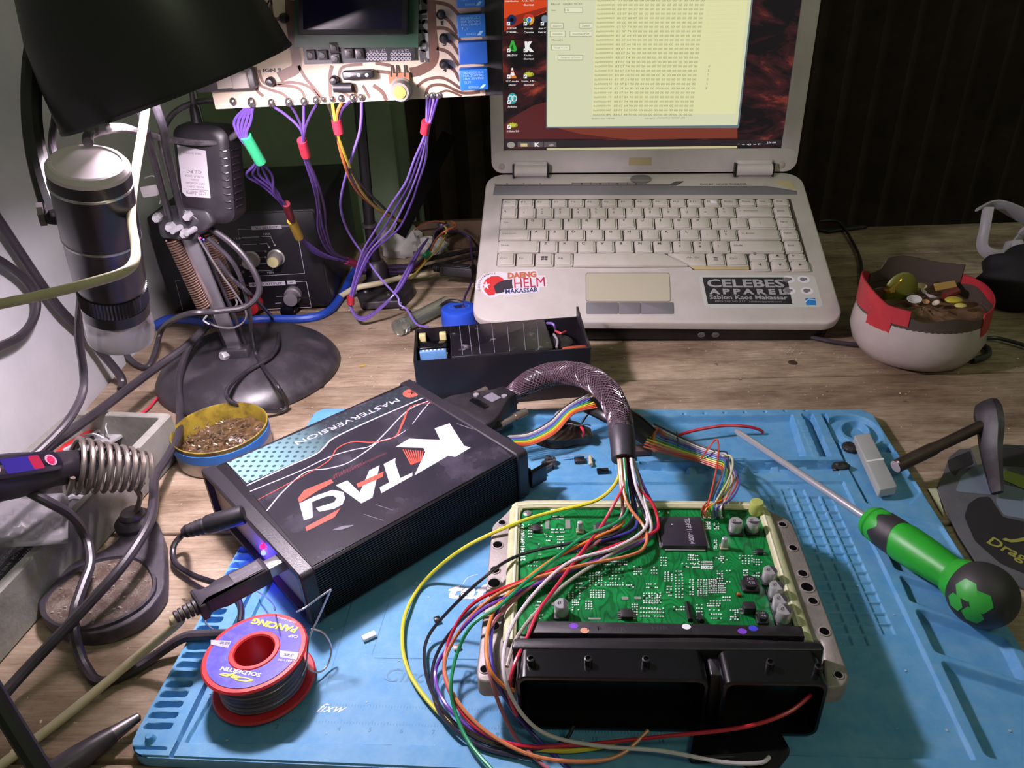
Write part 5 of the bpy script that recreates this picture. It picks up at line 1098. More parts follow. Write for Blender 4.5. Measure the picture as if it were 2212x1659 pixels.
b = MB(); b.tube([P(1293, 880, .022), P(1270, 895, .018), P(1256, 915, .012)], 0.0009, 8); rob('black_lead', b, BLK)
cable('red_wire', [P(1465, 940, .0088), P(1500, 930, .0115), P(1560, 920, .0125), P(1610, 921, .011), P(1640, 928, .007), P(1648, 934, .004)], 0.0012, wm('red'), 'loose red wire lying in the top tray of the blue mat', 'wire')
# ---------------------------------------------------------------- desk lamp
MBASE = Matrix.Translation((-0.2430, 0.617, 0.0))
lamp = thing('desk_lamp', MBASE, 'black desk lamp with dusty round base, spring arm and shade over the bench', 'desk lamp')
Li = MBASE.inverted()
def lob(name, b, m, par=None, **kw):
    for i, v in enumerate(b.v): b.v[i] = Li @ v
    return obj(name, b, m, par or lamp, **kw)
DUST = mat('dusty_black_metal', '2b282d', 0.38, col2='5b555b', ns=38, nmix=(0.5, 0.9), bump=0.06, bs=500, nd=8)
b = MB(); b.lathe([(0.079, 0), (0.0825, 0.001), (0.0825, 0.004), (0.0805, 0.0075), (0.076, 0.013), (0.067, 0.0195), (0.052, 0.0245), (0.034, 0.0275), (0.015, 0.0288), (0.0001, 0.029)], 72, M=MBASE, cap=(True, False)); lob('lamp_base', b, DUST)
foot = P(512, 762, .030); jt = PY(398, 490, foot.y-0.004)
adir = (jt-foot).normalized(); asx = adir.cross(Vector((0, 1, 0))).normalized()
ARM = mat('grey_steel_bar', '8d8990', 0.35, 0.7)
def flatbar(p, q, w, t, m, name, nrm=Vector((0, -1, 0)), **kw):
    x = (q-p).normalized(); Mx = frame(p, x, z=(nrm-x*nrm.dot(x)).normalized()); b = MB(); b.prism(rrect(0, -w/2, (q-p).length, w/2, w*0.3, 3), -t/2, t/2, t*0.2, M=Mx); return lob(name, b, m, **kw)
flatbar(foot, jt, 0.0125, 0.004, ARM, 'lower_arm_bar')
for dx, dy in ((-0.009, 0.004), (0.008, 0.006)): flatbar(foot+Vector((dx, dy, 0)), jt+Vector((dx, dy, 0)), 0.003, 0.003, DUST, 'side_rod')
b = MB(); b.prism(rrect(-0.012, -0.007, 0.012, 0.007, 0.002), 0.026, 0.036, 0.001, M=MBASE @ Matrix.Translation(Li @ foot*1.0 * 1 - Vector((0, 0, (Li @ foot).z)))); lob('foot_bracket', b, DUST)
bq = PY(492, 765, foot.y-0.004)
b = MB(); b.lathe([(0.0042, 0), (0.0042, 0.006), (0.0034, 0.007), (0.0001, 0.007)], 6, M=frame(bq, (1, 0, 0), z=(-0.5, -0.8, 0.1)), cap=(True, False)); lob('bolt', b, STEEL)
COP = mat('bronze_spring', '8a6f62', 0.35, 0.8)
def coil(p, q, r, w, turns, m, name, par=None, fn=lob, r2=None, M=None, label=None):
    ax = (q-p); L = ax.length; ax.normalize(); u = ax.orthogonal().normalized(); v = ax.cross(u); pts = []
    N = turns*12
    for i in range(N+1):
        t = i/N; rr = r+(((r2 if r2 is not None else r)-r)*t); a = 2*math.pi*turns*t; pts.append(p+ax*L*t+(u*math.cos(a)+v*math.sin(a))*rr)
    b = MB(); b.tube(pts, w, 6, smooth=False); return fn(name, b, m)
Yf = foot.y-0.006
coil(PY(372, 515, Yf), PY(440, 664, Yf), 0.0052, 0.0008, 30, COP, 'spring')
coil(PY(447, 500, Yf+0.012), PY(506, 640, Yf+0.012), 0.0048, 0.0008, 28, COP, 'spring')
b = MB(); b.tube([PY(440, 664, Yf), PY(447, 680, Yf), PY(440, 692, Yf), PY(452, 700, Yf)], 0.0009, 8); lob('spring_hook', b, STEEL)
b = MB(); b.tube([PY(506, 640, Yf+0.01), PY(512, 655, Yf+0.01), PY(505, 668, Yf+0.01)], 0.0009, 8); lob('spring_hook', b, STEEL)
# elbow joint
b = MB(); Mx = frame(jt+Vector((0, -0.004, 0)), (1, 0, 0), z=(0, -1, 0)); b.prism(rpoly([(-0.018, -0.006), (0.010, -0.010), (0.018, 0.006), (0.006, 0.018), (-0.016, 0.016)], 0.004), -0.008, 0.004, 0.001, M=Mx); lob('elbow_plate', b, DUST)
for dx, dz in ((-0.014, 0.012), (-0.006, 0.004), (0.004, -0.002), (0.010, 0.012)):
    b = MB(); b.lathe([(0.0036, 0), (0.0036, 0.006), (0.003, 0.0072), (0.0001, 0.0075)], 6, M=Mx @ Matrix.Translation((dx, dz, 0.004)), cap=(True, False)); lob('elbow_bolt', b, STEEL)
for x, c in ((421, 'ff2030'), (440, '4038ff'), (433, 'd02060')):
    b = MB(); b.sphere(PY(x, 508+(x-421)*0.5, Yf-0.004), 0.0008, 8, 6); lob('pilot_light', b, mat('pilot_'+c, c, 0.3, emit=4, ecol=c))
# upper arm up to the shade
MSH = zframe(LAMP_C, -LAMP_AX); u2 = [jt+Vector((-0.004, -0.002, 0.004)), PD(345, 330, .50), PD(318, 230, .44), MSH @ Vector((0, 0, 0.100))]
for dx in (-0.005, 0.005):
    b = MB(); b.tube([p+Vector((dx, 0, 0)) for p in u2[:3]]+[u2[3]], 0.0026, 10, 8); lob('upper_arm', b, DUST)
SHD = mat('black_lamp_shade', '1d1b1e', 0.42); SHI = mat('white_shade_inside', 'd8d4d2', 0.5)
k = 0.385/1620; RR = (RIM_B-RIM_A).length/2
prof = [(RR, 0), (RR*0.985, 30*k), (RR*0.95, 90*k), (RR*0.88, 170*k), (RR*0.76, 250*k), (RR*0.58, 330*k), (RR*0.36, 400*k), (0.016, 440*k), (0.014, 520*k), (0.0001, 522*k)]
b = MB(); b.lathe(prof, 72, M=MSH, cap=(False, False)); lob('shade', b, SHD, fix=True)
b = MB(); b.lathe([(r-0.0012 if r > 0.002 else r, z-0.0004) for r, z in prof[:7]]+[(0.0001, 396*k)], 72, M=MSH, cap=(False, False)); lob('shade_lining', b, SHI, fix=True)
b = MB(); b.lathe([(RR-0.0014, -0.0002), (RR+0.0003, -0.0004), (RR+0.0003, 0.0012), (RR-0.0014, 0.001)], 72, M=MSH, cap=(False, False)); lob('shade_rim', b, SHD)
b = MB(); b.lathe([(0.013, 0.058), (0.013, 0.085), (0.0001, 0.086)], 20, M=MSH, cap=(True, False)); lob('bulb_socket', b, SHI)
b = MB(); b.lathe([(0.0001, 0.043), (0.010, 0.045), (0.015, 0.049), (0.013, 0.058), (0.0001, 0.0585)], 24, M=MSH, cap=(False, False)); lob('bulb', b, mat('glowing_bulb', 'ffffff', 0.4, emit=14, ecol='fff4fa'))
lo = bpy.data.objects.new('desk_lamp_bulb_light', ld); COL.objects.link(lo); lo.location = MSH @ Vector((0, 0, 0.026))
# cobweb strands and the small clip at the elbow
b = MB(); Mc = PY(325, 412, Yf-0.006); b.prism(rrect(-0.006, -0.004, 0.006, 0.004, 0.001), 0, 0.003, M=frame(Mc, (0.98, 0, 0.1), z=(0, -1, 0.1))); lob('wire_clip', b, mat('pale_plastic', 'cfc6cb', 0.4))
b = MB(); b.tube([PY(312, 385, Yf-.006), PY(330, 380, Yf-.006), PY(348, 392, Yf-.006), PY(354, 412, Yf-.006), PY(345, 440, Yf-.006)], 0.0006, 8); lob('clip_wire', b, STEEL)

# ---------------------------------------------------------------- handheld microscope on a gooseneck
mA = PD(188, 348, .322); mB = PY(260, 712, mA.y+0.024)
MM2 = zframe(mB, mA-mB); ML_ = (mA-mB).length; kk = 0.322/1620
mic = thing('digital_microscope', MM2, 'black tubular digital microscope with pale cap and clear lower collar hanging beside the wall', 'microscope')
MBK = mat('microscope_black', '1d1820', 0.3, col2='2c2530', ns=30, spec=0.6); MSIL = mat('silver_ring', 'c2bac0', 0.25, 0.8)
r0 = 84*kk
L = ML_
b = MB(); b.lathe([(r0*0.9, L*0.30), (r0*0.96, L*0.36), (r0*0.985, L*0.60), (r0, L*0.605), (r0, L*0.89)], 56, cap=(True, True)); obj('body', b, MBK, mic)
b = MB(); b.lathe([(r0*1.005, L*0.60), (r0*1.012, L*0.607), (r0*1.005, L*0.614)], 56, cap=(False, False)); obj('middle_ring', b, MSIL, mic)
b = MB(); b.lathe([(r0*1.0, L*0.885), (r0*1.02, L*0.887), (r0*1.02, L*0.897), (r0, L*0.90)], 56, cap=(False, False)); obj('cap_ring', b, MSIL, mic)
b = MB(); b.lathe([(r0, L*0.90), (r0*1.0, L*0.95), (r0*0.99, L*0.962)], 56, cap=(True, False)); obj('cap_band', b, MBK, mic)
b = MB(); b.lathe([(r0*0.995, L*0.955), (r0*0.99, L*0.975), (r0*0.90, L*0.995), (r0*0.82, L*0.997), (r0*0.80, L*0.992), (0.0001, L*0.993)], 56, cap=(True, False)); obj('end_cap', b, mat('pale_cap', 'd3c6cb', 0.45), mic)
b = MB(); b.lathe([(r0*0.90, L*0.13), (r0*0.93, L*0.135), (r0*0.93, L*0.20), (r0*0.88, L*0.205)], 56, cap=(True, True)); obj('lens_band', b, MBK, mic)
b = MB(); n = 60; rs = []
for z in (L*0.205, L*0.21, L*0.295, L*0.30):
    rs.append([((r0*(0.955 if j % 2 else 0.915))*math.cos(2*math.pi*j/(2*n)), (r0*(0.955 if j % 2 else 0.915))*math.sin(2*math.pi*j/(2*n)), z) for j in range(2*n)])
b.rings(rs); obj('knurled_focus_ring', b, mat('knurl_black', '27222c', 0.35, spec=0.7), mic, smooth=10)
CLR = mat('clear_plastic', 'e6e2e6', 0.12, trans=0.88, spec=0.6)
b = MB(); b.lathe([(r0*0.90, L*0.14), (r0*0.94, L*0.10), (r0*0.99, -0.001), (r0*0.97, -0.003), (r0*0.93, -0.001), (r0*0.88, L*0.10), (r0*0.86, L*0.135), (r0*0.90, L*0.14)], 56, cap=(False, False)); obj('clear_collar', b, CLR, mic)
b = MB(); b.lathe([(0.008, L*0.05), (0.011, L*0.13)], 24, cap=(True, True)); obj('lens_barrel', b, mat('pale_lens_cup', 'b7b0b6', 0.3), mic)
cable('gooseneck_arm', [PD(112, -60, .36), PD(95, 20, .36), PD(72, 130, .36), PD(68, 240, .36), PD(78, 330, .355), PD(98, 410, .35), PD(120, 470, .345)], [0.0052, 0.005, 0.0047, 0.0046, 0.0046, 0.0046, 0.005], mat('gooseneck_black', '1a171a', 0.5), 'black bent gooseneck arm left of the lamp shade holding the microscope', 'gooseneck arm')
g = bpy.data.objects[-1] if False else None
b = MB(); c0 = PD(100, 462, .345); b.lathe([(0.0001, 0), (0.0055, 0.0005), (0.0055, 0.003), (0.0001, 0.0035)], 10, M=zframe(c0, (-0.9, -0.4, 0.1)), cap=(False, False)); b.tube([c0, PD(130, 455, .34)], 0.0022, 8)
o = obj('thumb_screw', b, DSTEEL); tag(o, 'small metal thumb screw at the gooseneck clamp beside the microscope', 'screw')
cable('thin_cable', [PD(122, 215, .40), PD(118, 260, .40), PD(112, 310, .395), PD(125, 360, .38)], 0.0019, RUB, 'short thin cable coming down behind the shade edge above the microscope')
# cream cable lit by the lamp
cable('cream_cable', [PD(322, 175, .375), PD(314, 235, .368), PD(308, 280, .362), PD(296, 350, .354), PD(285, 430, .342), PD(284, 480, .332), PD(292, 530, .318), PD(290, 565, .305), PD(262, 590, .297), PD(180, 615, .292), PD(80, 640, .288), PD(-40, 665, .284)], 0.0020, CREAM, 'bright cream cable dropping from the lamp shade and crossing in front of the microscope', n=14)
cable('dusty_cord', [PD(190, 308, .325), PD(192, 292, .33), PD(207, 284, .333), PD(238, 277, .34), PD(275, 278, .42), PD(330, 294, .50), PD(400, 306, .56), PD(470, 308, .58), PD(510, 290, .585), PD(526, 262, .59), PD(512, 232, .60), PD(470, 218, .60), PD(420, 222, .60), PD(375, 245, .60), PD(350, 290, .60), PD(352, 330, .60), PD(380, 420, .60), PD(400, 470, .595)], 0.0023, mat('dusty_grey_cord', '3d383c', 0.6, col2='8a8286', ns=60, nmix=(0.45, 0.75)), 'dusty grey cord looping from the microscope cap around the power adapter')

# ---------------------------------------------------------------- wall-plug adapter
ap_ = PY(442, 378, .600); MAD = frame(ap_, Vector((1, -0.06, -0.10)), z=Vector((-0.05, -1, 0.12)))
ad = thing('power_adapter', MAD, 'black ribbed power adapter with upside-down white label resting on the lamp elbow', 'power adapter')
W2, H2 = 0.0215, 0.0375
def rs_(w, h, r, z): return [(x, y, z) for x, y in rrect(-w, -h, w, h, r, 6)]
b = MB(); b.rings([rs_(W2-0.004, H2-0.004, 0.008, -0.030), rs_(W2, H2, 0.010, -0.026), rs_(W2+0.001, H2+0.001, 0.011, -0.012), rs_(W2, H2, 0.010, 0.0), rs_(W2-0.003, H2-0.003, 0.009, 0.003), rs_(W2-0.007, H2-0.007, 0.007, 0.0036)], M=None); obj('adapter_case', b, mat('adapter_black', '1e1a20', 0.42, col2='3a353a', ns=45, nmix=(0.5, 0.9)), ad)
b = MB()
for i in range(9):
    y = 0.020-i*0.0055; b.tube([(W2-0.0065, y, 0.0034), (W2-0.004, y-0.0006, 0.0040), (W2-0.001, y, 0.0030)], 0.0006, 5)
    b.tube([(W2+0.001, y, -0.002), (W2+0.0014, y, -0.014)], 0.0006, 5)
obj('grip_ribs', b, mat('rib_black', '2a262b', 0.3), ad, kind='stuff')
b = MB(); b.prism([(-0.0175, -0.014), (-0.0145, -0.017), (0.0045, -0.017), (0.0045, 0.019), (-0.0175, 0.022)], 0.0036, 0.0040); al = obj('label_sticker', b, mat('adapter_label', 'b9b2b8', 0.5), ad)
b = MB()
for s, y, w, h in (('AC/DC ADAPTOR', -0.0135, 0.016, 0.0028), ('MODEL: CL-09V-1', -0.009, 0.013, 0.0014), ('INPUT:AC100-240V', -0.0062, 0.015, 0.0015), ('50/60Hz', -0.0036, 0.006, 0.0014), ('OUTPUT:12V=2A', -0.0008, 0.015, 0.0016), ('CE FC', 0.0026, 0.012, 0.0022), ('MADE IN CHINA', 0.0165, 0.014, 0.0014)): b.text(s, (-0.0065-w/2, y-h/2, -0.0065+w/2, y+h/2), 0.0041, rot=math.pi)
b.flat(rrect(-0.0165, -0.0113, 0.0035, -0.0110), 0.0041); obj('label_print', b, INK, al, smooth=0)
b = MB(); b.lathe([(0.0045, 0), (0.004, 0.004), (0.0036, 0.012), (0.0024, 0.016)], 14, M=zframe((-0.006, H2-0.002, -0.010), (-0.1, 1, 0))); obj('strain_relief', b, BLKD, ad)
b = MB(); b.tube([(-0.0076, H2+0.012, -0.010), (-0.009, H2+0.024, -0.012), (-0.013, H2+0.045, -0.014)], 0.0021, 8); obj('cord', b, RUB, ad)
b = MB(); b.prism(rpoly([(-0.026, -0.042), (-0.004, -0.046), (0.008, -0.036), (0.004, -0.026), (-0.022, -0.024)], 0.003), -0.002, 0.010, 0.002); obj('plug_head', b, BLKD, ad)
for x, y in ((-0.019, -0.040), (-0.008, -0.041)):
    b = MB(); b.tube([(x, y, 0.009), (x-0.003, y-0.002, 0.020)], 0.0024, 12); obj('prong', b, STEEL, ad)

# ---------------------------------------------------------------- bench power supply
XR, PYf = -0.190, 0.750; ztop = PY(656, 451, PYf).z
MP = frame((-0.362, PYf, 0.0), (1, 0, 0), z=(0, -1, 0)); PW = XR+0.362; PH = ztop
psu = thing('power_supply', MP, 'black bench power supply box with V-SELECT and OUTPUT panel and two knobs', 'power supply')
PK = mat('psu_black_paint', '161318', 0.45, col2='26222a', ns=25); PF = mat('psu_front', '0f0d12', 0.4)
b = MB(); b.prism(rrect(0, 0.004, PW, PH, 0.004), -0.185, 0, 0.002); obj('case', b, PK, psu)
b = MB(); b.prism(rrect(0.002, 0.006, PW-0.002, PH-0.002, 0.003), 0.0, 0.0016, 0.0004); fr_ = obj('front_panel', b, PF, psu)
for x in (0.015, PW-0.015):
    for z in (-0.015, -0.17): b = MB(); b.lathe([(0.007, 0), (0.006, 0.005), (0.0001, 0.005)], 14, M=zframe((x, 0, z), (0, 1, 0)), cap=(True, False)); obj('rubber_foot', b, BLK, psu)
def pl(px, py): return LOC(MP, px, py, 0.0017)
def z8(x, y): return pl(300+x/2.765, 400+y/2.765)
LN = mat('panel_line', 'b9b3bf', 0.5); b = MB()
def pln(*pts, w=0.0005): b.strip([z8(*p) for p in pts], w, 0.0018, sub=1) if len(pts) == 2 else [b.strip([z8(*pts[i]), z8(*pts[i+1])], w, 0.0018) for i in range(len(pts)-1)]
pln((595, 298), (592, 263), (675, 262)); pln((850, 243), (940, 245), (990, 527), (658, 545)); pln((615, 312), (718, 309)); pln((735, 307), (787, 307), (810, 355)); pln((620, 355), (705, 352)); pln((720, 350), (765, 347), (778, 368)); pln((628, 395), (755, 393)); pln((640, 432), (755, 430)); pln((650, 475), (780, 466)); pln((660, 515), (800, 508), (802, 495)); pln((218, 570), (245, 570)); pln((218, 570), (262, 745)); pln((600, 597), (660, 597)); pln((935, 577), (1000, 574), (1030, 728), (690, 745)); pln((820, 665), (870, 663)); pln((815, 705), (850, 703))
for x, y in ((811, 357), (778, 370), (757, 395), (757, 430)): b.flat(circ(*z8(x, y), 0.0011, 10), 0.0018)
obj('panel_lines', b, LN, fr_, smooth=0)
for s, q in (('V - SELECT', ((675, 268), (850, 236))), ('+', ((662, 608), (705, 580))), ('OUTPUT', ((725, 604), (872, 572))), ('-', ((888, 592), (934, 568)))):
    a, c = z8(*q[0]), z8(*q[1]); b = MB(); b.flat([(a[0], a[1]), (c[0], a[1]), (c[0], c[1]), (a[0], c[1])], 0.0019); o = obj('label_plate', b, mat('label_plate_grey', 'b4aeb9', 0.5), fr_, smooth=0)
    b = MB(); dx, dy = (c[0]-a[0])*0.12, (c[1]-a[1])*0.22
    if s == '-': dy = (c[1]-a[1])*0.42; dx = (c[0]-a[0])*0.3
    b.text(s, (a[0]+dx, a[1]+dy, c[0]-dx, c[1]-dy), 0.0020, bold=0.02); obj('label_text', b, INK, o, smooth=0)
b = MB()
for s, x, y, w, h in (('MAX', 765, 292, 38, 14), ('MIN', 785, 521, 34, 14), ('13.8', 588, 318, 36, 14), ('12', 590, 357, 26, 14), ('9', 600, 397, 12, 14), ('7', 603, 436, 12, 14), ('6', 612, 478, 12, 14), ('3', 622, 518, 12, 14)):
    a, c = z8(x-w/2, y+h/2), z8(x+w/2, y-h/2); b.text(s, (a[0], a[1], c[0], c[1]), 0.0018)
obj('panel_text', b, LN, fr_, smooth=0)
for x, y, col in ((822, 430, 'c9c08c'), (675, 440, '9c9590')):
    q = z8(x, y); Mx = Matrix.Translation((q[0], q[1], 0.0016)); b = MB(); b.lathe([(0.0085, 0), (0.009, 0.002), (0.0075, 0.003), (0.0068, 0.014), (0.006, 0.015), (0.0001, 0.0152)], 24, M=Mx, cap=(True, False)); o = obj('selector_knob', b, mat('knob_'+col, 'a49d98', 0.35, 0.4), psu)
    b = MB(); b.lathe([(0.0058, 0.0152), (0.0055, 0.0158), (0.0001, 0.016)], 20, M=Mx, cap=(True, False)); obj('knob_cap', b, mat('knobcap_'+col, col, 0.5), o)
for x, y, m, nm in ((695, 700, mat('terminal_red', 'a02028', 0.35), 'red_terminal'), (925, 650, mat('terminal_silver', '8f8a8e', 0.35, 0.5), 'output_terminal'), (905, 720, BLKG, 'black_terminal')):
    q = z8(x, y); b = MB(); b.lathe([(0.009, 0), (0.009, 0.006), (0.0075, 0.0075), (0.0072, 0.016), (0.0001, 0.0165)], 20, M=Matrix.Translation((q[0], q[1], 0.0016)), cap=(True, False)); obj(nm, b, m, psu)
b = MB(); b.tube([z8(930, 655)+(0.010,), z8(1000, 630)+(0.02,), z8(1080, 612)+(0.03,)], 0.0009, 6); obj('bare_lead', b, BLK, psu)
# ---------------------------------------------------------------- cables at the left and round the lamp
WX = -0.366
cable('wall_cable', [PX(-60, 390, WX), PX(0, 480, WX), PX(80, 600, WX), PX(130, 668, WX), PX(190, 730, WX), P(240, 812, .012)+Vector((0.008, 0, 0)), P(262, 840, .003)], 0.0037, RUB, 'thick black cord slanting down against the pale wall to the bench')
cable('wall_cable', [PX(-40, 545, WX), PX(0, 563, WX), PX(50, 600, WX), PX(78, 645, WX), PX(72, 690, WX), PX(40, 728, WX), PX(-30, 760, WX)], 0.0032, RUB, 'black cord curling out from and back to the left border against the pale wall')
cable('lamp_cord', [PD(176, 640, .45), PD(170, 720, .47), PD(180, 800, .49), PD(178, 850, .49), PD(150, 905, .47), PD(110, 950, .455), PD(60, 995, .44), PD(-30, 1060, .42)], 0.0026, RUB, 'black cord hanging behind the microscope and running down left to the grey tray')
cable('lamp_cord', [P(440, 712, .045), P(400, 750, .040), P(330, 800, .034), P(240, 868, .040), P(190, 905, .045), P(120, 955, .048), P(50, 1010, .050), P(-40, 1090, .05)], 0.0036, RUB, 'thick black cord from the lamp arm across the far rim of the grey tray')
cable('lamp_cord', [P(446, 706, .046), P(424, 730, .042), P(402, 765, .036), P(386, 820, .026), P(389, 880, .016), P(385, 940, .020), P(360, 990, .022), P(335, 1030, .028), P(332, 1080, .034), P(320, 1135, .036), P(270, 1215, .032), P(200, 1295, .026), P(120, 1380, .02), P(40, 1465, .014), P(-60, 1580, .01)], 0.0031, RUB, 'long black cord from the lamp arm down past the tin and across the iron stand')
cable('black_cable', [PY(405, 478, .60), PY(450, 492, .60), PY(505, 530, .595), PY(545, 580, .59), PY(560, 628, .585), PY(530, 662, .58), PY(470, 672, .575), PY(400, 680, .572), P(352, 708, .030), P(335, 760, .012), P(318, 792, .0045), P(292, 785, .0045), P(270, 762, .006)], 0.0026, RUB, 'black cable sweeping from the lamp elbow round past the knobs and down left')
DOM = 0.031
def dome(px, py):
    z = 0.028
    for _ in range(6):
        q = P(px, py, z); r = math.hypot(q.x+0.243, q.y-0.617); z = 0.0022+max(0.0, 0.029*(1-(r/0.0855)**3.2)) if r < 0.0855 else 0.0022
    return P(px, py, z+0.0012)
cable('black_cable', [PY(470, 560, .585), PY(500, 600, .583), PY(545, 640, .585), dome(590, 690), dome(602, 730), dome(585, 770), dome(530, 805), dome(492, 840), dome(500, 868), dome(560, 885), dome(608, 888), dome(620, 870), dome(600, 835), dome(570, 795), dome(552, 760), PY(542, 700, .585), PY(532, 640, .58), PY(505, 570, .578), PY(450, 515, .585)], 0.0019, mat('shiny_black_wire', '29252b', 0.25, spec=0.7), 'thin shiny black cable looped over the round lamp base')
cable('thin_wire', [PY(420, 500, .59), PY(470, 580, .585), PY(525, 660, .58), PY(530, 690, .58), PY(505, 708, .58), PY(470, 706, .58), PY(450, 695, .58)], 0.0009, mat('bare_wire', '8d878c', 0.3, 0.7), 'thin bare wire hanging in a hook below the lamp springs', 'wire')
BLU = mat('blue_cable_sleeve', '1f44a8', 0.45, col2='16347e', ns=40)
cable('blue_cable', [P(330, 706, .006), P(362, 690, .012), P(400, 690, .012), P(480, 700, .012), P(560, 690, .006), P(660, 688, .004), P(710, 672, .004), P(740, 635, .005), P(757, 600, .009), P(775, 575, .014)], 0.0045, BLU, 'thick blue cable running behind the lamp base to the stand')
cable('red_wire', [P(352, 832, .003), P(340, 858, .003), P(318, 884, .003), P(300, 895, .003)], 0.0011, wm('red2'), 'thin pinkish wire lying left of the round lamp base', 'wire')

# ---------------------------------------------------------------- tin can with solder scraps
tz = 0.0235; tc_ = (P(375, 925, tz)+P(573, 918, tz))/2; tr = (P(573, 918, tz)-P(375, 925, tz)).length/2
MTN = Matrix.Translation((tc_.x, tc_.y, 0.0003)); tin = thing('tin_can', MTN, 'shallow open tin with a blue band, holding dross and metal scraps', 'tin')
b = MB(); b.lathe([(tr*0.97, 0), (tr, 0.001), (tr, 0.0125), (tr-0.0006, 0.0125), (tr-0.0006, 0.001)], 56, cap=(True, False)); obj('tin_side', b, mat('tin_metal', 'b5aeaa', 0.35, 0.6, col2='8f8886', ns=60), tin)
b = MB(); b.lathe([(tr+0.0002, 0.0120), (tr+0.0006, 0.0125), (tr+0.0006, 0.0195), (tr+0.0002, 0.020)], 56, cap=(False, False)); obj('blue_band', b, mat('blue_band', '2e6fc0', 0.4), tin)
b = MB(); b.lathe([(tr, 0.0195), (tr, tz-0.0012), (tr+0.0004, tz-0.0004), (tr-0.0004, tz), (tr-0.001, tz-0.001), (tr-0.0012, 0.003), (0.0001, 0.003)], 56, cap=(False, False)); obj('tin_inside', b, mat('rusty_yellow_tin', '8f7c2a', 0.4, col2='3d2c14', ns=70, nmix=(0.42, 0.68)), tin)
rng = random.Random(5); b = MB(); n = 40; rs = []
for k_ in range(9):
    r = (tr-0.0014)*(k_+0.01)/8; rs.append([(r*math.cos(2*math.pi*j/n), r*math.sin(2*math.pi*j/n), 0.0075+rng.uniform(-0.0012, 0.0016)+0.003*math.sin(j/n*6.28+1)*(k_/8)) for j in range(n)])
b.rings(rs, cap=(True, False)); obj('dross', b, mat('brown_dross', '2c2016', 0.35, col2='74583a', ns=220, bump=0.6, bs=400), tin, kind='stuff', smooth=10)
b = MB()
for i in range(220):
    a, r = rng.uniform(0, 6.28), (tr-0.004)*math.sqrt(rng.random()); x, y = r*math.cos(a), r*math.sin(a); z = 0.0105+rng.uniform(-0.001, 0.0025); s = rng.uniform(0.0006, 0.002)
    t = rng.uniform(0, 3.14); b.tube([(x, y, z), (x+s*1.6*math.cos(t), y+s*1.6*math.sin(t), z+rng.uniform(-.0008, .001))], s*0.35, 5)
obj('metal_scraps', b, mat('bright_scrap', 'd9c4b4', 0.2, 0.9), tin, kind='stuff')
# ---------------------------------------------------------------- grey tray at the left with junk in it
TRM = mat('grey_abs_plastic', '96948c', 0.6, col2='726f68', ns=30, bump=0.35, bs=260)
oA, oB = P(372, 893, .036), P(127, 1147, .036); ydir = (oA-oB).normalized(); xd = Vector((ydir.y, -ydir.x, 0))
TLn, TW, THh = 0.30, 0.084, 0.036
MTR = frame(Vector((oA.x, oA.y, 0.0003))-ydir*TLn-xd*TW, xd, z=(0, 0, 1))
tray = thing('parts_tray', MTR, 'long grey plastic tray full of electrical odds and ends against the left wall', 'tray')
b = MB(); oo = rrect(0, 0, TW, TLn, 0.003, 3); ii = rrect(0.0065, 0.0065, TW-0.0065, TLn-0.0065, 0.003, 3)
b.rings([[(x, y, z) for x, y in p] for p, z in ((offset(oo, -0.001), 0), (oo, 0.001), (oo, THh-0.001), (offset(oo, -0.001), THh), (offset(ii, 0.0005), THh), (ii, THh-0.0006), (ii, 0.004))], cap=(True, True)); obj('tray_shell', b, TRM, tray)
b = MB(); b.prism(rrect(0.008, 0.008, TW-0.008, TLn-0.008), 0.0041, 0.0055); obj('dark_lining', b, mat('tray_grime', '2a262a', 0.7, col2='5b5558', ns=80, nmix=(0.45, 0.8)), tray)
def tl(px, py, z=0.02): q = MTR.inverted() @ P(px, py, z); return q
def inTray(x, y, z): return MTR @ Vector((x, y, z))
Mt = Matrix.Translation(P(176, 955, .018)) @ Matrix.Rotation(math.radians(62), 4, 'Z')
o = thing('red_connector_block', Mt, 'red toothed plastic connector block lying in the grey tray', 'connector')
b = MB(); b.box((0, 0, -0.003), (0.046, 0.009, 0.007), 0.0008); obj('red_body', b, mat('bright_red_plastic', 'c52222', 0.4), o)
b = MB()
for i in range(7): b.box((-0.012+i*0.0058, -0.0055, -0.003), (0.0022, 0.004, 0.0065), 0.0003)
obj('teeth', b, mat('tooth_grey', '3f3a3c', 0.5), o, kind='stuff')
Mt = Matrix.Translation(P(225, 955, .016)) @ Matrix.Rotation(math.radians(60), 4, 'Z')
o = thing('clear_plastic_strip', Mt, 'dusty clear plastic strip with bent wire clips in the grey tray', 'plastic strip')
b = MB(); b.box((0, 0, 0), (0.05, 0.017, 0.003), 0.0006); obj('strip_base', b, mat('frosted_clear', 'c9c6c6', 0.35, trans=0.4), o)
b = MB(); b.box((0, 0.009, 0.0), (0.052, 0.0022, 0.007), 0.0005); obj('strip_wall', b, mat('pale_plastic', 'cfc6cb', 0.4), o)
for dx in (-0.012, 0.010): b = MB(); b.tube([(dx-0.008, -0.006, 0.004), (dx-0.006, -0.002, 0.011), (dx, 0.002, 0.013), (dx+0.006, -0.002, 0.012), (dx+0.009, -0.008, 0.008)], 0.0006, 6); obj('wire_clip', b, STEEL, o)
Mt = frame(P(62, 1200, .020), P(128, 1128, .020)-P(0, 1268, .020), z=(0.05, -0.1, 1))
o = thing('black_relay_module', Mt, 'black plastic module with rows of tiny grey print in the grey tray', 'electronic module')
b = MB(); b.box((0, 0, -0.008), (0.050, 0.020, 0.016), 0.001); obj('module_case', b, BLKD, o)
b = MB()
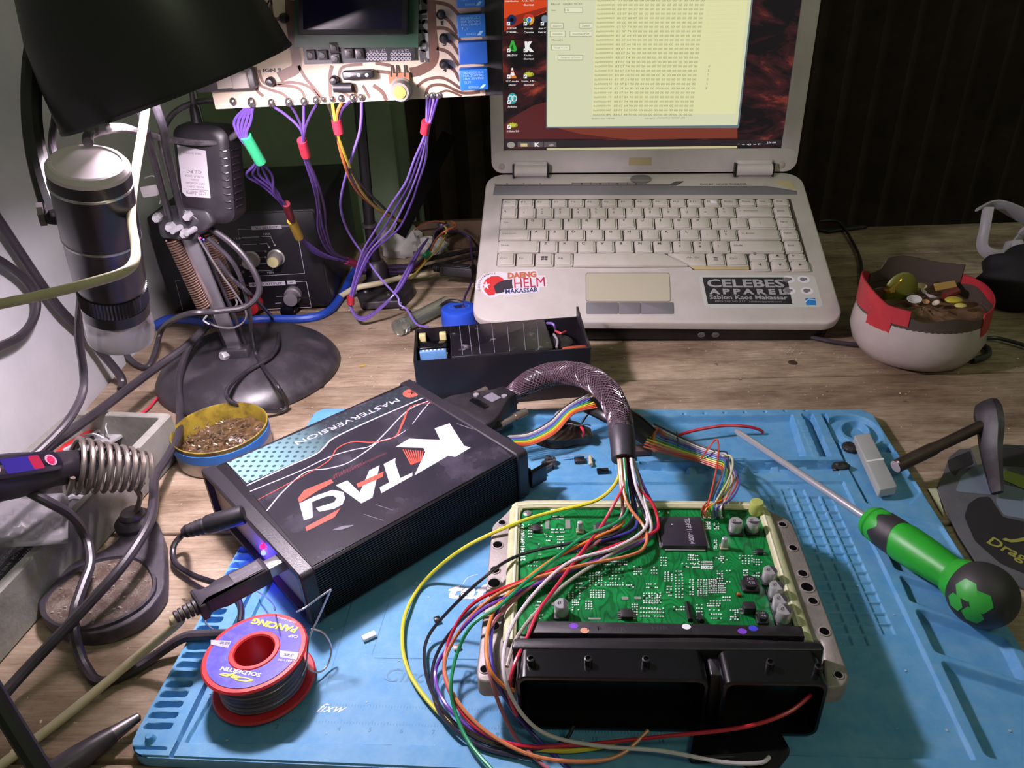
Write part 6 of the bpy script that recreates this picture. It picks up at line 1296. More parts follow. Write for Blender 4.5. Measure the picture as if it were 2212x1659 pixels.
for r in range(3):
    for i in range(4): b.text(('DN 0822', 'C 50Hz', 'PCU 18', '2.5VA')[(i+r) % 4], (-0.022+i*0.012, 0.0045-r*0.005, -0.0125+i*0.012, 0.0068-r*0.005), 0.0081)
obj('module_print', b, mat('faded_print', '9a95a0', 0.5), o, smooth=0)
b = MB(); Mt = P(60, 1110, .036)
n = 12; rs = []
for i in range(n):
    rs.append([P(-40+i*17, 1075+(j*10)+i*(-1.0), .040+0.003*math.sin(i*0.9+j*0.7)) for j in range(12)])
vs = [v for r in rs for v in r]; fs = [(i*12+j, i*12+j+1, (i+1)*12+j+1, (i+1)*12+j) for i in range(n-1) for j in range(11)]
b.add(vs, fs); o = obj('plastic_bag', b, mat('smoky_film', 'a8a4a8', 0.15, trans=0.3, alpha=0.75)); md = o.modifiers.new('film', 'SOLIDIFY'); md.thickness = 0.0006; tag(o, 'smoky crinkled plastic bag across the grey tray under the soldering iron', 'bag')
for i, (px_, py_) in enumerate(((40, 1230), (20, 1165), (140, 1085), (300, 920), (255, 985))):
    o = obj('tray_scrap', MB().tube([P(px_, py_, .014), P(px_+18, py_-12, .018), P(px_+40, py_-8, .014)], 0.0022, 8), (DSTEEL, BLKD, STEEL, BLKD, DSTEEL)[i])
    tag(o, ('bright bent metal scrap under the black module in the tray', 'dark scrap near the left border in the tray', 'small shiny scrap beside the module in the tray', 'dark scrap at the far end of the tray', 'grey scrap beside the clear strip in the tray')[i], 'scrap')

# ---------------------------------------------------------------- soldering iron stand and iron
def z5(x, y, z): return P(x/3.071, 880+y/3.071, z)
IRON = mat('cast_iron_grimy', '38333a', 0.5, col2='605860', ns=60, nmix=(0.5, 0.85), bump=0.3, bs=420)
zi = 0.0125; kb = z5(895, 760, zi); MI = Matrix.Translation(Vector((kb.x, kb.y, 0.0003)))
stand = thing('iron_stand', MI, 'soldering iron stand with teardrop cast base, sponge dish and wire spiral', 'soldering iron stand'); Ii = MI.inverted()
outl = [z5(*p, zi) for p in ((800, 740), (880, 680), (960, 690), (1040, 740), (1085, 850), (1090, 1050), (1085, 1190), (1000, 1310), (880, 1400), (740, 1460), (580, 1490), (440, 1475), (320, 1430), (250, 1350), (240, 1250), (290, 1140), (400, 1060), (520, 990), (680, 930), (780, 860))]
inn = [z5(*p, zi) for p in ((960, 1040), (1010, 1130), (1005, 1220), (930, 1310), (800, 1390), (650, 1445), (500, 1455), (380, 1430), (300, 1370), (290, 1290), (360, 1190), (480, 1090), (620, 1020), (780, 990), (890, 1000))]
b = MB(); pl_ = [(Ii @ q)[:2] for q in outl]; b.prism(rpoly(pl_, 0.004, 2), 0, 0.0105, 0.0012)
obj('cast_base', b, IRON, stand)
b = MB(); il = rpoly([(Ii @ q)[:2] for q in inn], 0.004, 2)
cc = (sum(p[0] for p in il)/len(il), sum(p[1] for p in il)/len(il))
def scl(pl, f): return [(cc[0]+(p[0]-cc[0])*f, cc[1]+(p[1]-cc[1])*f) for p in pl]
b.rings([[(x, y, z) for x, y in p] for p, z in ((scl(il, 1.09), 0.0100), (scl(il, 1.08), 0.0125), (scl(il, 1.02), 0.0127), (il, 0.0112), (scl(il, 0.98), 0.0107))], cap=(False, False)); obj('dish_rim', b, IRON, stand)
b = MB(); b.flat(scl(il, 1.0), 0.0109); obj('dish_crust', b, mat('rosin_crust', '4b3a30', 0.55, col2='80746a', ns=120, nmix=(0.4, 0.75), bump=0.8, bs=500), stand, kind='stuff')
rng = random.Random(9); b = MB()
for i in range(90):
    u, v = rng.random(), rng.random(); p = il[rng.randrange(len(il))]; f = math.sqrt(rng.random())*0.93; x, y = cc[0]+(p[0]-cc[0])*f, cc[1]+(p[1]-cc[1])*f; s = rng.uniform(0.0003, 0.0011)
    b.box((x, y, 0.0108), (s*1.6, s, s*0.8), s*0.1)
obj('solder_crumbs', b, mat('crumb', 'c9bfb6', 0.3, 0.5), stand, kind='stuff')
b = MB(); b.lathe([(0.0125, 0), (0.0125, 0.0035), (0.010, 0.0065), (0.0085, 0.007), (0.0001, 0.0072)], 28, M=Matrix.Translation((0, 0, 0.0100)), cap=(True, False)); obj('boss', b, IRON, stand)
b = MB(); b.lathe([(0.0078, 0.0072), (0.0078, 0.009), (0.0065, 0.0112), (0.0001, 0.0118)], 24, M=Matrix.Translation((0, 0, 0.0100)), cap=(True, False)); obj('clamp_screw', b, DSTEEL, stand)
SPR = mat('spring_wire', '9c928b', 0.35, 0.7, col2='7c7068', ns=60)
ztp = PY(305, 1045, kb.y+0.002).z
b = MB(); pst = [kb+Vector((0.0015, 0, 0.006)), PY(303, 1075, kb.y), PY(294, 1052, kb.y), PY(312, 1040, kb.y+0.002)]
b.tube([Ii @ p for p in pst], 0.0017, 10); obj('post', b, SPR, stand)
c1 = PY(318, 1016, kb.y+0.004); c0 = PY(150, 1005, kb.y-0.016)
axd = (c1-c0).normalized(); u = Vector((0, 0, 1)); u = (u-axd*u.dot(axd)).normalized(); v = axd.cross(u); pts = []; T_ = 9
for i in range(T_*18+1):
    t = i/(T_*18); r = 0.0172*(1-t)+0.0118*t; a = 2*math.pi*T_*t+1.5; pts.append(Ii @ (c0+axd*((c1-c0).length*t)+(u*math.cos(a)+v*math.sin(a))*r))
pre = [Ii @ (c0-axd*0.006+(u*math.cos(a)+v*math.sin(a))*r) for a, r in ((-3.5, 0.0178), (-2.2, 0.0176), (-0.6, 0.0174), (0.7, 0.0173))]
b = MB(); b.tube(pts, 0.0016, 8, smooth=False); obj('wire_spiral', b, SPR, stand)
# iron
ie = c0+axd*0.004; ib = PD(-190, 1062, .36); idr = (ib-ie).normalized(); MIR = zframe(ie, idr, x=(0, 0, 1))
iron = thing('soldering_iron', MIR, 'black soldering iron with lit blue-red display resting in the wire spiral', 'soldering iron')
b = MB(); b.lathe([(0.0001, -0.052), (0.0010, -0.048), (0.0022, -0.043), (0.0022, -0.02), (0.0035, -0.019), (0.0035, -0.002)], 20, cap=(False, True)); obj('heater_tip', b, DSTEEL, iron)
b = MB(); b.lathe([(0.0045, -0.012), (0.0085, -0.008), (0.0098, 0.002), (0.0102, 0.012), (0.0098, 0.020), (0.0118, 0.030), (0.0128, 0.045), (0.0128, 0.15), (0.011, 0.17)], 36, cap=(True, True)); obj('handle', b, mat('iron_handle', '1e1a20', 0.42), iron)
Mi_ = MIR.inverted(); o_ = Mi_ @ CAM
# display strip on the side facing up and towards the camera
view = Vector((o_.x, o_.y, 0)).normalized(); side = Vector((0, 0, 1)).cross(view); up_ = (view*0.8+ (Mi_.to_3x3() @ Vector((0, 0, 1)))*0.5); up_.z = 0; up_.normalize(); sd_ = Vector((0, 0, 1)).cross(up_)
MDP = Matrix((sd_, Vector((0, 0, 1)), sd_.cross(Vector((0, 0, 1))))).transposed().to_4x4()
if (MDP.to_3x3() @ Vector((0, 0, 1))).dot(up_) < 0: MDP = Matrix((-sd_, Vector((0, 0, 1)), -sd_.cross(Vector((0, 0, 1))))).transposed().to_4x4()
def ir(p): return MDP
b = MB(); b.prism(rrect(-0.0068, 0.022, 0.0068, 0.11, 0.006, 5), 0.0085, 0.0127, 0.0006, M=MDP); dp = obj('display_panel', b, mat('panel_gloss', '191420', 0.15), iron)
b = MB(); b.prism(rrect(-0.0046, 0.038, 0.0046, 0.060, 0.001), 0.0126, 0.0129, 0, M=MDP); obj('display', b, mat('display_blue', '120c40', 0.2, emit=0.5, ecol='3a20a0'), dp)
b = MB(); b.prism(rrect(-0.0042, 0.036, 0.0042, 0.043, 0.001), 0.0126, 0.01295, 0, M=MDP); obj('red_readout', b, mat('display_red', '400818', 0.2, emit=0.8, ecol='c01848'), dp)
for y in (0.030, 0.066):
    b = MB(); b.lathe([(0.0028, 0.0125), (0.0036, 0.0127), (0.0036, 0.0132), (0.0028, 0.0132), (0.0026, 0.0129), (0.0001, 0.0129)], 20, M=MDP @ Matrix.Translation((0, y, 0)), cap=(True, False)); bt = obj('button', b, mat('button_rim', 'a9788c', 0.3), dp)
    b = MB(); b.flat(circ(0, y, 0.0024, 14), 0.01325, M=MDP); obj('button_glow', b, mat('button_glow', '801030', 0.3, emit=0.9, ecol='d02050'), bt, smooth=0)
cable('looping_cable', [PD(-20, 1030, .42), PD(40, 1052, .42), PD(100, 1082, .425), PD(150, 1112, .44), P(185, 1160, .034), P(195, 1215, .026), P(180, 1262, .022), P(162, 1315, .0185), P(160, 1360, .018), P(168, 1400, .010), P(185, 1440, .004), P(215, 1473, .0035), P(280, 1452, .0035), P(330, 1420, .0045), P(395, 1378, .011), P(440, 1372, .012), P(500, 1370, .013)], 0.0029, RUB, 'black cord from the iron curving down over the dish and across to the spool')

# ---------------------------------------------------------------- plugs at the programmer box
def front_at(px, py):
    q = kf(px, py, 0.0); return MK @ q
pj = front_at(528, 1110); pd_ = (P(425, 1141, pj.z-.003)-pj).normalized(); Mj = zframe(Vector((pj.x, pj.y, pj.z)), pd_)
dc = thing('dc_plug', Mj, 'black round power plug with bent cable in the left end of the programmer box', 'plug')
b = MB(); b.lathe([(0.0045, 0.0), (0.0058, 0.001), (0.0058, 0.021), (0.005, 0.0225), (0.0001, 0.023)], 24, cap=(True, False)); obj('barrel', b, BLKD, dc)
b = MB()
b.lathe([(0.0045, 0.022)]+[(0.0047-0.0003*i+(0.0 if j else 0.0), 0.0235+i*0.0028+j*0.0017) for i in range(4) for j in (0, 1)]+[(0.0022, 0.036)], 20, cap=(True, True)); obj('strain_relief', b, RUB, dc)
b = MB()
for i in range(4): b.lathe([(0.003, 0.0236+i*0.0028), (0.0050-0.0004*i, 0.0240+i*0.0028), (0.0050-0.0004*i, 0.0252+i*0.0028), (0.003, 0.0256+i*0.0028)], 20, cap=(False, False))
obj('relief_ribs', b, BLKD, dc, kind='stuff')
ji = Mj.inverted(); b = MB(); b.tube([Vector((0, 0, 0.034)), ji @ P(400, 1150, .018), ji @ P(376, 1178, .010), ji @ P(378, 1215, .006), ji @ P(415, 1242, .006), ji @ P(470, 1262, .0095), ji @ P(505, 1285, .010), ji @ P(520, 1310, .010), ji @ P(518, 1345, .010)], 0.0019, 10); obj('cord', b, mat('shiny_black_wire', '29252b', 0.25, spec=0.7), dc)
pu = front_at(606, 1216); qd = P(440, 1302, pu.z); ud = (qd-pu).normalized(); MU = frame(pu, ud, z=(0, 0, 1))
usb = thing('usb_plug', MU, 'grey-black USB plug on a cream cable in the front of the programmer box', 'usb plug')
b = MB(); b.box((0.003, 0, -0.0035), (0.014, 0.0085, 0.0070), 0.0004); obj('metal_tip', b, mat('nickel', 'b9b1b6', 0.3, 0.7), usb)
USBM = mat('usb_grey_plastic', '38333b', 0.42)
b = MB(); b.prism(rpoly([(0.008, -0.0065), (0.034, -0.0065), (0.038, -0.0050), (0.042, -0.0050), (0.044, -0.008), (0.047, -0.008), (0.047, 0.008), (0.044, 0.008), (0.042, 0.0050), (0.038, 0.0050), (0.034, 0.0065), (0.008, 0.0065)], 0.0008, 2), -0.0055, 0.0055, 0.0012); obj('plug_housing', b, USBM, usb)
b = MB(); b.prism(rrect(0.011, -0.0042, 0.027, 0.0042, 0.0006), 0.0055, 0.0058); lg = obj('logo_panel', b, mat('usb_light', '4a444d', 0.4), usb)
b = MB(); b.strip([(0.013, 0), (0.025, 0)], 0.0006, 0.0059); b.strip([(0.016, 0), (0.019, 0.0024), (0.022, 0.0024)], 0.0005, 0.0059, sub=1); b.strip([(0.018, 0), (0.021, -0.0024), (0.023, -0.0024)], 0.0005, 0.0059, sub=1); b.flat(circ(0.0135, 0, 0.0012, 12), 0.00592); b.flat([(0.025, -0.0012), (0.0268, 0), (0.025, 0.0012)], 0.0059); obj('usb_symbol', b, mat('usb_symbol', '6b6570', 0.4), lg, smooth=0)
b = MB()
for i in range(5): b.lathe([(0.0025, 0.047+i*0.0024), (0.0045-0.0003*i, 0.0473+i*0.0024), (0.0045-0.0003*i, 0.0487+i*0.0024), (0.0025, 0.049+i*0.0024)], 18, M=frame((0, 0, 0), (0, 1, 0), z=(1, 0, 0)), cap=(False, False))
obj('relief_ribs', b, USBM, usb, kind='stuff')
ui = MU.inverted(); b = MB(); b.tube([Vector((0.046, 0, 0)), Vector((0.060, 0, -0.001)), ui @ P(385, 1345, pu.z-0.006), ui @ P(280, 1432, .010), ui @ P(150, 1540, .005), ui @ P(0, 1655, .005), ui @ P(-60, 1700, .005)], 0.0025, 12); obj('cream_cord', b, CREAM, usb)

# ---------------------------------------------------------------- bottom-left: test probe and a dark rod
pa, pb2 = P(150, 1650, .008), P(300, 1548, .007)
Mp_ = zframe(pa, pb2-pa); Lp = (pb2-pa).length
o = thing('tapered_tool_tip', Mp_, 'dark tapered tool tip with a dull metal end at the bottom left edge', 'tool tip')
b = MB(); b.lathe([(0.0062, -0.05), (0.0064, Lp*0.1), (0.0052, Lp*0.45), (0.0040, Lp*0.62)], 24, M=None); obj('dark_grip', b, mat('tool_black', '2c272c', 0.4, col2='3d373d', ns=50), o)
b = MB(); b.lathe([(0.0040, Lp*0.6), (0.0034, Lp*0.75), (0.0022, Lp), (0.0001, Lp+0.001)], 24, cap=(True, False)); obj('metal_end', b, DSTEEL, o)
cable('stand_rod', [PD(-30, 1470, .23), PD(30, 1570, .23), PD(105, 1690, .23)], 0.0030, mat('rod_black', '19161a', 0.5), 'thin black rod crossing the bottom left corner above the bench', 'rod')

# ---------------------------------------------------------------- test circuit board hung over the bench
YB = 0.55; MBD = frame(PY(466, 236, YB), (1, 0, 0.001), z=(0, -1, 0)); tb = thing('test_board', MBD, 'homemade cream circuit board with brown tracks, display and blue relays hanging behind', 'circuit board')
def bl(px, py, z=0.0): return LOC(MBD, px, py, z)
def z2(x, y, z=0.0): return bl(440+x/3.318, y/3.318, z)
x1b = bl(1066, 205)[0]
b = MB(); b.prism(rrect(0, 0.0, x1b, 0.135, 0.0005), -0.0018, 0); obj('board_panel', b, mat('cream_board', 'c9b9a4', 0.55, col2='b8a68e', ns=20), tb)
TRK = mat('brown_track', '5f4032', 0.45, col2='4a3026', ns=50); b = MB()
def trk(pts, w=0.0035): b.strip([z2(*p) for p in pts], w, 0.00015, sub=5)
for pts, w in (([(620, 0), (625, 150), (650, 330), (665, 480), (590, 530), (540, 555)], .012), ([(680, 470), (730, 560), (800, 640), (860, 720)], .004), ([(370, 480), (400, 600), (470, 640), (560, 670), (610, 710)], .0035), ([(395, 500), (430, 590), (520, 610), (640, 620), (700, 650), (730, 710)], .0035), ([(530, 600), (640, 590), (750, 620), (830, 700)], .0035), ([(370, 520), (380, 640), (430, 690)], .004), ([(920, 470), (905, 560), (910, 700)], .0045), ([(1140, 460), (1000, 480), (970, 560), (990, 650), (1060, 700)], .0035), ([(1060, 600), (1100, 700)], .0035), ([(1140, 610), (1190, 700)], .0035), ([(1215, 610), (1280, 660), (1310, 720)], .005), ([(1240, 510), (1340, 520)], .004), ([(1625, 0), (1635, 200), (1650, 420), (1560, 500), (1480, 520)], .0115), ([(1660, 15), (1760, 40), (1830, 110)], .004), ([(1670, 200), (1750, 210), (1840, 290)], .004), ([(1670, 345), (1760, 380), (1830, 470)], .004), ([(1680, 95), (1760, 150), (1820, 240)], .004), ([(1700, 270), (1780, 310), (1830, 390)], .004), ([(1740, 460), (1800, 510), (1835, 580)], .004), ([(1530, 620), (1600, 570), (1720, 560), (1850, 640)], .0035), ([(1590, 690), (1620, 620), (1720, 610), (1850, 665), (1980, 660)], .0035), ([(1650, 690), (1740, 650), (1850, 690)], .0025), ([(480, 30), (500, 130), (560, 130)], .004), ([(1230, 450), (1340, 470)], .004)):
    trk(pts, w*0.55)
obj('copper_tracks', b, TRK, tb, smooth=0)
b = MB(); b.prism([bl(640, -80), bl(907, -80), bl(905, 100), bl(640, 100)], 0.004, 0.0056); obj('display_board', b, mat('lcd_green', '16402a', 0.4), tb)
b = MB(); b.prism([bl(650, -80), bl(890, -80), bl(884, 72), bl(652, 72)], 0.0056, 0.0125, 0.001); sc_ = obj('display_frame', b, mat('lcd_frame', '131316', 0.35), tb)
b = MB(); b.prism([bl(662, -70), bl(876, -70), bl(872, 58), bl(664, 60)], 0.0125, 0.0127); obj('display_glass', b, mat('lcd_glass', '0f0b26', 0.12), sc_)
b = MB(); b.prism([z2(710, 310, .003), z2(1515, 300, .003), z2(1515, 432, .003), z2(722, 462, .003)], 0.0005, 0.0032); kb_ = obj('key_shield', b, mat('shield_black', '19171c', 0.4), tb)
for x, y in ((768, 395), (853, 395), (935, 343), (945, 420), (1040, 383), (1117, 385)):
    q = z2(x, y, .006); b = MB(); b.box((q[0], q[1], 0.0032), (0.0058, 0.0062, 0.0030), 0.0004); bt = obj('push_button', b, DSTEEL, kb_); b = MB(); b.lathe([(0.0017, 0.006), (0.0017, 0.0082), (0.0001, 0.0083)], 14, M=Matrix.Translation((q[0], q[1], 0)), cap=(True, False)); obj('button_cap', b, BLK, bt)
b = MB()
for i in range(6):
    for k_ in range(2):
        for x0 in (1175, 1350): q = z2(x0+i*25, 390+k_*30, .0033); b.lathe([(0.0006, 0.0033), (0.0012, 0.0034), (0.0012, 0.0036), (0.0006, 0.0036)], 8, M=Matrix.Translation((q[0], q[1], 0)), cap=(False, False))
for s, x in (('AO A1 A2', 1190), ('RST SDA SCL', 1360)): q = z2(x, 362); b.text(s, (q[0], q[1]-0.001, q[0]+0.011, q[1]+0.0008), 0.0034)
obj('header_holes', b, mat('shield_print', 'a8a3ad', 0.4), kb_, kind='stuff', smooth=0)
b = MB(); b.prism([z2(1520, 0), z2(1600, 0), z2(1618, 420), z2(1530, 420)], 0.0002, 0.0005); ls = obj('label_strip', b, mat('strip_grey', '8f908c', 0.5), tb)
b = MB(); a, c = Vector(z2(1595, 415)), Vector(z2(1550, -90))
for i, ch in enumerate('INJEKTOR'):
    yy = -75+i*68; q = z2(1553+i*4.5, yy-(0), .0006)
    q = z2(1570+ (i-3)*3, 50+(i-2)*70 - 0, .0006); b.text(ch, (q[0]-0.0032, q[1]-0.0040, q[0]+0.0032, q[1]+0.0040), 0.0006, bold=0.06)
obj('strip_lettering', b, mat('strip_ink', '3b3b3a', 0.5), ls, smooth=0)
for s, x0, y0, x1, y1 in (('IGN 9', 428, 520, 555, 485), ('VI', 430, 40, 490, 0), ('3', 1715, 330, 1738, 300), ('4', 1715, 518, 1740, 488), ('1', 1700, 180, 1718, 150)):
    b = MB(); a, c = z2(x0, y0), z2(x1, y1); b.text(s, (a[0], a[1], c[0], c[1]), 0.0003, bold=0.05); obj('marker_writing', b, mat('marker_ink', '17130f', 0.5), tb, smooth=0)
RB = mat('relay_blue', '2b6fc6', 0.35); RBL = mat('relay_print', '9fc4ea', 0.4)
for i, (x0, y0, x1, y1) in enumerate(((1815, -110, 2005, 60), (1822, 100, 2015, 272), (1832, 295, 2030, 465), (1838, 492, 2035, 652))):
    a, c = z2(x0, y1, .015), z2(x1, y0, .015); b = MB(); b.prism(rrect(a[0], a[1], c[0], c[1], 0.0008, 2), 0.0003, 0.0150, 0.0006); r_ = obj('relay', b, RB if i != 2 else mat('relay_dark_blue', '2556ab', 0.4), tb)
    if i != 2:
        b = MB(); w, h = c[0]-a[0], c[1]-a[1]
        for k_, s in enumerate(('SRD-05VDC-SL-C', '10A 250VAC', '10A 30VDC')): b.text(s, (a[0]+w*0.15, a[1]+h*(0.80-k_*0.14), a[0]+w*0.85, a[1]+h*(0.90-k_*0.14)), 0.0152)
        b.text('TUV', (a[0]+w*0.15, a[1]+h*0.32, a[0]+w*0.4, a[1]+h*0.45), 0.0152); b.text('SONGLE', (a[0]+w*0.3, a[1]+h*0.1, a[0]+w*0.65, a[1]+h*0.2), 0.0152); b.flat([(a[0]+w*0.68, a[1]+h*0.08), (a[0]+w*0.8, a[1]+h*0.08), (a[0]+w*0.92, a[1]+h*0.26), (a[0]+w*0.8, a[1]+h*0.26)], 0.0152); obj('relay_print', b, RBL, r_, smooth=0)
a, c = z2(2020, 680, .002), z2(2110, -110, .002); b = MB(); b.prism([(a[0], a[1]), (c[0], a[1]), (c[0]+0.002, c[1]), (a[0], c[1])], -0.0015, 0.006, 0.0005); obj('relay_carrier', b, BLKD, tb)
a, c = z2(-60, 668, .008), z2(345, 480, .008); b = MB(); b.prism(rrect(a[0], a[1], c[0], c[1], 0.003, 3), 0.0002, 0.0075, 0.0008); rk = obj('rocker_switch', b, mat('switch_frame', '3a3638', 0.4), tb)
for x0, x1 in ((100, 190), (212, 305)):
    a, c = z2(x0, 640, .009), z2(x1, 515, .009); b = MB(); b.prism(rrect(a[0], a[1], c[0], c[1]), 0.006, 0.0095, 0.001); obj('rocker', b, mat('rocker_pale', 'a39a92', 0.4), rk)
BLOB = mat('solder_blob', 'b9b2b0', 0.2, 0.95)
for x, y, r in ((210, 728, 1.0), (345, 735, 1.25), (487, 738, 1.1), (612, 733, 1.2), (720, 727, 1.1), (806, 718, 1.0), (860, 712, .7), (922, 710, .8), (985, 705, .9), (1070, 703, 1.0), (1130, 698, .9), (1600, 690, .7), (1640, 685, .8), (1682, 685, .8)):
    q = z2(x, y, .001); b = MB(); b.sphere((q[0], q[1], 0.0008), 0.0026*r, 14, 8, sq=(1, 1.1, 0.8)); obj('solder_blob', b, BLOB, tb)
b = MB(); a, c = z2(1000, 575, .006), z2(1210, 500, .006); b.prism(rrect(a[0], a[1], c[0], c[1], 0.0015), 0.0002, 0.007, 0.0006); hd = obj('pin_header', b, BLK, tb)
for x in (1042, 1110, 1168): q = z2(x, 538, .0071); b = MB(); b.flat(circ(*q, 0.0012, 10), 0.0071); obj('header_hole', b, mat('pale_cap', 'd3c6cb', 0.45), hd, smooth=0)
b = MB(); q0, q1 = z2(930, 628, .004), z2(1062, 628, .004); b.tube([(q0[0], q0[1], 0.0038), (q1[0], q1[1], 0.0038)], 0.0032, 14); obj('axial_capacitor', b, BLKD, tb)
for x, y in ((478, 585), (575, 130), (1700, 105), (1720, 275), (1720, 460), (935, 575)): q = z2(x, y, .003); b = MB(); b.lathe([(0.003, 0.0002), (0.003, 0.005), (0.0018, 0.0068), (0.0001, 0.007)], 14, M=Matrix.Translation((q[0], q[1], 0)), cap=(True, False)); obj('small_led', b, BLK, tb)
a, c = z2(1330, 600, .003), z2(1470, 520, .003); b = MB(); b.prism([(a[0], a[1]), (c[0], a[1]), (c[0], c[1]), (a[0], c[1])], 0.0005, 0.0030); pt = obj('potentiometer', b, mat('phenolic_brown', '8a5636', 0.5), tb)
q = z2(1410, 655, .010); b = MB(); b.lathe([(0.0075, 0.001), (0.0078, 0.004), (0.0068, 0.005), (0.0060, 0.014), (0.0001, 0.0142)], 28, M=Matrix.Translation((q[0], q[1], 0)), cap=(True, False)); kn_ = obj('knob', b, mat('clear_grey_knob', '8e8a84', 0.35, trans=0.2), pt)
b = MB(); b.lathe([(0.0042, 0.0142), (0.004, 0.0148), (0.0001, 0.015)], 20, M=Matrix.Translation((q[0], q[1], 0)), cap=(True, False)); obj('knob_pointer_cap', b, mat('yellow_cap', 'cfc24a', 0.4), kn_)
b = MB()
for x in (1345, 1385, 1440): b.tube([z2(x, 465)+(0.001,), z2(x+4, 500)+(0.002,), z2(x, 545)+(0.003,)], 0.0008, 6)
obj('pot_leads', b, BLOB, tb)
# wire bundles that hang from it
def bundle(name, label, strands, r, sleeves=(), cat='wires'):
    """strands: (colour, [(px, py, depth Y)...]); sleeves: (colour, p, q, radius)"""
    M0 = Matrix.Translation(PY(*strands[0][1][0])); g = thing(name, M0, label, cat); Gi = M0.inverted()
    for i, (c, pts) in enumerate(strands):
        b = MB(); b.tube([Gi @ PY(*p) for p in pts], r, 7, 7); obj('wire', b, mat('strand_'+c, c, 0.35), g)
    for c, p, q, rr in sleeves: b = MB(); b.tube([Gi @ PY(*p), Gi @ PY(*q)], rr, 12); obj('sleeve', b, mat('sleeve_'+c, c, 0.4), g)
    return g
VI = '553c84'; VD = '3e2b56'; VL = '7d64b4'
bundle('wire_bundle', 'violet wire bundle with a green sleeve hanging from the board towards the power supply', [(VI, [(538+d, 234, .55), (524+d*2.2, 262, .552), (525+d*1.0, 295, .555), (557+d*.6, 348, .57), (560+d*3.4, 378, .59), (596+d*1.5-abs(d)*2, 410+d, .61), (612+d*.5, 440, .63), (632+d*.5, 480, .66), (648+d*.5, 512, .69), (690+d, 548, .72), (738+d*.5, 562, .74), (790, 576+d, .77)]) for d in (-8, -4, 0, 4, 8)], 0.0011, [('2f9c68', (531, 294, .556), (563, 350, .57), .0042), ('6e1c28', (618, 440, .632), (628, 470, .65), .0034), ('c2a03a', (630, 476, .66), (646, 512, .685), .0042), ('6e1c38', (748, 563, .745), (768, 570, .755), .0042)])
bundle('wire_bundle', 'dull violet wires gathered by a red sleeve right of the green-sleeved bundle', [(VD if i % 2 else VI, [(x, 226, .55), ((x+656)/2, 250, .552), (652+i*2, 285, .555), (654+i*2, 330, .57), (676+i*4, 400, .60), (686+i*5-(6 if i == 2 else 0), 450, .64), (688+i*6, 500, .68), (712+i*4, 545, .72), (760+i*3, 566, .755)]) for i, x in enumerate((583, 626, 656, 684))], 0.0010, [('b02a3c', (652, 303, .562), (661, 336, .572), .0036)])
bundle('wire_bundle', 'yellow, orange and dark wires with a red sleeve arcing down to the stand', [('c9ad3a', [(718, 224, .55), (722, 250, .552), (732, 300, .56), (755, 360, .58), (782, 415, .62), (815, 450, .67), (845, 466, .72), (870, 480, .78)]), ('c06a3a', [(738, 222, .55), (728, 248, .552), (730, 300, .56), (748, 365, .58), (770, 410, .62), (800, 440, .67), (830, 462, .72), (862, 478, .78)]), ('2d2622', [(708, 224, .55), (718, 250, .553), (729, 300, .56), (760, 370, .585), (790, 410, .62), (820, 440, .67), (850, 470, .73)]), (VD, [(757, 218, .55), (735, 245, .553), (731, 300, .561), (752, 372, .585), (780, 412, .62), (812, 445, .67)])], 0.0012, [('b02a3c', (726, 258, .555), (732, 287, .558), .0036)])
bundle('single_wire', 'single light violet wire looping down from the board past the stand pole', [(VL, [(781, 220, .55), (778, 280, .56), (760, 340, .58), (742, 400, .61), (736, 450, .64), (752, 500, .68), (785, 550, .70), (825, 605, .70), (858, 640, .695), (864, 658, .69), (880, 670, .685), (900, 700, .66), (925, 706, .64)])], 0.0011, cat='wire')
bundle('wire_bundle', 'long violet bundle with red sleeves crossing to the lowest loop on the bench', [(VI if i % 2 else VL, [(922+i*8, 210, .55), (922+i*4, 250, .555), (918+i*2, 290, .56), (895+i*8, 345, .585), (876+i*9, 395, .61), (846+i*14, 440, .64), (812+i*16, 495, .67), (785+i*8, 540, .69), (768+i*4, 590, .70), (757+i*2, 640, .705), (757+i, 665, .705), (775, 690-i*2, .70), (800, 685-i*2, .70), (840, 650-i, .70), (858+i*3, 620, .71), (880+i*3, 580, .74), (900+i*2, 545, .78), (925, 515, .83)]) for i in range(4)], 0.0010, [('b02a3c', (921, 262, .556), (917, 287, .56), .0034), ('b02a3c', (757, 640, .705), (758, 657, .705), .0036)])
# ---------------------------------------------------------------- stand, jumble and odds behind
POLE = mat('pole_black', '1c191c', 0.35)
Yp = 0.802; pb_ = PY(812, 575, Yp); sb2 = [P(x, y, 0.012) for x, y in ((768, 620), (800, 585), (878, 575), (893, 620), (868, 645), (778, 650))]
o = thing('pole_stand', (pb_.x, Yp, 0), 'black pole on a screwed-down foot plate behind the hanging board', 'stand'); oi = Matrix.Translation((pb_.x, Yp, 0)).inverted()
b = MB(); b.tube([oi @ Vector((pb_.x, Yp, 0.012)), oi @ PY(800, 500, Yp), oi @ PY(776, 228, Yp), oi @ PY(760, 40, Yp)], [0.0075, 0.0060, 0.0055, 0.0055], 18, smooth=False); obj('pole', b, POLE, o)
for py_ in (486, 565): b = MB(); c = PY(798+ (py_-486)*0.18, py_, Yp); b.lathe([(0.0065, -0.002), (0.0090, -0.0015), (0.0090, 0.0015), (0.0065, 0.002)], 20, M=Matrix.Translation(oi @ c)); obj('pole_ring', b, mat('dark_ring', '5a5458', 0.3, 0.6), o)
b = MB(); b.lathe([(0.013, 0.008), (0.012, 0.03), (0.009, 0.034)], 20); obj('pole_socket', b, BLKD, o)
b = MB(); b.prism(rpoly([(oi @ p)[:2] for p in sb2], 0.005), 0.0005, 0.010, 0.0015); obj('foot_plate', b, BLKD, o)
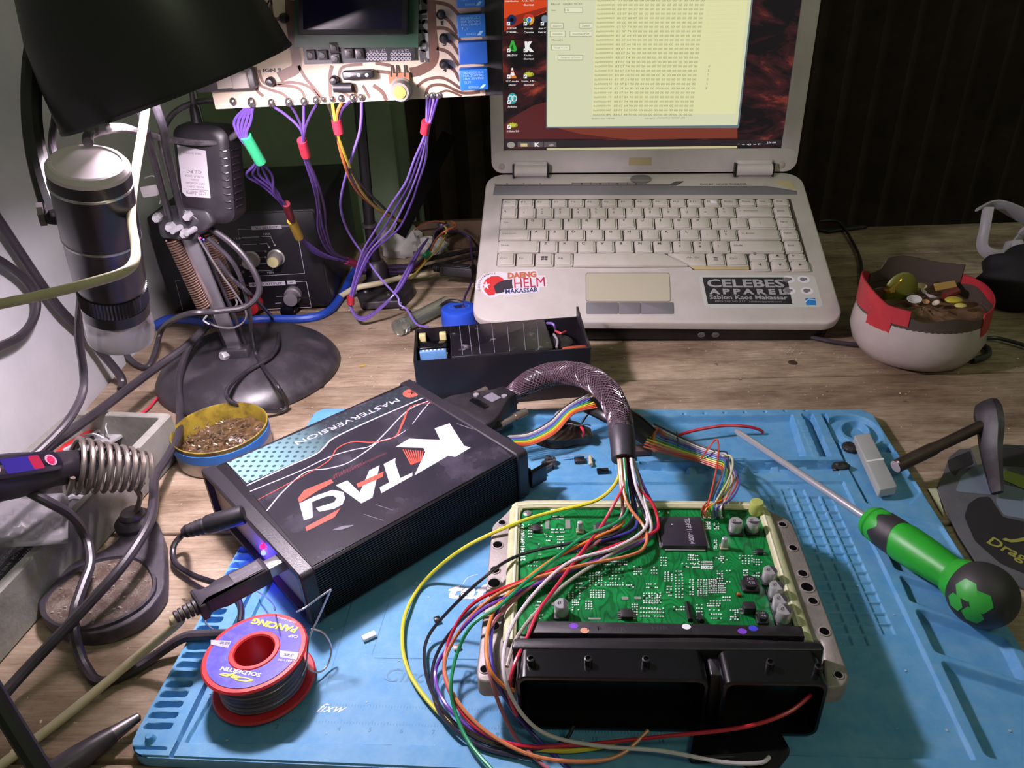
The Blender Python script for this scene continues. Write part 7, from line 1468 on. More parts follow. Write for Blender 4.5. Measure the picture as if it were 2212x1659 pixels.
for x, y in ((790, 628), (840, 634)): b = MB(); c = oi @ P(x, y, .0105); b.lathe([(0.004, 0.010), (0.0035, 0.0118), (0.0001, 0.012)], 14, M=Matrix.Translation((c.x, c.y, 0)), cap=(True, False)); obj('foot_screw', b, DSTEEL, o)
def lump(name, c, r, sq, m, label, cat, seed=1, rough=0.25, n=28, crease=True):
    rg = random.Random(seed); ph = [(rg.uniform(2, 7), rg.uniform(2, 7), rg.uniform(2, 7), rg.uniform(0, 6)) for _ in range(9)]
    b = MB(); b.sphere((0, 0, 0), 1, n, n//2+4)
    for i, v in enumerate(b.v):
        d = sum(abs(math.sin(v.x*p[0]+v.y*p[1]+v.z*p[2]+p[3])) if crease else math.sin(v.x*p[0]+v.y*p[1]+v.z*p[2]+p[3]) for p in ph)/len(ph)
        v = v*(1+rough*(d-0.5)*2); b.v[i] = Vector((v.x*r*sq[0], v.y*r*sq[1], max(v.z*r*sq[2], -r*sq[2]*0.72)))
    o = obj(name, b, m, smooth=(25 if crease else 60)); o.location = Vector(c); return tag(o, label, cat)
TIS = mat('crumpled_tissue', 'c6c2bf', 0.8, col2='a9a5a3', ns=60)
q = P(868, 556, 0.0); lump('crumpled_tissue', q+Vector((0, 0.01, 0.0175)), 0.024, (1, 0.8, 1.0), TIS, 'crumpled pale tissue ball on the bench behind the pole', 'tissue', 3, 0.35)
q = P(925, 553, 0.0); lump('crumpled_tissue', q+Vector((0, 0.01, 0.0088)), 0.012, (1.9, 0.9, 1.0), TIS, 'smaller flattened piece of tissue beside the ball, towards the laptop', 'tissue', 8, 0.35)
b = MB(); p0, p1 = PY(970, 290, .93), PY(862, 505, .90)
b.tube([p0, p1], 0.014, 4, smooth=False, flat=0.6); o = obj('slanted_bar', b, mat('bar_black', '080708', 0.9, spec=0.1)); tag(o, 'broad black bar slanting down behind the violet wires at the dark opening', 'bar')
cable('white_strip', [PY(905, 395, 1.0), PY(910, 450, .98), PY(915, 500, .96)], 0.0035, mat('pale_strip', '6f7a70', 0.6), 'thin pale strip standing behind the tissue', 'strip')
M_ = Matrix.Translation(PY(1012, 482, .935)+Vector((0, 0, 0)))
b = MB(); c = P(975, 498, 0.0); b.box((0, 0, 0.0), (0.13, 0.012, 0.036), 0.001); o = obj('wooden_block', b, mat('dull_wood', '5f4b34', 0.8, col2='48382a', ns=40)); o.location = Vector((P(985, 495, 0).x, 0.925, 0.0005)); tag(o, 'dull wooden batten at the far bench edge left of the laptop', 'batten')
Mj2 = Matrix.Translation(P(900, 590, .01)); jm = thing('wire_tangle', Mj2, 'tangle of dark, orange and yellow wires on the bench left of the laptop', 'wires'); ji2 = Mj2.inverted()
def jw(c, pts, r=0.0012): b = MB(); b.tube([ji2 @ P(*p) for p in pts], r, 7, 7); obj('wire', b, mat('strand_'+c, c, 0.35), jm)
jw('a55a34', [(860, 590, .015), (900, 580, .02), (925, 550, .03), (940, 520, .045), (960, 500, .06), (985, 488, .06), (975, 478, .055)])
jw('a55a34', [(880, 510, .02), (905, 490, .04), (935, 478, .055), (960, 480, .06)], 0.0009)
jw('8f7c34', [(862, 595, .015), (885, 600, .014), (925, 560, .028), (950, 530, .04), (965, 500, .055), (960, 488, .06)])
for k_ in range(7):
    jw(('33283a', '2a2426', '4b3266')[k_ % 3], [(780+k_*3, 590-k_*2, .012+k_*.002), (840, 592-k_*3, .014+k_*.002), (888+k_*2, 586-k_*3, .018+k_*.002), (915+k_*2, 556-k_*3, .026), (935+k_*2, 525-k_*3, .038), (940+k_*4, 500-k_*3, .05), (970-k_*4, 486, .055)], 0.0015)
jw('2a2426', [(860, 588, .014), (900, 570, .018), (925, 560, .02), (980, 548, .014), (1040, 535, .010)], 0.0028)
jw('2a2426', [(880, 590, .010), (940, 572, .012), (1000, 558, .008), (1040, 548, .008)], 0.0022)
jw('2a2426', [(955, 505, .03), (990, 505, .02), (1030, 512, .012), (1060, 520, .012)], 0.0016)
jw('4b3266', [(955, 500, .03), (990, 500, .03), (1015, 515, .02), (1018, 545, .014), (1022, 580, .010), (1018, 610, .008), (1005, 640, .012), (1000, 662, .020)], 0.0013)
b = MB(); b.tube([ji2 @ P(918, 556, .03), ji2 @ P(928, 545, .034)], 0.0042, 10); obj('green_tape', b, mat('tape_green', '2a7a50', 0.4), jm)
b = MB(); b.tube([ji2 @ P(868, 585, .018), ji2 @ P(885, 575, .02)], 0.0042, 10); obj('yellow_tape', b, mat('tape_yellow', 'a8963a', 0.4), jm)
# usb lead into the laptop's left side
ua, ub = P(945, 590, .016), P(1024, 586, .022); MU2 = frame(ub, ua-ub, z=(0, 0, 1)); u2_ = thing('usb_plug', MU2, 'black USB plug on a cream cable pushed into the left side of the laptop', 'usb plug')
b = MB(); Lq = (ua-ub).length; b.prism(rpoly([(0.0, -0.0075), (Lq*0.75, -0.0075), (Lq*0.78, -0.0095), (Lq*0.84, -0.0095), (Lq*0.84, 0.0095), (Lq*0.78, 0.0095), (Lq*0.75, 0.0075), (0, 0.0075)], 0.0008, 2), -0.0055, 0.0055, 0.001); obj('plug_housing', b, BLKD, u2_)
b = MB(); b.prism(rrect(0.004, -0.0048, Lq*0.55, 0.0048, 0.0005), 0.0055, 0.0057); lg = obj('logo_panel', b, mat('usb_outline', '6d6870', 0.4), u2_); b = MB(); b.prism(rrect(0.005, -0.004, Lq*0.55-0.001, 0.004, 0.0005), 0.0057, 0.0058); obj('logo_inset', b, BLKD, lg)
b = MB(); b.strip([(0.008, 0), (0.019, 0)], 0.0007, 0.0059); b.flat(circ(0.019, 0, 0.0012, 10), 0.0059); obj('usb_symbol', b, mat('usb_outline', '6d6870', 0.4), lg, smooth=0)
ui2 = MU2.inverted(); b = MB(); b.tube([Vector((Lq*0.84, 0, 0)), ui2 @ P(925, 592, .012), ui2 @ P(870, 600, .012), ui2 @ P(820, 612, .018), ui2 @ P(770, 622, .016), ui2 @ P(735, 640, .006)], 0.0032, 12); obj('cream_cord', b, CREAM, u2_)
b = MB()
for i in range(5): b.lathe([(0.003, Lq*0.84+i*0.0022), (0.005-0.0002*i, Lq*0.84+0.0003+i*0.0022), (0.005-0.0002*i, Lq*0.84+0.0015+i*0.0022), (0.003, Lq*0.84+0.0018+i*0.0022)], 18, M=frame((0, 0, 0), (0, 1, 0), z=(1, 0, 0)), cap=(False, False))
obj('relief_ribs', b, BLKD, u2_, kind='stuff')
cable('thin_wire', [P(866, 655, .03), P(865, 668, .012), P(885, 672, .006), (P(905, 700, .003)), P(925, 716, .003)], 0.0010, mat('strand_33283a', '33283a', 0.35), 'thin dark wire lying on the bench left of the black project box', 'wire')
# ---------------------------------------------------------------- blue bottle cap, vial bits
q = P(998, 712, 0.0); rc_ = 0.0185; MCp = Matrix.Translation((q.x-0.002, q.y+0.012, 0.0003)); cp_ = thing('bottle_cap', MCp, 'round blue screw cap standing behind the black project box', 'cap')
b = MB(); n = 60; hh = 0.019
b.rings([[((rc_+(0.0003 if j % 2 else -0.0002)*f)*s_*math.cos(2*math.pi*j/n), (rc_+(0.0003 if j % 2 else -0.0002)*f)*s_*math.sin(2*math.pi*j/n), z) for j in range(n)] for z, s_, f in ((0, 1.0, 1), (hh-0.004, 1.0, 1), (hh-0.003, 0.99, 0), (hh-0.0008, 0.95, 0), (hh, 0.88, 0))]); obj('cap_body', b, mat('cap_blue', '2c55d0', 0.35), cp_)
b = MB(); b.flat([(-0.006, 0.0045), (0.004, 0.0065), (0.0065, 0.0), (-0.0035, -0.003)], hh+0.0002); obj('dark_mark', b, mat('cap_mark', '20284a', 0.4), cp_, smooth=0)
b = MB(); b.rings([[(r*math.cos(2*math.pi*j/30), r*0.7*math.sin(2*math.pi*j/30)+0.002, hh+0.0001) for j in range(30)] for r in (0.0098, 0.0103)], cap=(False, False)); obj('ring_mark', b, mat('cap_light', '7f98e6', 0.4), cp_, smooth=0)
GLS = mat('clear_glass', 'dfe6dc', 0.06, trans=0.9, spec=0.6)
MV = frame(P(862, 712, .006), P(965, 655, .008)-P(862, 712, .006), z=(0, 0, 1)); vi = thing('glass_vial', MV, 'clear glass vial lying on the bench beside the blue cap', 'vial'); Lv = (P(965, 655, .008)-P(862, 712, .006)).length
b = MB(); b.lathe([(0.0075, 0.012), (0.0078, 0.02), (0.0078, Lv), (0.007, Lv), (0.007, 0.013)], 24, M=frame((0, 0, 0.002), (0, 1, 0), z=(1, 0, 0)), cap=(True, True)); obj('glass_tube', b, GLS, vi)
b = MB(); b.lathe([(0.003, -0.004), (0.0085, -0.002), (0.0085, 0.008), (0.0045, 0.010), (0.0045, 0.016)], 20, M=frame((0, 0, 0.002), (0, 1, 0), z=(1, 0, 0))); obj('clear_stopper', b, GLS, vi)
q = P(975, 668, .004); b = MB(); b.tube([P(950, 662, .010), P(975, 652, .018), P(1005, 660, .014), P(1012, 672, .004)], [0.002, 0.0055, 0.006, 0.003], 10, flat=0.5); o = obj('black_cloth_scrap', b, BLKD); tag(o, 'black bent scrap just behind the blue cap', 'scrap')
# ---------------------------------------------------------------- open black project box
def vert(top, bot, z0=0.0): q = P(*bot, z0); return PY(*top, q.y), q
tr_, br_ = vert((1277, 752), (1279, 856)); Hb = tr_.z
fl2 = P(893, 783, Hb); fr2 = P(1277, 752, Hb); rl = P(889, 712, Hb); rr2 = P(1250, 680, Hb)
MX = frame(Vector((fl2.x, fl2.y, 0.0003)), fr2-fl2, z=(0, 0, 1)); Xi = MX.inverted(); BW = (fr2-fl2).length; BD = (Xi @ rl).y
pbx = thing('project_box', MX, 'open black plastic box with taped battery pack and small circuit boards inside', 'electronics box')
b = MB(); oo = rrect(0, 0, BW, BD, 0.001, 2); ii = rrect(0.0018, 0.0018, BW-0.0018, BD-0.0018, 0.0005, 2)
b.rings([[(x, y, z) for x, y in p] for p, z in ((oo, 0), (oo, Hb), (ii, Hb), (ii, 0.003))]); obj('box_shell', b, mat('box_black', '141217', 0.4, col2='1f1b22', ns=30), pbx)
b = MB(); b.prism([(BW-0.0018, -0.0005), (BW+0.0002, -0.0005), (BW+0.0002, BD), (BW-0.0018, BD)], Hb-0.001, Hb+0.0005); 
MXe = frame((BW-0.001, 0, 0), (0, 1, 0), z=(1, 0, 0)); b.prism([(BD*0.0, Hb-0.002), (BD, Hb-0.002), (BD+0.001, Hb+0.009), (BD-0.004, Hb+0.008), (BD*0.3, Hb+0.001)], -0.0009, 0.0009, M=MXe); obj('end_lip', b, BLKD, pbx)
TPK = mat('scuffed_tape_pack', '17141a', 0.3, col2='8f8894', ns=85, nmix=(0.6, 0.72), bump=0.2, bs=90)
def bx(px, py, z): q = Xi @ P(px, py, z); return q
x0, x1 = bx(972, 720, Hb).x, bx(1185, 720, Hb).x
b = MB()
for i in range(3):
    a = x0+(x1-x0)*i/3; c = x0+(x1-x0)*(i+1)/3; n_ = 10; rs = []
    b.rings([[(a if k_ == 0 else c, BD/2+(BD/2-0.003)*math.cos(t), 0.004+(Hb-0.003)*(0.5+0.5*math.sin(t))) for t in [2*math.pi*j/24 for j in range(24)]] for k_ in (0, 1)])
b.prism(rrect(x0, 0.002, x1, BD-0.002, 0.002), 0.004, Hb+0.001, 0.0012)
obj('battery_pack', b, TPK, pbx)
b = MB()
for x in (992, 1012, 1030, 1062, 1095, 1130, 1160): p0, p1 = bx(x, 698, Hb+.0012), bx(x+8, 770, Hb+.0012); b.strip([(p0.x, min(p0.y, BD-0.003)), (p1.x, max(p1.y, 0.003))], 0.0004, Hb+0.0012)
obj('tape_creases', b, mat('crease', '7d7785', 0.5), pbx, smooth=0)
b = MB(); q0, q1 = bx(905, 775, Hb-.004), bx(965, 735, Hb-.004); b.prism(rrect(q0.x, 0.003, q1.x, BD*0.55), 0.006, Hb-0.010); mdl = obj('module_board', b, mat('pcb_teal', '3f5a58', 0.4, col2='a8b0b0', ns=300, nmix=(0.5, 0.6)), pbx)
b = MB(); b.box(((q0.x+q1.x)/2, BD*0.36, Hb-0.011), ((q1.x-q0.x)*0.95, 0.0045, 0.009), 0.0005); ub_ = obj('blue_terminal', b, mat('terminal_blue', '5a86b8', 0.4), pbx)
b = MB()
for i in range(6): b.box((q0.x+(q1.x-q0.x)*(0.15+0.14*i), BD*0.36, Hb-0.0022), (0.0014, 0.0018, 0.0006))
obj('terminal_pins', b, WHT, ub_)
b = MB(); b.box(((q0.x+q1.x)/2, BD*0.62, 0.006), ((q1.x-q0.x)*1.0, 0.013, Hb-0.010), 0.0008); obj('black_relay', b, BLKG, pbx)
for x in (912, 956): q = bx(x, 722, Hb-.002); b = MB(); b.box((q.x, BD-0.007, Hb-0.014), (0.006, 0.006, 0.012), 0.0008); obj('yellowed_peg', b, mat('peg_cream', 'c9bd8a', 0.5), pbx)
b = MB(); q = bx(1238, 738, Hb-.006); b.box((q.x, 0.012, Hb-0.016), (0.022, 0.012, 0.010), 0.0006); obj('red_board', b, mat('red_pcb', 'a8452f', 0.45), pbx)
b = MB()
for i in range(3): b.box((q.x-0.006+i*0.007, 0.006, Hb-0.014), (0.0045, 0.0045, 0.010), 0.0005)
obj('red_terminals', b, mat('red_term', 'b53528', 0.4), pbx)
b = MB(); q = bx(1205, 725, Hb-.004); b.lathe([(0.012, 0), (0.012, 0.010), (0.009, 0.012), (0.0001, 0.0122)], 20, M=Matrix.Translation((q.x, BD*0.45, Hb-0.016)), cap=(True, False)); obj('round_switch', b, BLKD, pbx)
for c, pts in (('7d64b4', [(1182, 698, Hb), (1195, 700, Hb+.004), (1200, 712, Hb-.002)]), ('8f8894', [(1196, 722, Hb), (1204, 735, Hb-.001), (1202, 752, Hb-.004)]), ('b8404a', [(1200, 715, Hb-.002), (1212, 720, Hb-.001), (1222, 716, Hb-.004)])):
    b = MB(); b.tube([bx(*p) for p in pts], 0.0011, 7); obj('inner_wire', b, mat('strand_'+c, c, 0.35), pbx)

# ---------------------------------------------------------------- ashtray cut from a plastic bottle
zr = 0.056; ra, rb = P(1858, 632, zr), P(2140, 640, zr); ac = (ra+rb)/2; ar = (rb-ra).length/2
MA = Matrix.Translation((ac.x, ac.y, 0.0003)); ash = thing('ashtray', MA, 'cut-down milky plastic tub with red torn rim, holding ash and scraps', 'ashtray'); Ai = MA.inverted()
MILK = mat('milky_plastic', 'bfb4ae', 0.25, col2='aaa09a', ns=18, spec=0.6)
b = MB(); N = 72
def rw(j, base): return base
b.lathe([(0.0001, 0.001), (ar*0.70, 0.0), (ar*0.86, 0.004), (ar*0.98, 0.013), (ar*1.04, 0.024), (ar*1.02, 0.036), (ar*0.99, 0.046), (ar*0.965, 0.046), (ar*0.99, 0.030), (ar*0.9, 0.012), (0.0001, 0.008)], N, M=None, cap=(False, False)); obj('tub', b, MILK, ash)
SMK = mat('smoky_plastic', '5a4f48', 0.25, trans=0.25)
prof_h = lambda a: 0.054+0.008*math.sin(a*1.0+0.6)+0.004*math.sin(3*a+1)
def rimseg(a0, a1, lo, hi, m, name, ro=1.0):
    n = max(int((a1-a0)/0.09), 4); b = MB(); rs = []
    for i in range(n+1):
        a = a0+(a1-a0)*i/n; h = hi(a) if callable(hi) else hi; rs.append([(ar*ro*math.cos(a), ar*ro*math.sin(a), lo), (ar*(ro-0.005)*math.cos(a), ar*(ro-0.005)*math.sin(a), h), (ar*(ro-0.03)*math.cos(a), ar*(ro-0.03)*math.sin(a), h), (ar*(ro-0.035)*math.cos(a), ar*(ro-0.035)*math.sin(a), lo)])
    b.rings(rs); return obj(name, b, m, ash)
rimseg(-0.05, 6.23, 0.043, lambda a: 0.054+0.002*math.sin(7*a), SMK, 'smoky_rim', 0.998)
rimseg(0.5, 2.2, 0.050, lambda a: 0.070+0.002*math.sin(5*a)-0.008*(a > 1.9), SMK, 'smoky_flap', 0.99)
RDT = mat('torn_red_plastic', 'b8323a', 0.4, col2='9a2a34', ns=60)
rimseg(2.2, 4.05, 0.046, lambda a: 0.060+0.010*max(0, math.sin((a-2.1)*2.0)), RDT, 'red_rim_left', 1.012); rimseg(3.35, 3.8, 0.034, 0.052, RDT, 'red_rim_patch', 1.018); rimseg(5.25, 5.95, 0.035, 0.047, RDT, 'red_rim_patch', 1.022); rimseg(5.25, 6.9, 0.042, lambda a: 0.056+0.006*max(0, math.sin((a-5.6)*1.5)), RDT, 'red_rim_right', 1.014)
b = MB(); rng = random.Random(4); rs = []
for k_ in range(8): r = ar*0.95*(k_+0.01)/7; rs.append([(r*math.cos(2*math.pi*j/36), r*math.sin(2*math.pi*j/36), 0.043+rng.uniform(-0.0015, 0.002)) for j in range(36)])
b.rings(rs, cap=(True, False)); obj('ash_bed', b, mat('ash_bed_brown', '4a3528', 0.8, col2='7a5a38', ns=90), ash, kind='stuff', smooth=10)
def apt(px, py, z=0.050): return P(px, py, z)
SHL = mat('shell_white', 'c9c4c2', 0.5)
for i, (x, y, s, c) in enumerate(((1975, 647, .0075, 'c9c2c4'), (1995, 630, .005, 'b8b0ae'), (2012, 640, .006, 'd2ccd0'), (1968, 636, .0045, 'a8a2a4'), (2022, 655, .005, 'd0c0b0'), (1990, 618, .0055, 'c4ab88'), (2000, 652, .004, 'c08a68'))):
    M_ = Matrix.Translation(apt(x, y, .050+0.001*(i % 3))) @ Matrix.Rotation(i*1.1, 4, 'Z') @ Matrix.Rotation(0.5, 4, 'X'); b = MB(); b.lathe([(0.0001, -s*0.3), (s*0.5, -s*0.18), (s*0.9, 0.1*s), (s*0.85, 0.14*s), (s*0.45, -s*0.08), (0.0001, -s*0.18)], 14, cap=(False, False), M=Matrix.Scale(0.7, 4, (0, 1, 0)))
    o = obj('shell_piece', b, mat('shell_'+c, c, 0.5)); o.matrix_world = M_; tag(o, 'small curled pale shell-like scrap in the middle of the tub', 'scrap', 'pale curled scraps in the tub')
for i, (x, y, s, c, lb) in enumerate(((2060, 648, .0075, 'b5a534', 'oval olive-yellow seed shell near the right rim of the tub'), (2075, 660, .005, 'cdbd6a', 'small pale yellow seed shell at the right front of the tub'))):
    b = MB(); b.sphere((0, 0, 0), s, 16, 10, sq=(1, 0.75, 0.35)); o = obj('seed_shell', b, mat('seed_'+c, c, 0.35)); o.location = apt(x, y, .052); tag(o, lb, 'seed shell')
b = MB(); b.prism([(0, 0), (0.020, 0.004), (0.022, 0.013), (0.002, 0.010)], 0, 0.0012); o = obj('cardboard_scrap', b, mat('scrap_card', 'b08a4c', 0.6)); o.matrix_world = Matrix.Translation(apt(2022, 630, .053)) @ Matrix.Rotation(0.25, 4, 'X'); tag(o, 'small tan card scrap at the back of the tub contents', 'scrap')
b = MB(); b.tube([apt(2040, 640, .049), apt(2068, 628, .052)], 0.0035, 10); o = obj('cigarette_butt', b, mat('dark_red_butt', '6e2620', 0.5)); tag(o, 'dark red stub lying by the right side in the tub', 'stub')
b = MB(); b.tube([apt(1930, 622, .062), apt(1945, 606, .068), apt(1952, 592, .072)], [0.002, 0.0012, 0.0006], 8); b.tube([apt(1905, 625, .058), apt(1925, 628, .060), apt(1932, 615, .064)], [0.001, 0.003, 0.001], 8); o = obj('gold_foil', b, mat('gold_foil', 'c8a24a', 0.2, 0.9)); tag(o, 'crumpled gold foil twist at the left of the tub', 'foil')
b = MB(); b.sphere((0, 0, 0), 0.016, 20, 14, sq=(0.95, 0.25, 1.15)); o = obj('green_cap_piece', b, mat('olive_plastic', '6b6a26', 0.4)); o.location = apt(1952, 635, .050)+Vector((0, 0.006, 0)); tag(o, 'upright olive green plastic piece at the left of the tub', 'plastic piece')

# ---------------------------------------------------------------- right edge: bag, pouch, print pad, rod tool
BAGM = mat('white_bag_film', 'c4c0ca', 0.4, trans=0.15)
Yg = 0.80; b = MB()
def loopstrip(path, w, name): 
    b.tube([PY(x, y, Yg+dz) for x, y, dz in path], w, 10, 7, flat=0.35)
bagv = MB()
bagv.tube([PY(2112, 452, Yg), PY(2140, 440, Yg+.01), PY(2168, 445, Yg+.01), PY(2215, 468, Yg+.01), PY(2290, 500, Yg)], [0.004, 0.006, 0.008, 0.010, 0.02], 10, flat=0.4)
bagv.tube([PY(2135, 448, Yg), PY(2128, 490, Yg-.01), PY(2122, 530, Yg-.015), PY(2138, 548, Yg-.02), PY(2165, 550, Yg-.02), PY(2185, 530, Yg-.01), PY(2200, 515, Yg), PY(2225, 500, Yg), PY(2290, 520, Yg)], [0.006, 0.0055, 0.006, 0.007, 0.007, 0.005, 0.008, 0.014, 0.02], 10, flat=0.4)
bagv.tube([PY(2190, 520, Yg-.01), PY(2195, 560, Yg-.02), PY(2230, 600, Yg-.03), PY(2290, 640, Yg-.03)], [0.008, 0.014, 0.022, 0.03], 12, flat=0.5)
o = obj('shopping_bag', bagv, BAGM); tag(o, 'thin white plastic shopping bag with open handle loop at the right edge', 'bag')
q = P(2200, 690, 0.0); lump('black_pouch', q+Vector((0.018, 0.035, 0.0262)), 0.036, (1.3, 1.0, 1.0), mat('black_cloth', '16131a', 0.8), 'lumpy black cloth pouch behind the tub at the right edge', 'pouch', 5, 0.12, crease=False)
cable('thin_black_cable', [P(1752, 728, .004), P(1800, 738, .004), P(1850, 744, .004), P(1900, 742, .004)], 0.0020, RUB, 'black cable ending under the laptop and running behind the tub')
cable('thin_black_cable', [P(1770, 478, .004), P(1812, 480, .006), P(1840, 520, .004), P(1858, 560, .004), P(1862, 600, .004), P(1866, 640, .004)], 0.0018, RUB, 'thin black cable curving from behind the laptop to the tub')
cable('thin_black_cable', [P(2100, 735, .004), P(2150, 730, .004), P(2220, 748, .004), P(2280, 770, .004)], 0.0019, RUB, 'thin black cable leaving the tub towards the right edge')
cable('thin_black_cable', [P(2110, 745, .004), P(2132, 752, .004), P(2132, 768, .004), P(2100, 778, .004)], 0.0028, RUB, 'short thick black loop of cable just right of the tub')
b = MB(); b.prism([(-0.035, 0), (0.02, 0.008), (0.035, 0.0), (-0.02, -0.012)], 0, 0.004, 0.001); o = obj('laptop_shadow', b, BLKD); o.location = P(1815, 497, 0.0002); tag(o, 'flat dark piece imitating the laptop shadow on the bench behind its corner', 'plastic piece')  # flat black piece standing in for the shadow under the raised laptop
# printed pad
def z6(x, y, z=0.0022): return P(1700+x/2.859, 820+y/2.859, z)
PADM = mat('pad_charcoal', '55575a', 0.7, col2='434548', ns=60); MPd = Matrix.Translation(z6(1200, 900, 0.0002)); pad = thing('printed_pad', MPd, 'dark printed pad with grey patches and yellow Dragon lettering at the right edge', 'pad'); Pi = MPd.inverted()
def pp(pts): return [(Pi @ z6(*p))[:2] for p in pts]
b = MB(); b.prism(pp([(1000, 480), (1060, 430), (1340, 400), (1900, 420), (2400, 900), (2400, 1700), (1700, 1360), (1470, 1290), (1330, 1230), (1190, 1160), (1060, 960), (930, 680)]), 0.0001, 0.002, 0.0003); pb3 = obj('pad_sheet', b, PADM, pad)
def padp(pts, c, z=0.0021, nm='print_patch'): b = MB(); b.flat(rpoly(pp(pts), 0.002, 2), z); return obj(nm, b, mat('pad_'+c, c, 0.7), pb3, smooth=0)
padp([(1150, 540), (1250, 510), (1310, 640), (1305, 715), (1040, 690), (1075, 600)], '6f7c8c'); padp([(990, 500), (1130, 440), (1150, 520), (1060, 560), (1040, 600), (1000, 560)], '242224', 0.0022)
padp([(1130, 420), (1190, 400), (1230, 520), (1180, 540)], '6b6a58', 0.0023); padp([(1310, 640), (1464, 680), (1700, 800), (1700, 980), (1464, 860), (1340, 840), (1290, 760)], '6f7c8c', 0.0022)
padp([(1180, 730), (1250, 725), (1290, 790), (1330, 850), (1464, 880), (1800, 1000), (1800, 1330), (1464, 1200), (1320, 1140), (1160, 1000), (1095, 850), (1120, 770)], '1f1d20', 0.0024)
padp([(1320, 600), (1345, 560), (1464, 600), (1600, 640), (1600, 720), (1464, 680), (1310, 610)], '7c8a3e', 0.0025); padp([(1330, 400), (1464, 410), (1700, 440), (1700, 560), (1464, 540), (1310, 530)], '2a282a', 0.0023)
b = MB(); q0, q1 = Vector(pp([(1243, 1000)])[0]), Vector(pp([(1600, 1185)])[0]); m_ = (q0+q1)/2; w = (q1-q0).length; an = math.atan2((q1-q0).y, (q1-q0).x)
b.text('Dragon', (m_.x-w/2, m_.y-0.0058, m_.x+w/2, m_.y+0.0058), 0.0027, rot=an, bold=0.02)
q0 = Vector(pp([(1450, 1000)])[0]); b.text('J', (q0.x-0.006, q0.y-0.008, q0.x+0.008, q0.y+0.012), 0.0027, rot=an, shear=0.5, bold=0.03); obj('pad_lettering', b, mat('pad_yellow', '8f9040', 0.6), pb3, smooth=0)
b = MB(); b.flat([z6(870, 672, .0012)[:2], z6(925, 668, .0012)[:2], z6(975, 850, .0012)[:2], z6(940, 800, .0012)[:2]], 0.0012); o = obj('paper_corner', b, mat('paper_yellowed', 'b8bc9c', 0.7)); tag(o, 'pale paper corner showing between the blue mat and the dark pad', 'paper')
ra_, rb_ = z6(672, 537, .018), z6(1190, 290, .030); MRd = zframe(ra_, rb_-ra_); rt_ = thing('pry_tool', MRd, 'metal rod tool with a shiny round end and a flat black crosspiece', 'tool'); Lr = (rb_-ra_).length
b = MB(); b.lathe([(0.0001, 0), (0.0035, 0.0002), (0.0046, 0.0012), (0.0046, Lr*0.42), (0.0038, Lr*0.5), (0.0040, Lr*1.02)], 24, cap=(True, True)); obj('rod', b, mat('brown_steel', '6a5b54', 0.35, 0.8, col2='4f423e', ns=40), rt_)
b = MB(); b.flat(circ(0, 0, 0.0042, 20), -0.0003); obj('shiny_end', b, STEEL, rt_)
rj = MRd.inverted(); pA, pB, pC = z6(1225, 150, .040), z6(1255, 290, .032), z6(1300, 700, .008)
b = MB(); b.tube([rj @ pA, rj @ z6(1240, 200, .038), rj @ pB, rj @ z6(1262, 450, .020), rj @ pC], [0.008, 0.010, 0.0095, 0.0075, 0.004], 8, flat=0.45); obj('flat_crosspiece', b, BLKD, rt_)
# clear case on the mat
cq = [A_ for A_ in [(1450+x/4.424, 860+y/4.424) for x, y in ((1745, 350), (1900, 328), (2165, 845), (1990, 878))]]
c4 = [P(x, y, .0155) for x, y in cq]; MCl = Matrix.Translation(Vector((sum(p.x for p in c4)/4, sum(p.y for p in c4)/4, 0.0082))); cs = thing('clear_case', MCl, 'small frosted clear plastic box lying on the round dish of the blue mat', 'plastic box'); ci = MCl.inverted()
FRC = mat('frosted_case', 'cfd2d0', 0.3, trans=0.45, spec=0.6)
pq = [(ci @ p)[:2] for p in c4]; b = MB(); b.prism(rpoly(pq, 0.002, 3), 0.0005, 0.0073, 0.0007); obj('case_body', b, FRC, cs)
b = MB(); md_ = [tuple((Vector(pq[0])*(1-t)+Vector(pq[3])*t)) for t in (0.50, 0.53)]+[tuple((Vector(pq[1])*(1-t)+Vector(pq[2])*t)) for t in (0.53, 0.50)]; b.prism(md_, 0.0073, 0.0076); obj('lid_seam', b, mat('case_edge', 'e6e8e6', 0.3), cs)
# ---------------------------------------------------------------- small parts and debris on the mat
def zb_(x, y, z=0.003): return P(1060+x/5.027, 860+y/5.027, z)
o = thing('battery_lump', zb_(800, 420, .003), 'brown and black taped lump with red wire in the top tray of the mat', 'component'); oi = Matrix.Translation(zb_(800, 420, .003)).inverted()
b = MB(); b.sphere((0, 0, 0), 1, 24, 14); c = oi @ zb_(800, 400, .008)
for i, v in enumerate(b.v): f = 1+0.12*math.sin(v.x*5+v.y*4)+0.08*math.sin(v.z*9); b.v[i] = Vector((v.x*0.022*f, v.y*0.010*f, max(v.z*0.010*f, -0.008)))+c
obj('taped_body', b, mat('burnt_tape', '2a1c14', 0.4, col2='58442c', ns=60, nmix=(0.5, 0.7)), o)
b = MB(); b.tube([oi @ zb_(955, 295, .016), oi @ zb_(1000, 340, .018), oi @ zb_(1012, 390, .014), oi @ zb_(990, 450, .006)], 0.0011, 8); obj('red_lead', b, wm('red2'), o)
b = MB(); b.tube([oi @ zb_(700, 310, .014), oi @ zb_(850, 280, .019), oi @ zb_(960, 300, .018), oi @ zb_(1040, 285, .016), oi @ zb_(1085, 300, .014)], 0.0006, 6); obj('bare_lead', b, STEEL, o)
b = MB(); b.lathe([(0.005, 0), (0.005, 0.008), (0.003, 0.0105), (0.0001, 0.011)], 18, M=Matrix.Translation(oi @ zb_(765, 270, .003)), cap=(True, False)); obj('pale_cap_end', b, mat('pale_grey_cap', 'a8aaa8', 0.4), o)
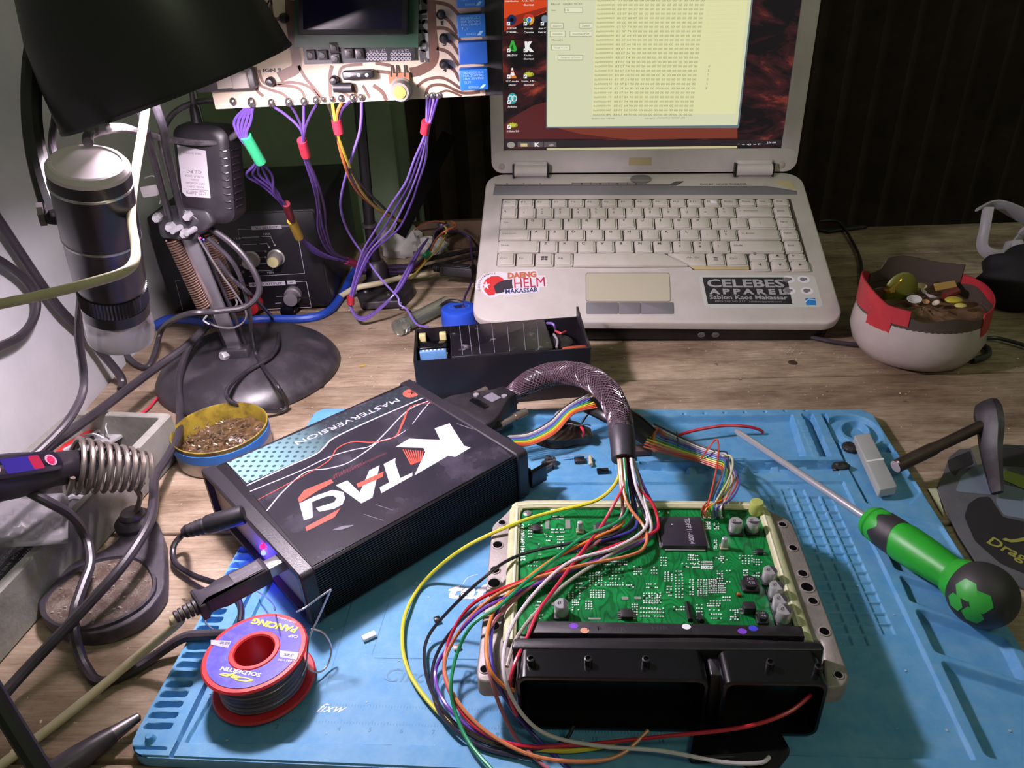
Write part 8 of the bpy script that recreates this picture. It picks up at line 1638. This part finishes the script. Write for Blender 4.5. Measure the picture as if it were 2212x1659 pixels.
def screwlet(px, py, dx, dy, c, label, L=0.010, r=0.0016, z=0.0035):
    a = P(px, py, z+0.001); d = P(px+dx, py+dy, z+0.001)-a; M_ = zframe(a, d); b = MB(); b.lathe([(r*1.8, 0), (r*1.8, r), (r, r*1.1), (r, L), (0.0001, L+0.001)], 12, cap=(True, False)); o = obj('small_screw', b, c); o.matrix_world = M_; tag(o, label, 'screw', 'small screws in the middle tray of the mat')
for x, y, dx, dy in ((1195, 1003, -20, 12), (1200, 995, -25, 5), (1172, 1020, -16, 7), (1185, 990, -10, 14)): screwlet(x, y, dx, dy, DSTEEL, 'small dull metal screw in a heap beside the programmer box corner')
o = thing('resistor', zb_(1085, 690, .004), 'pale banded resistor with a long bent lead in the middle tray of the mat', 'resistor'); oi = Matrix.Translation(zb_(1085, 690, .004)).inverted()
b = MB(); p, q_ = oi @ zb_(1080, 640, .0045), oi @ zb_(1090, 725, .0045); b.tube([p, p*0.75+q_*0.25, p*0.7+q_*0.3, p*0.3+q_*0.7, p*0.25+q_*0.75, q_], [0.0014, 0.0017, 0.0012, 0.0012, 0.0017, 0.0014], 12, smooth=False); obj('resistor_body', b, mat('resistor_tan', 'c8bb9c', 0.4), o)
b = MB(); b.tube([p, oi @ zb_(1065, 615, .005), oi @ zb_(960, 620, .006), oi @ zb_(860, 630, .005), oi @ zb_(765, 652, .004)], 0.0004, 6); obj('lead', b, STEEL, o)
def bit(x, y, s, m, label, cat='chip', z=0.0017, rot=0, name='loose_chip', h=None, group=None):
    M_ = Matrix.Translation(P(x, y, z)) @ Matrix.Rotation(rot, 4, 'Z'); b = MB(); b.box((0, 0, 0), (s[0], s[1], s[2]), min(s)*0.15); o = obj(name, b, m); o.matrix_world = M_; return tag(o, label, cat, group)
bit(1252, 997, (.0075, .0062, .0025), BLKD, 'square black chip beside the resistor in the middle tray of the mat', z=0.0024)
bit(1302, 1020, (.0085, .0045, .0025), BLKG, 'small glossy black component at the front edge of the middle tray', 'component', z=0.0024)
bit(1388, 978, (.012, .009, .005), mat('brown_chunk', '3c2a26', 0.6), 'dark brown chunk in the left end of the top tray below the tape', 'chunk', z=0.0022)
lump('dark_debris', P(1815, 1013, 0.0068)+Vector((0, 0, 0.002)), 0.0045, (1.3, 0.8, 0.7), BLKD, 'dark lump of debris left of the frosted case', 'debris', 2, 0.4, 16)
lump('dark_debris', P(1835, 970, 0.0068)+Vector((0, 0, 0.0016)), 0.005, (1.0, 1.1, 0.5), BLKD, 'flat dark blob between the tray corner and frosted case', 'debris', 6, 0.3, 16)
bit(798, 1377, (.0075, .0038, .002), WHT, 'white chipped flake on the open field of the blue mat', 'flake', z=0.0067, rot=0.5, name='white_flake')
bit(838, 1616, (.004, .002, .0016), SOLD, 'tiny shiny rectangular component on the front ruler of the mat', 'component', z=0.0068)
bit(945, 1342, (.0035, .0035, .0025), BLK, 'tiny black cube under the black wire left of the board unit', 'component', z=0.0067, rot=0.4)
bit(988, 1400, (.0042, .0035, .0012), mat('pinkish_part', 'b08a84', 0.4, 0.3), 'tiny pinkish metal component between the coloured wires', 'component', z=0.0067, rot=0.3)
bit(1358, 722, (.004, .006, .010), mat('pale_foot', '8f8a88', 0.5), 'short pale stub standing against the laptop front', 'stub', z=0.0003, rot=0.2, name='pale_stub')
bit(1404, 724, (.003, .004, .006), mat('pale_foot', '8f8a88', 0.5), 'smaller pale stub right of the other at the laptop front', 'stub', z=0.0003, name='pale_stub')
bit(783, 790, (.006, .004, .0008), mat('dry_leaf', 'b49a52', 0.6), 'small yellowish flake on the bench right of the lamp base', 'flake', z=0.0003, rot=0.5, name='yellow_flake')
rng = random.Random(21)
b = MB()
for x, y in ((1712, 775),):
    b.lathe([(0.0001, 0.0006), (0.003, 0.0008), (0.0042, 0), (0.0001, 0)], 16, cap=(False, False), M=Matrix.Translation((0, 0, 0))); 
o = obj('dark_disc', b, mat('rust_disc', '3a2c26', 0.6)); o.location = P(1712, 783, 0.0003); tag(o, 'small dark flat disc on the bench in front of the laptop right side', 'disc')
b = MB()
for i in range(240):
    t = rng.random()
    if i < 60: x, y = 1710+rng.gauss(0, 14), 758+rng.gauss(0, 8)
    else: x, y = rng.uniform(300, 2200), rng.uniform(700, 870)
    p = P(x, y, 0.0001); s = rng.uniform(0.0004, 0.0012); b.box(p, (s, s*rng.uniform(.5, 1.2), s*0.4))
o = obj('bench_crumbs', b, mat('pale_crumb', 'c4b8a8', 0.7)); tag(o, 'tiny pale crumbs scattered over the bench boards', 'crumbs', kind='stuff')
b = MB(); Mi3 = MM.inverted()
for i in range(200):
    lx, ly = rng.uniform(0.02, MW-0.02), rng.uniform(0.01, MD-0.01); j, i_ = int(ly/cell), int(lx/cell); s = rng.uniform(0.0003, 0.0010); b.box((lx, ly, ZZ[j, i_]), (s, s*rng.uniform(.5, 1.5), s*0.4))
o = obj('mat_specks', b, mat('speck_grey', 'a9b4bc', 0.6), matr, kind='stuff')
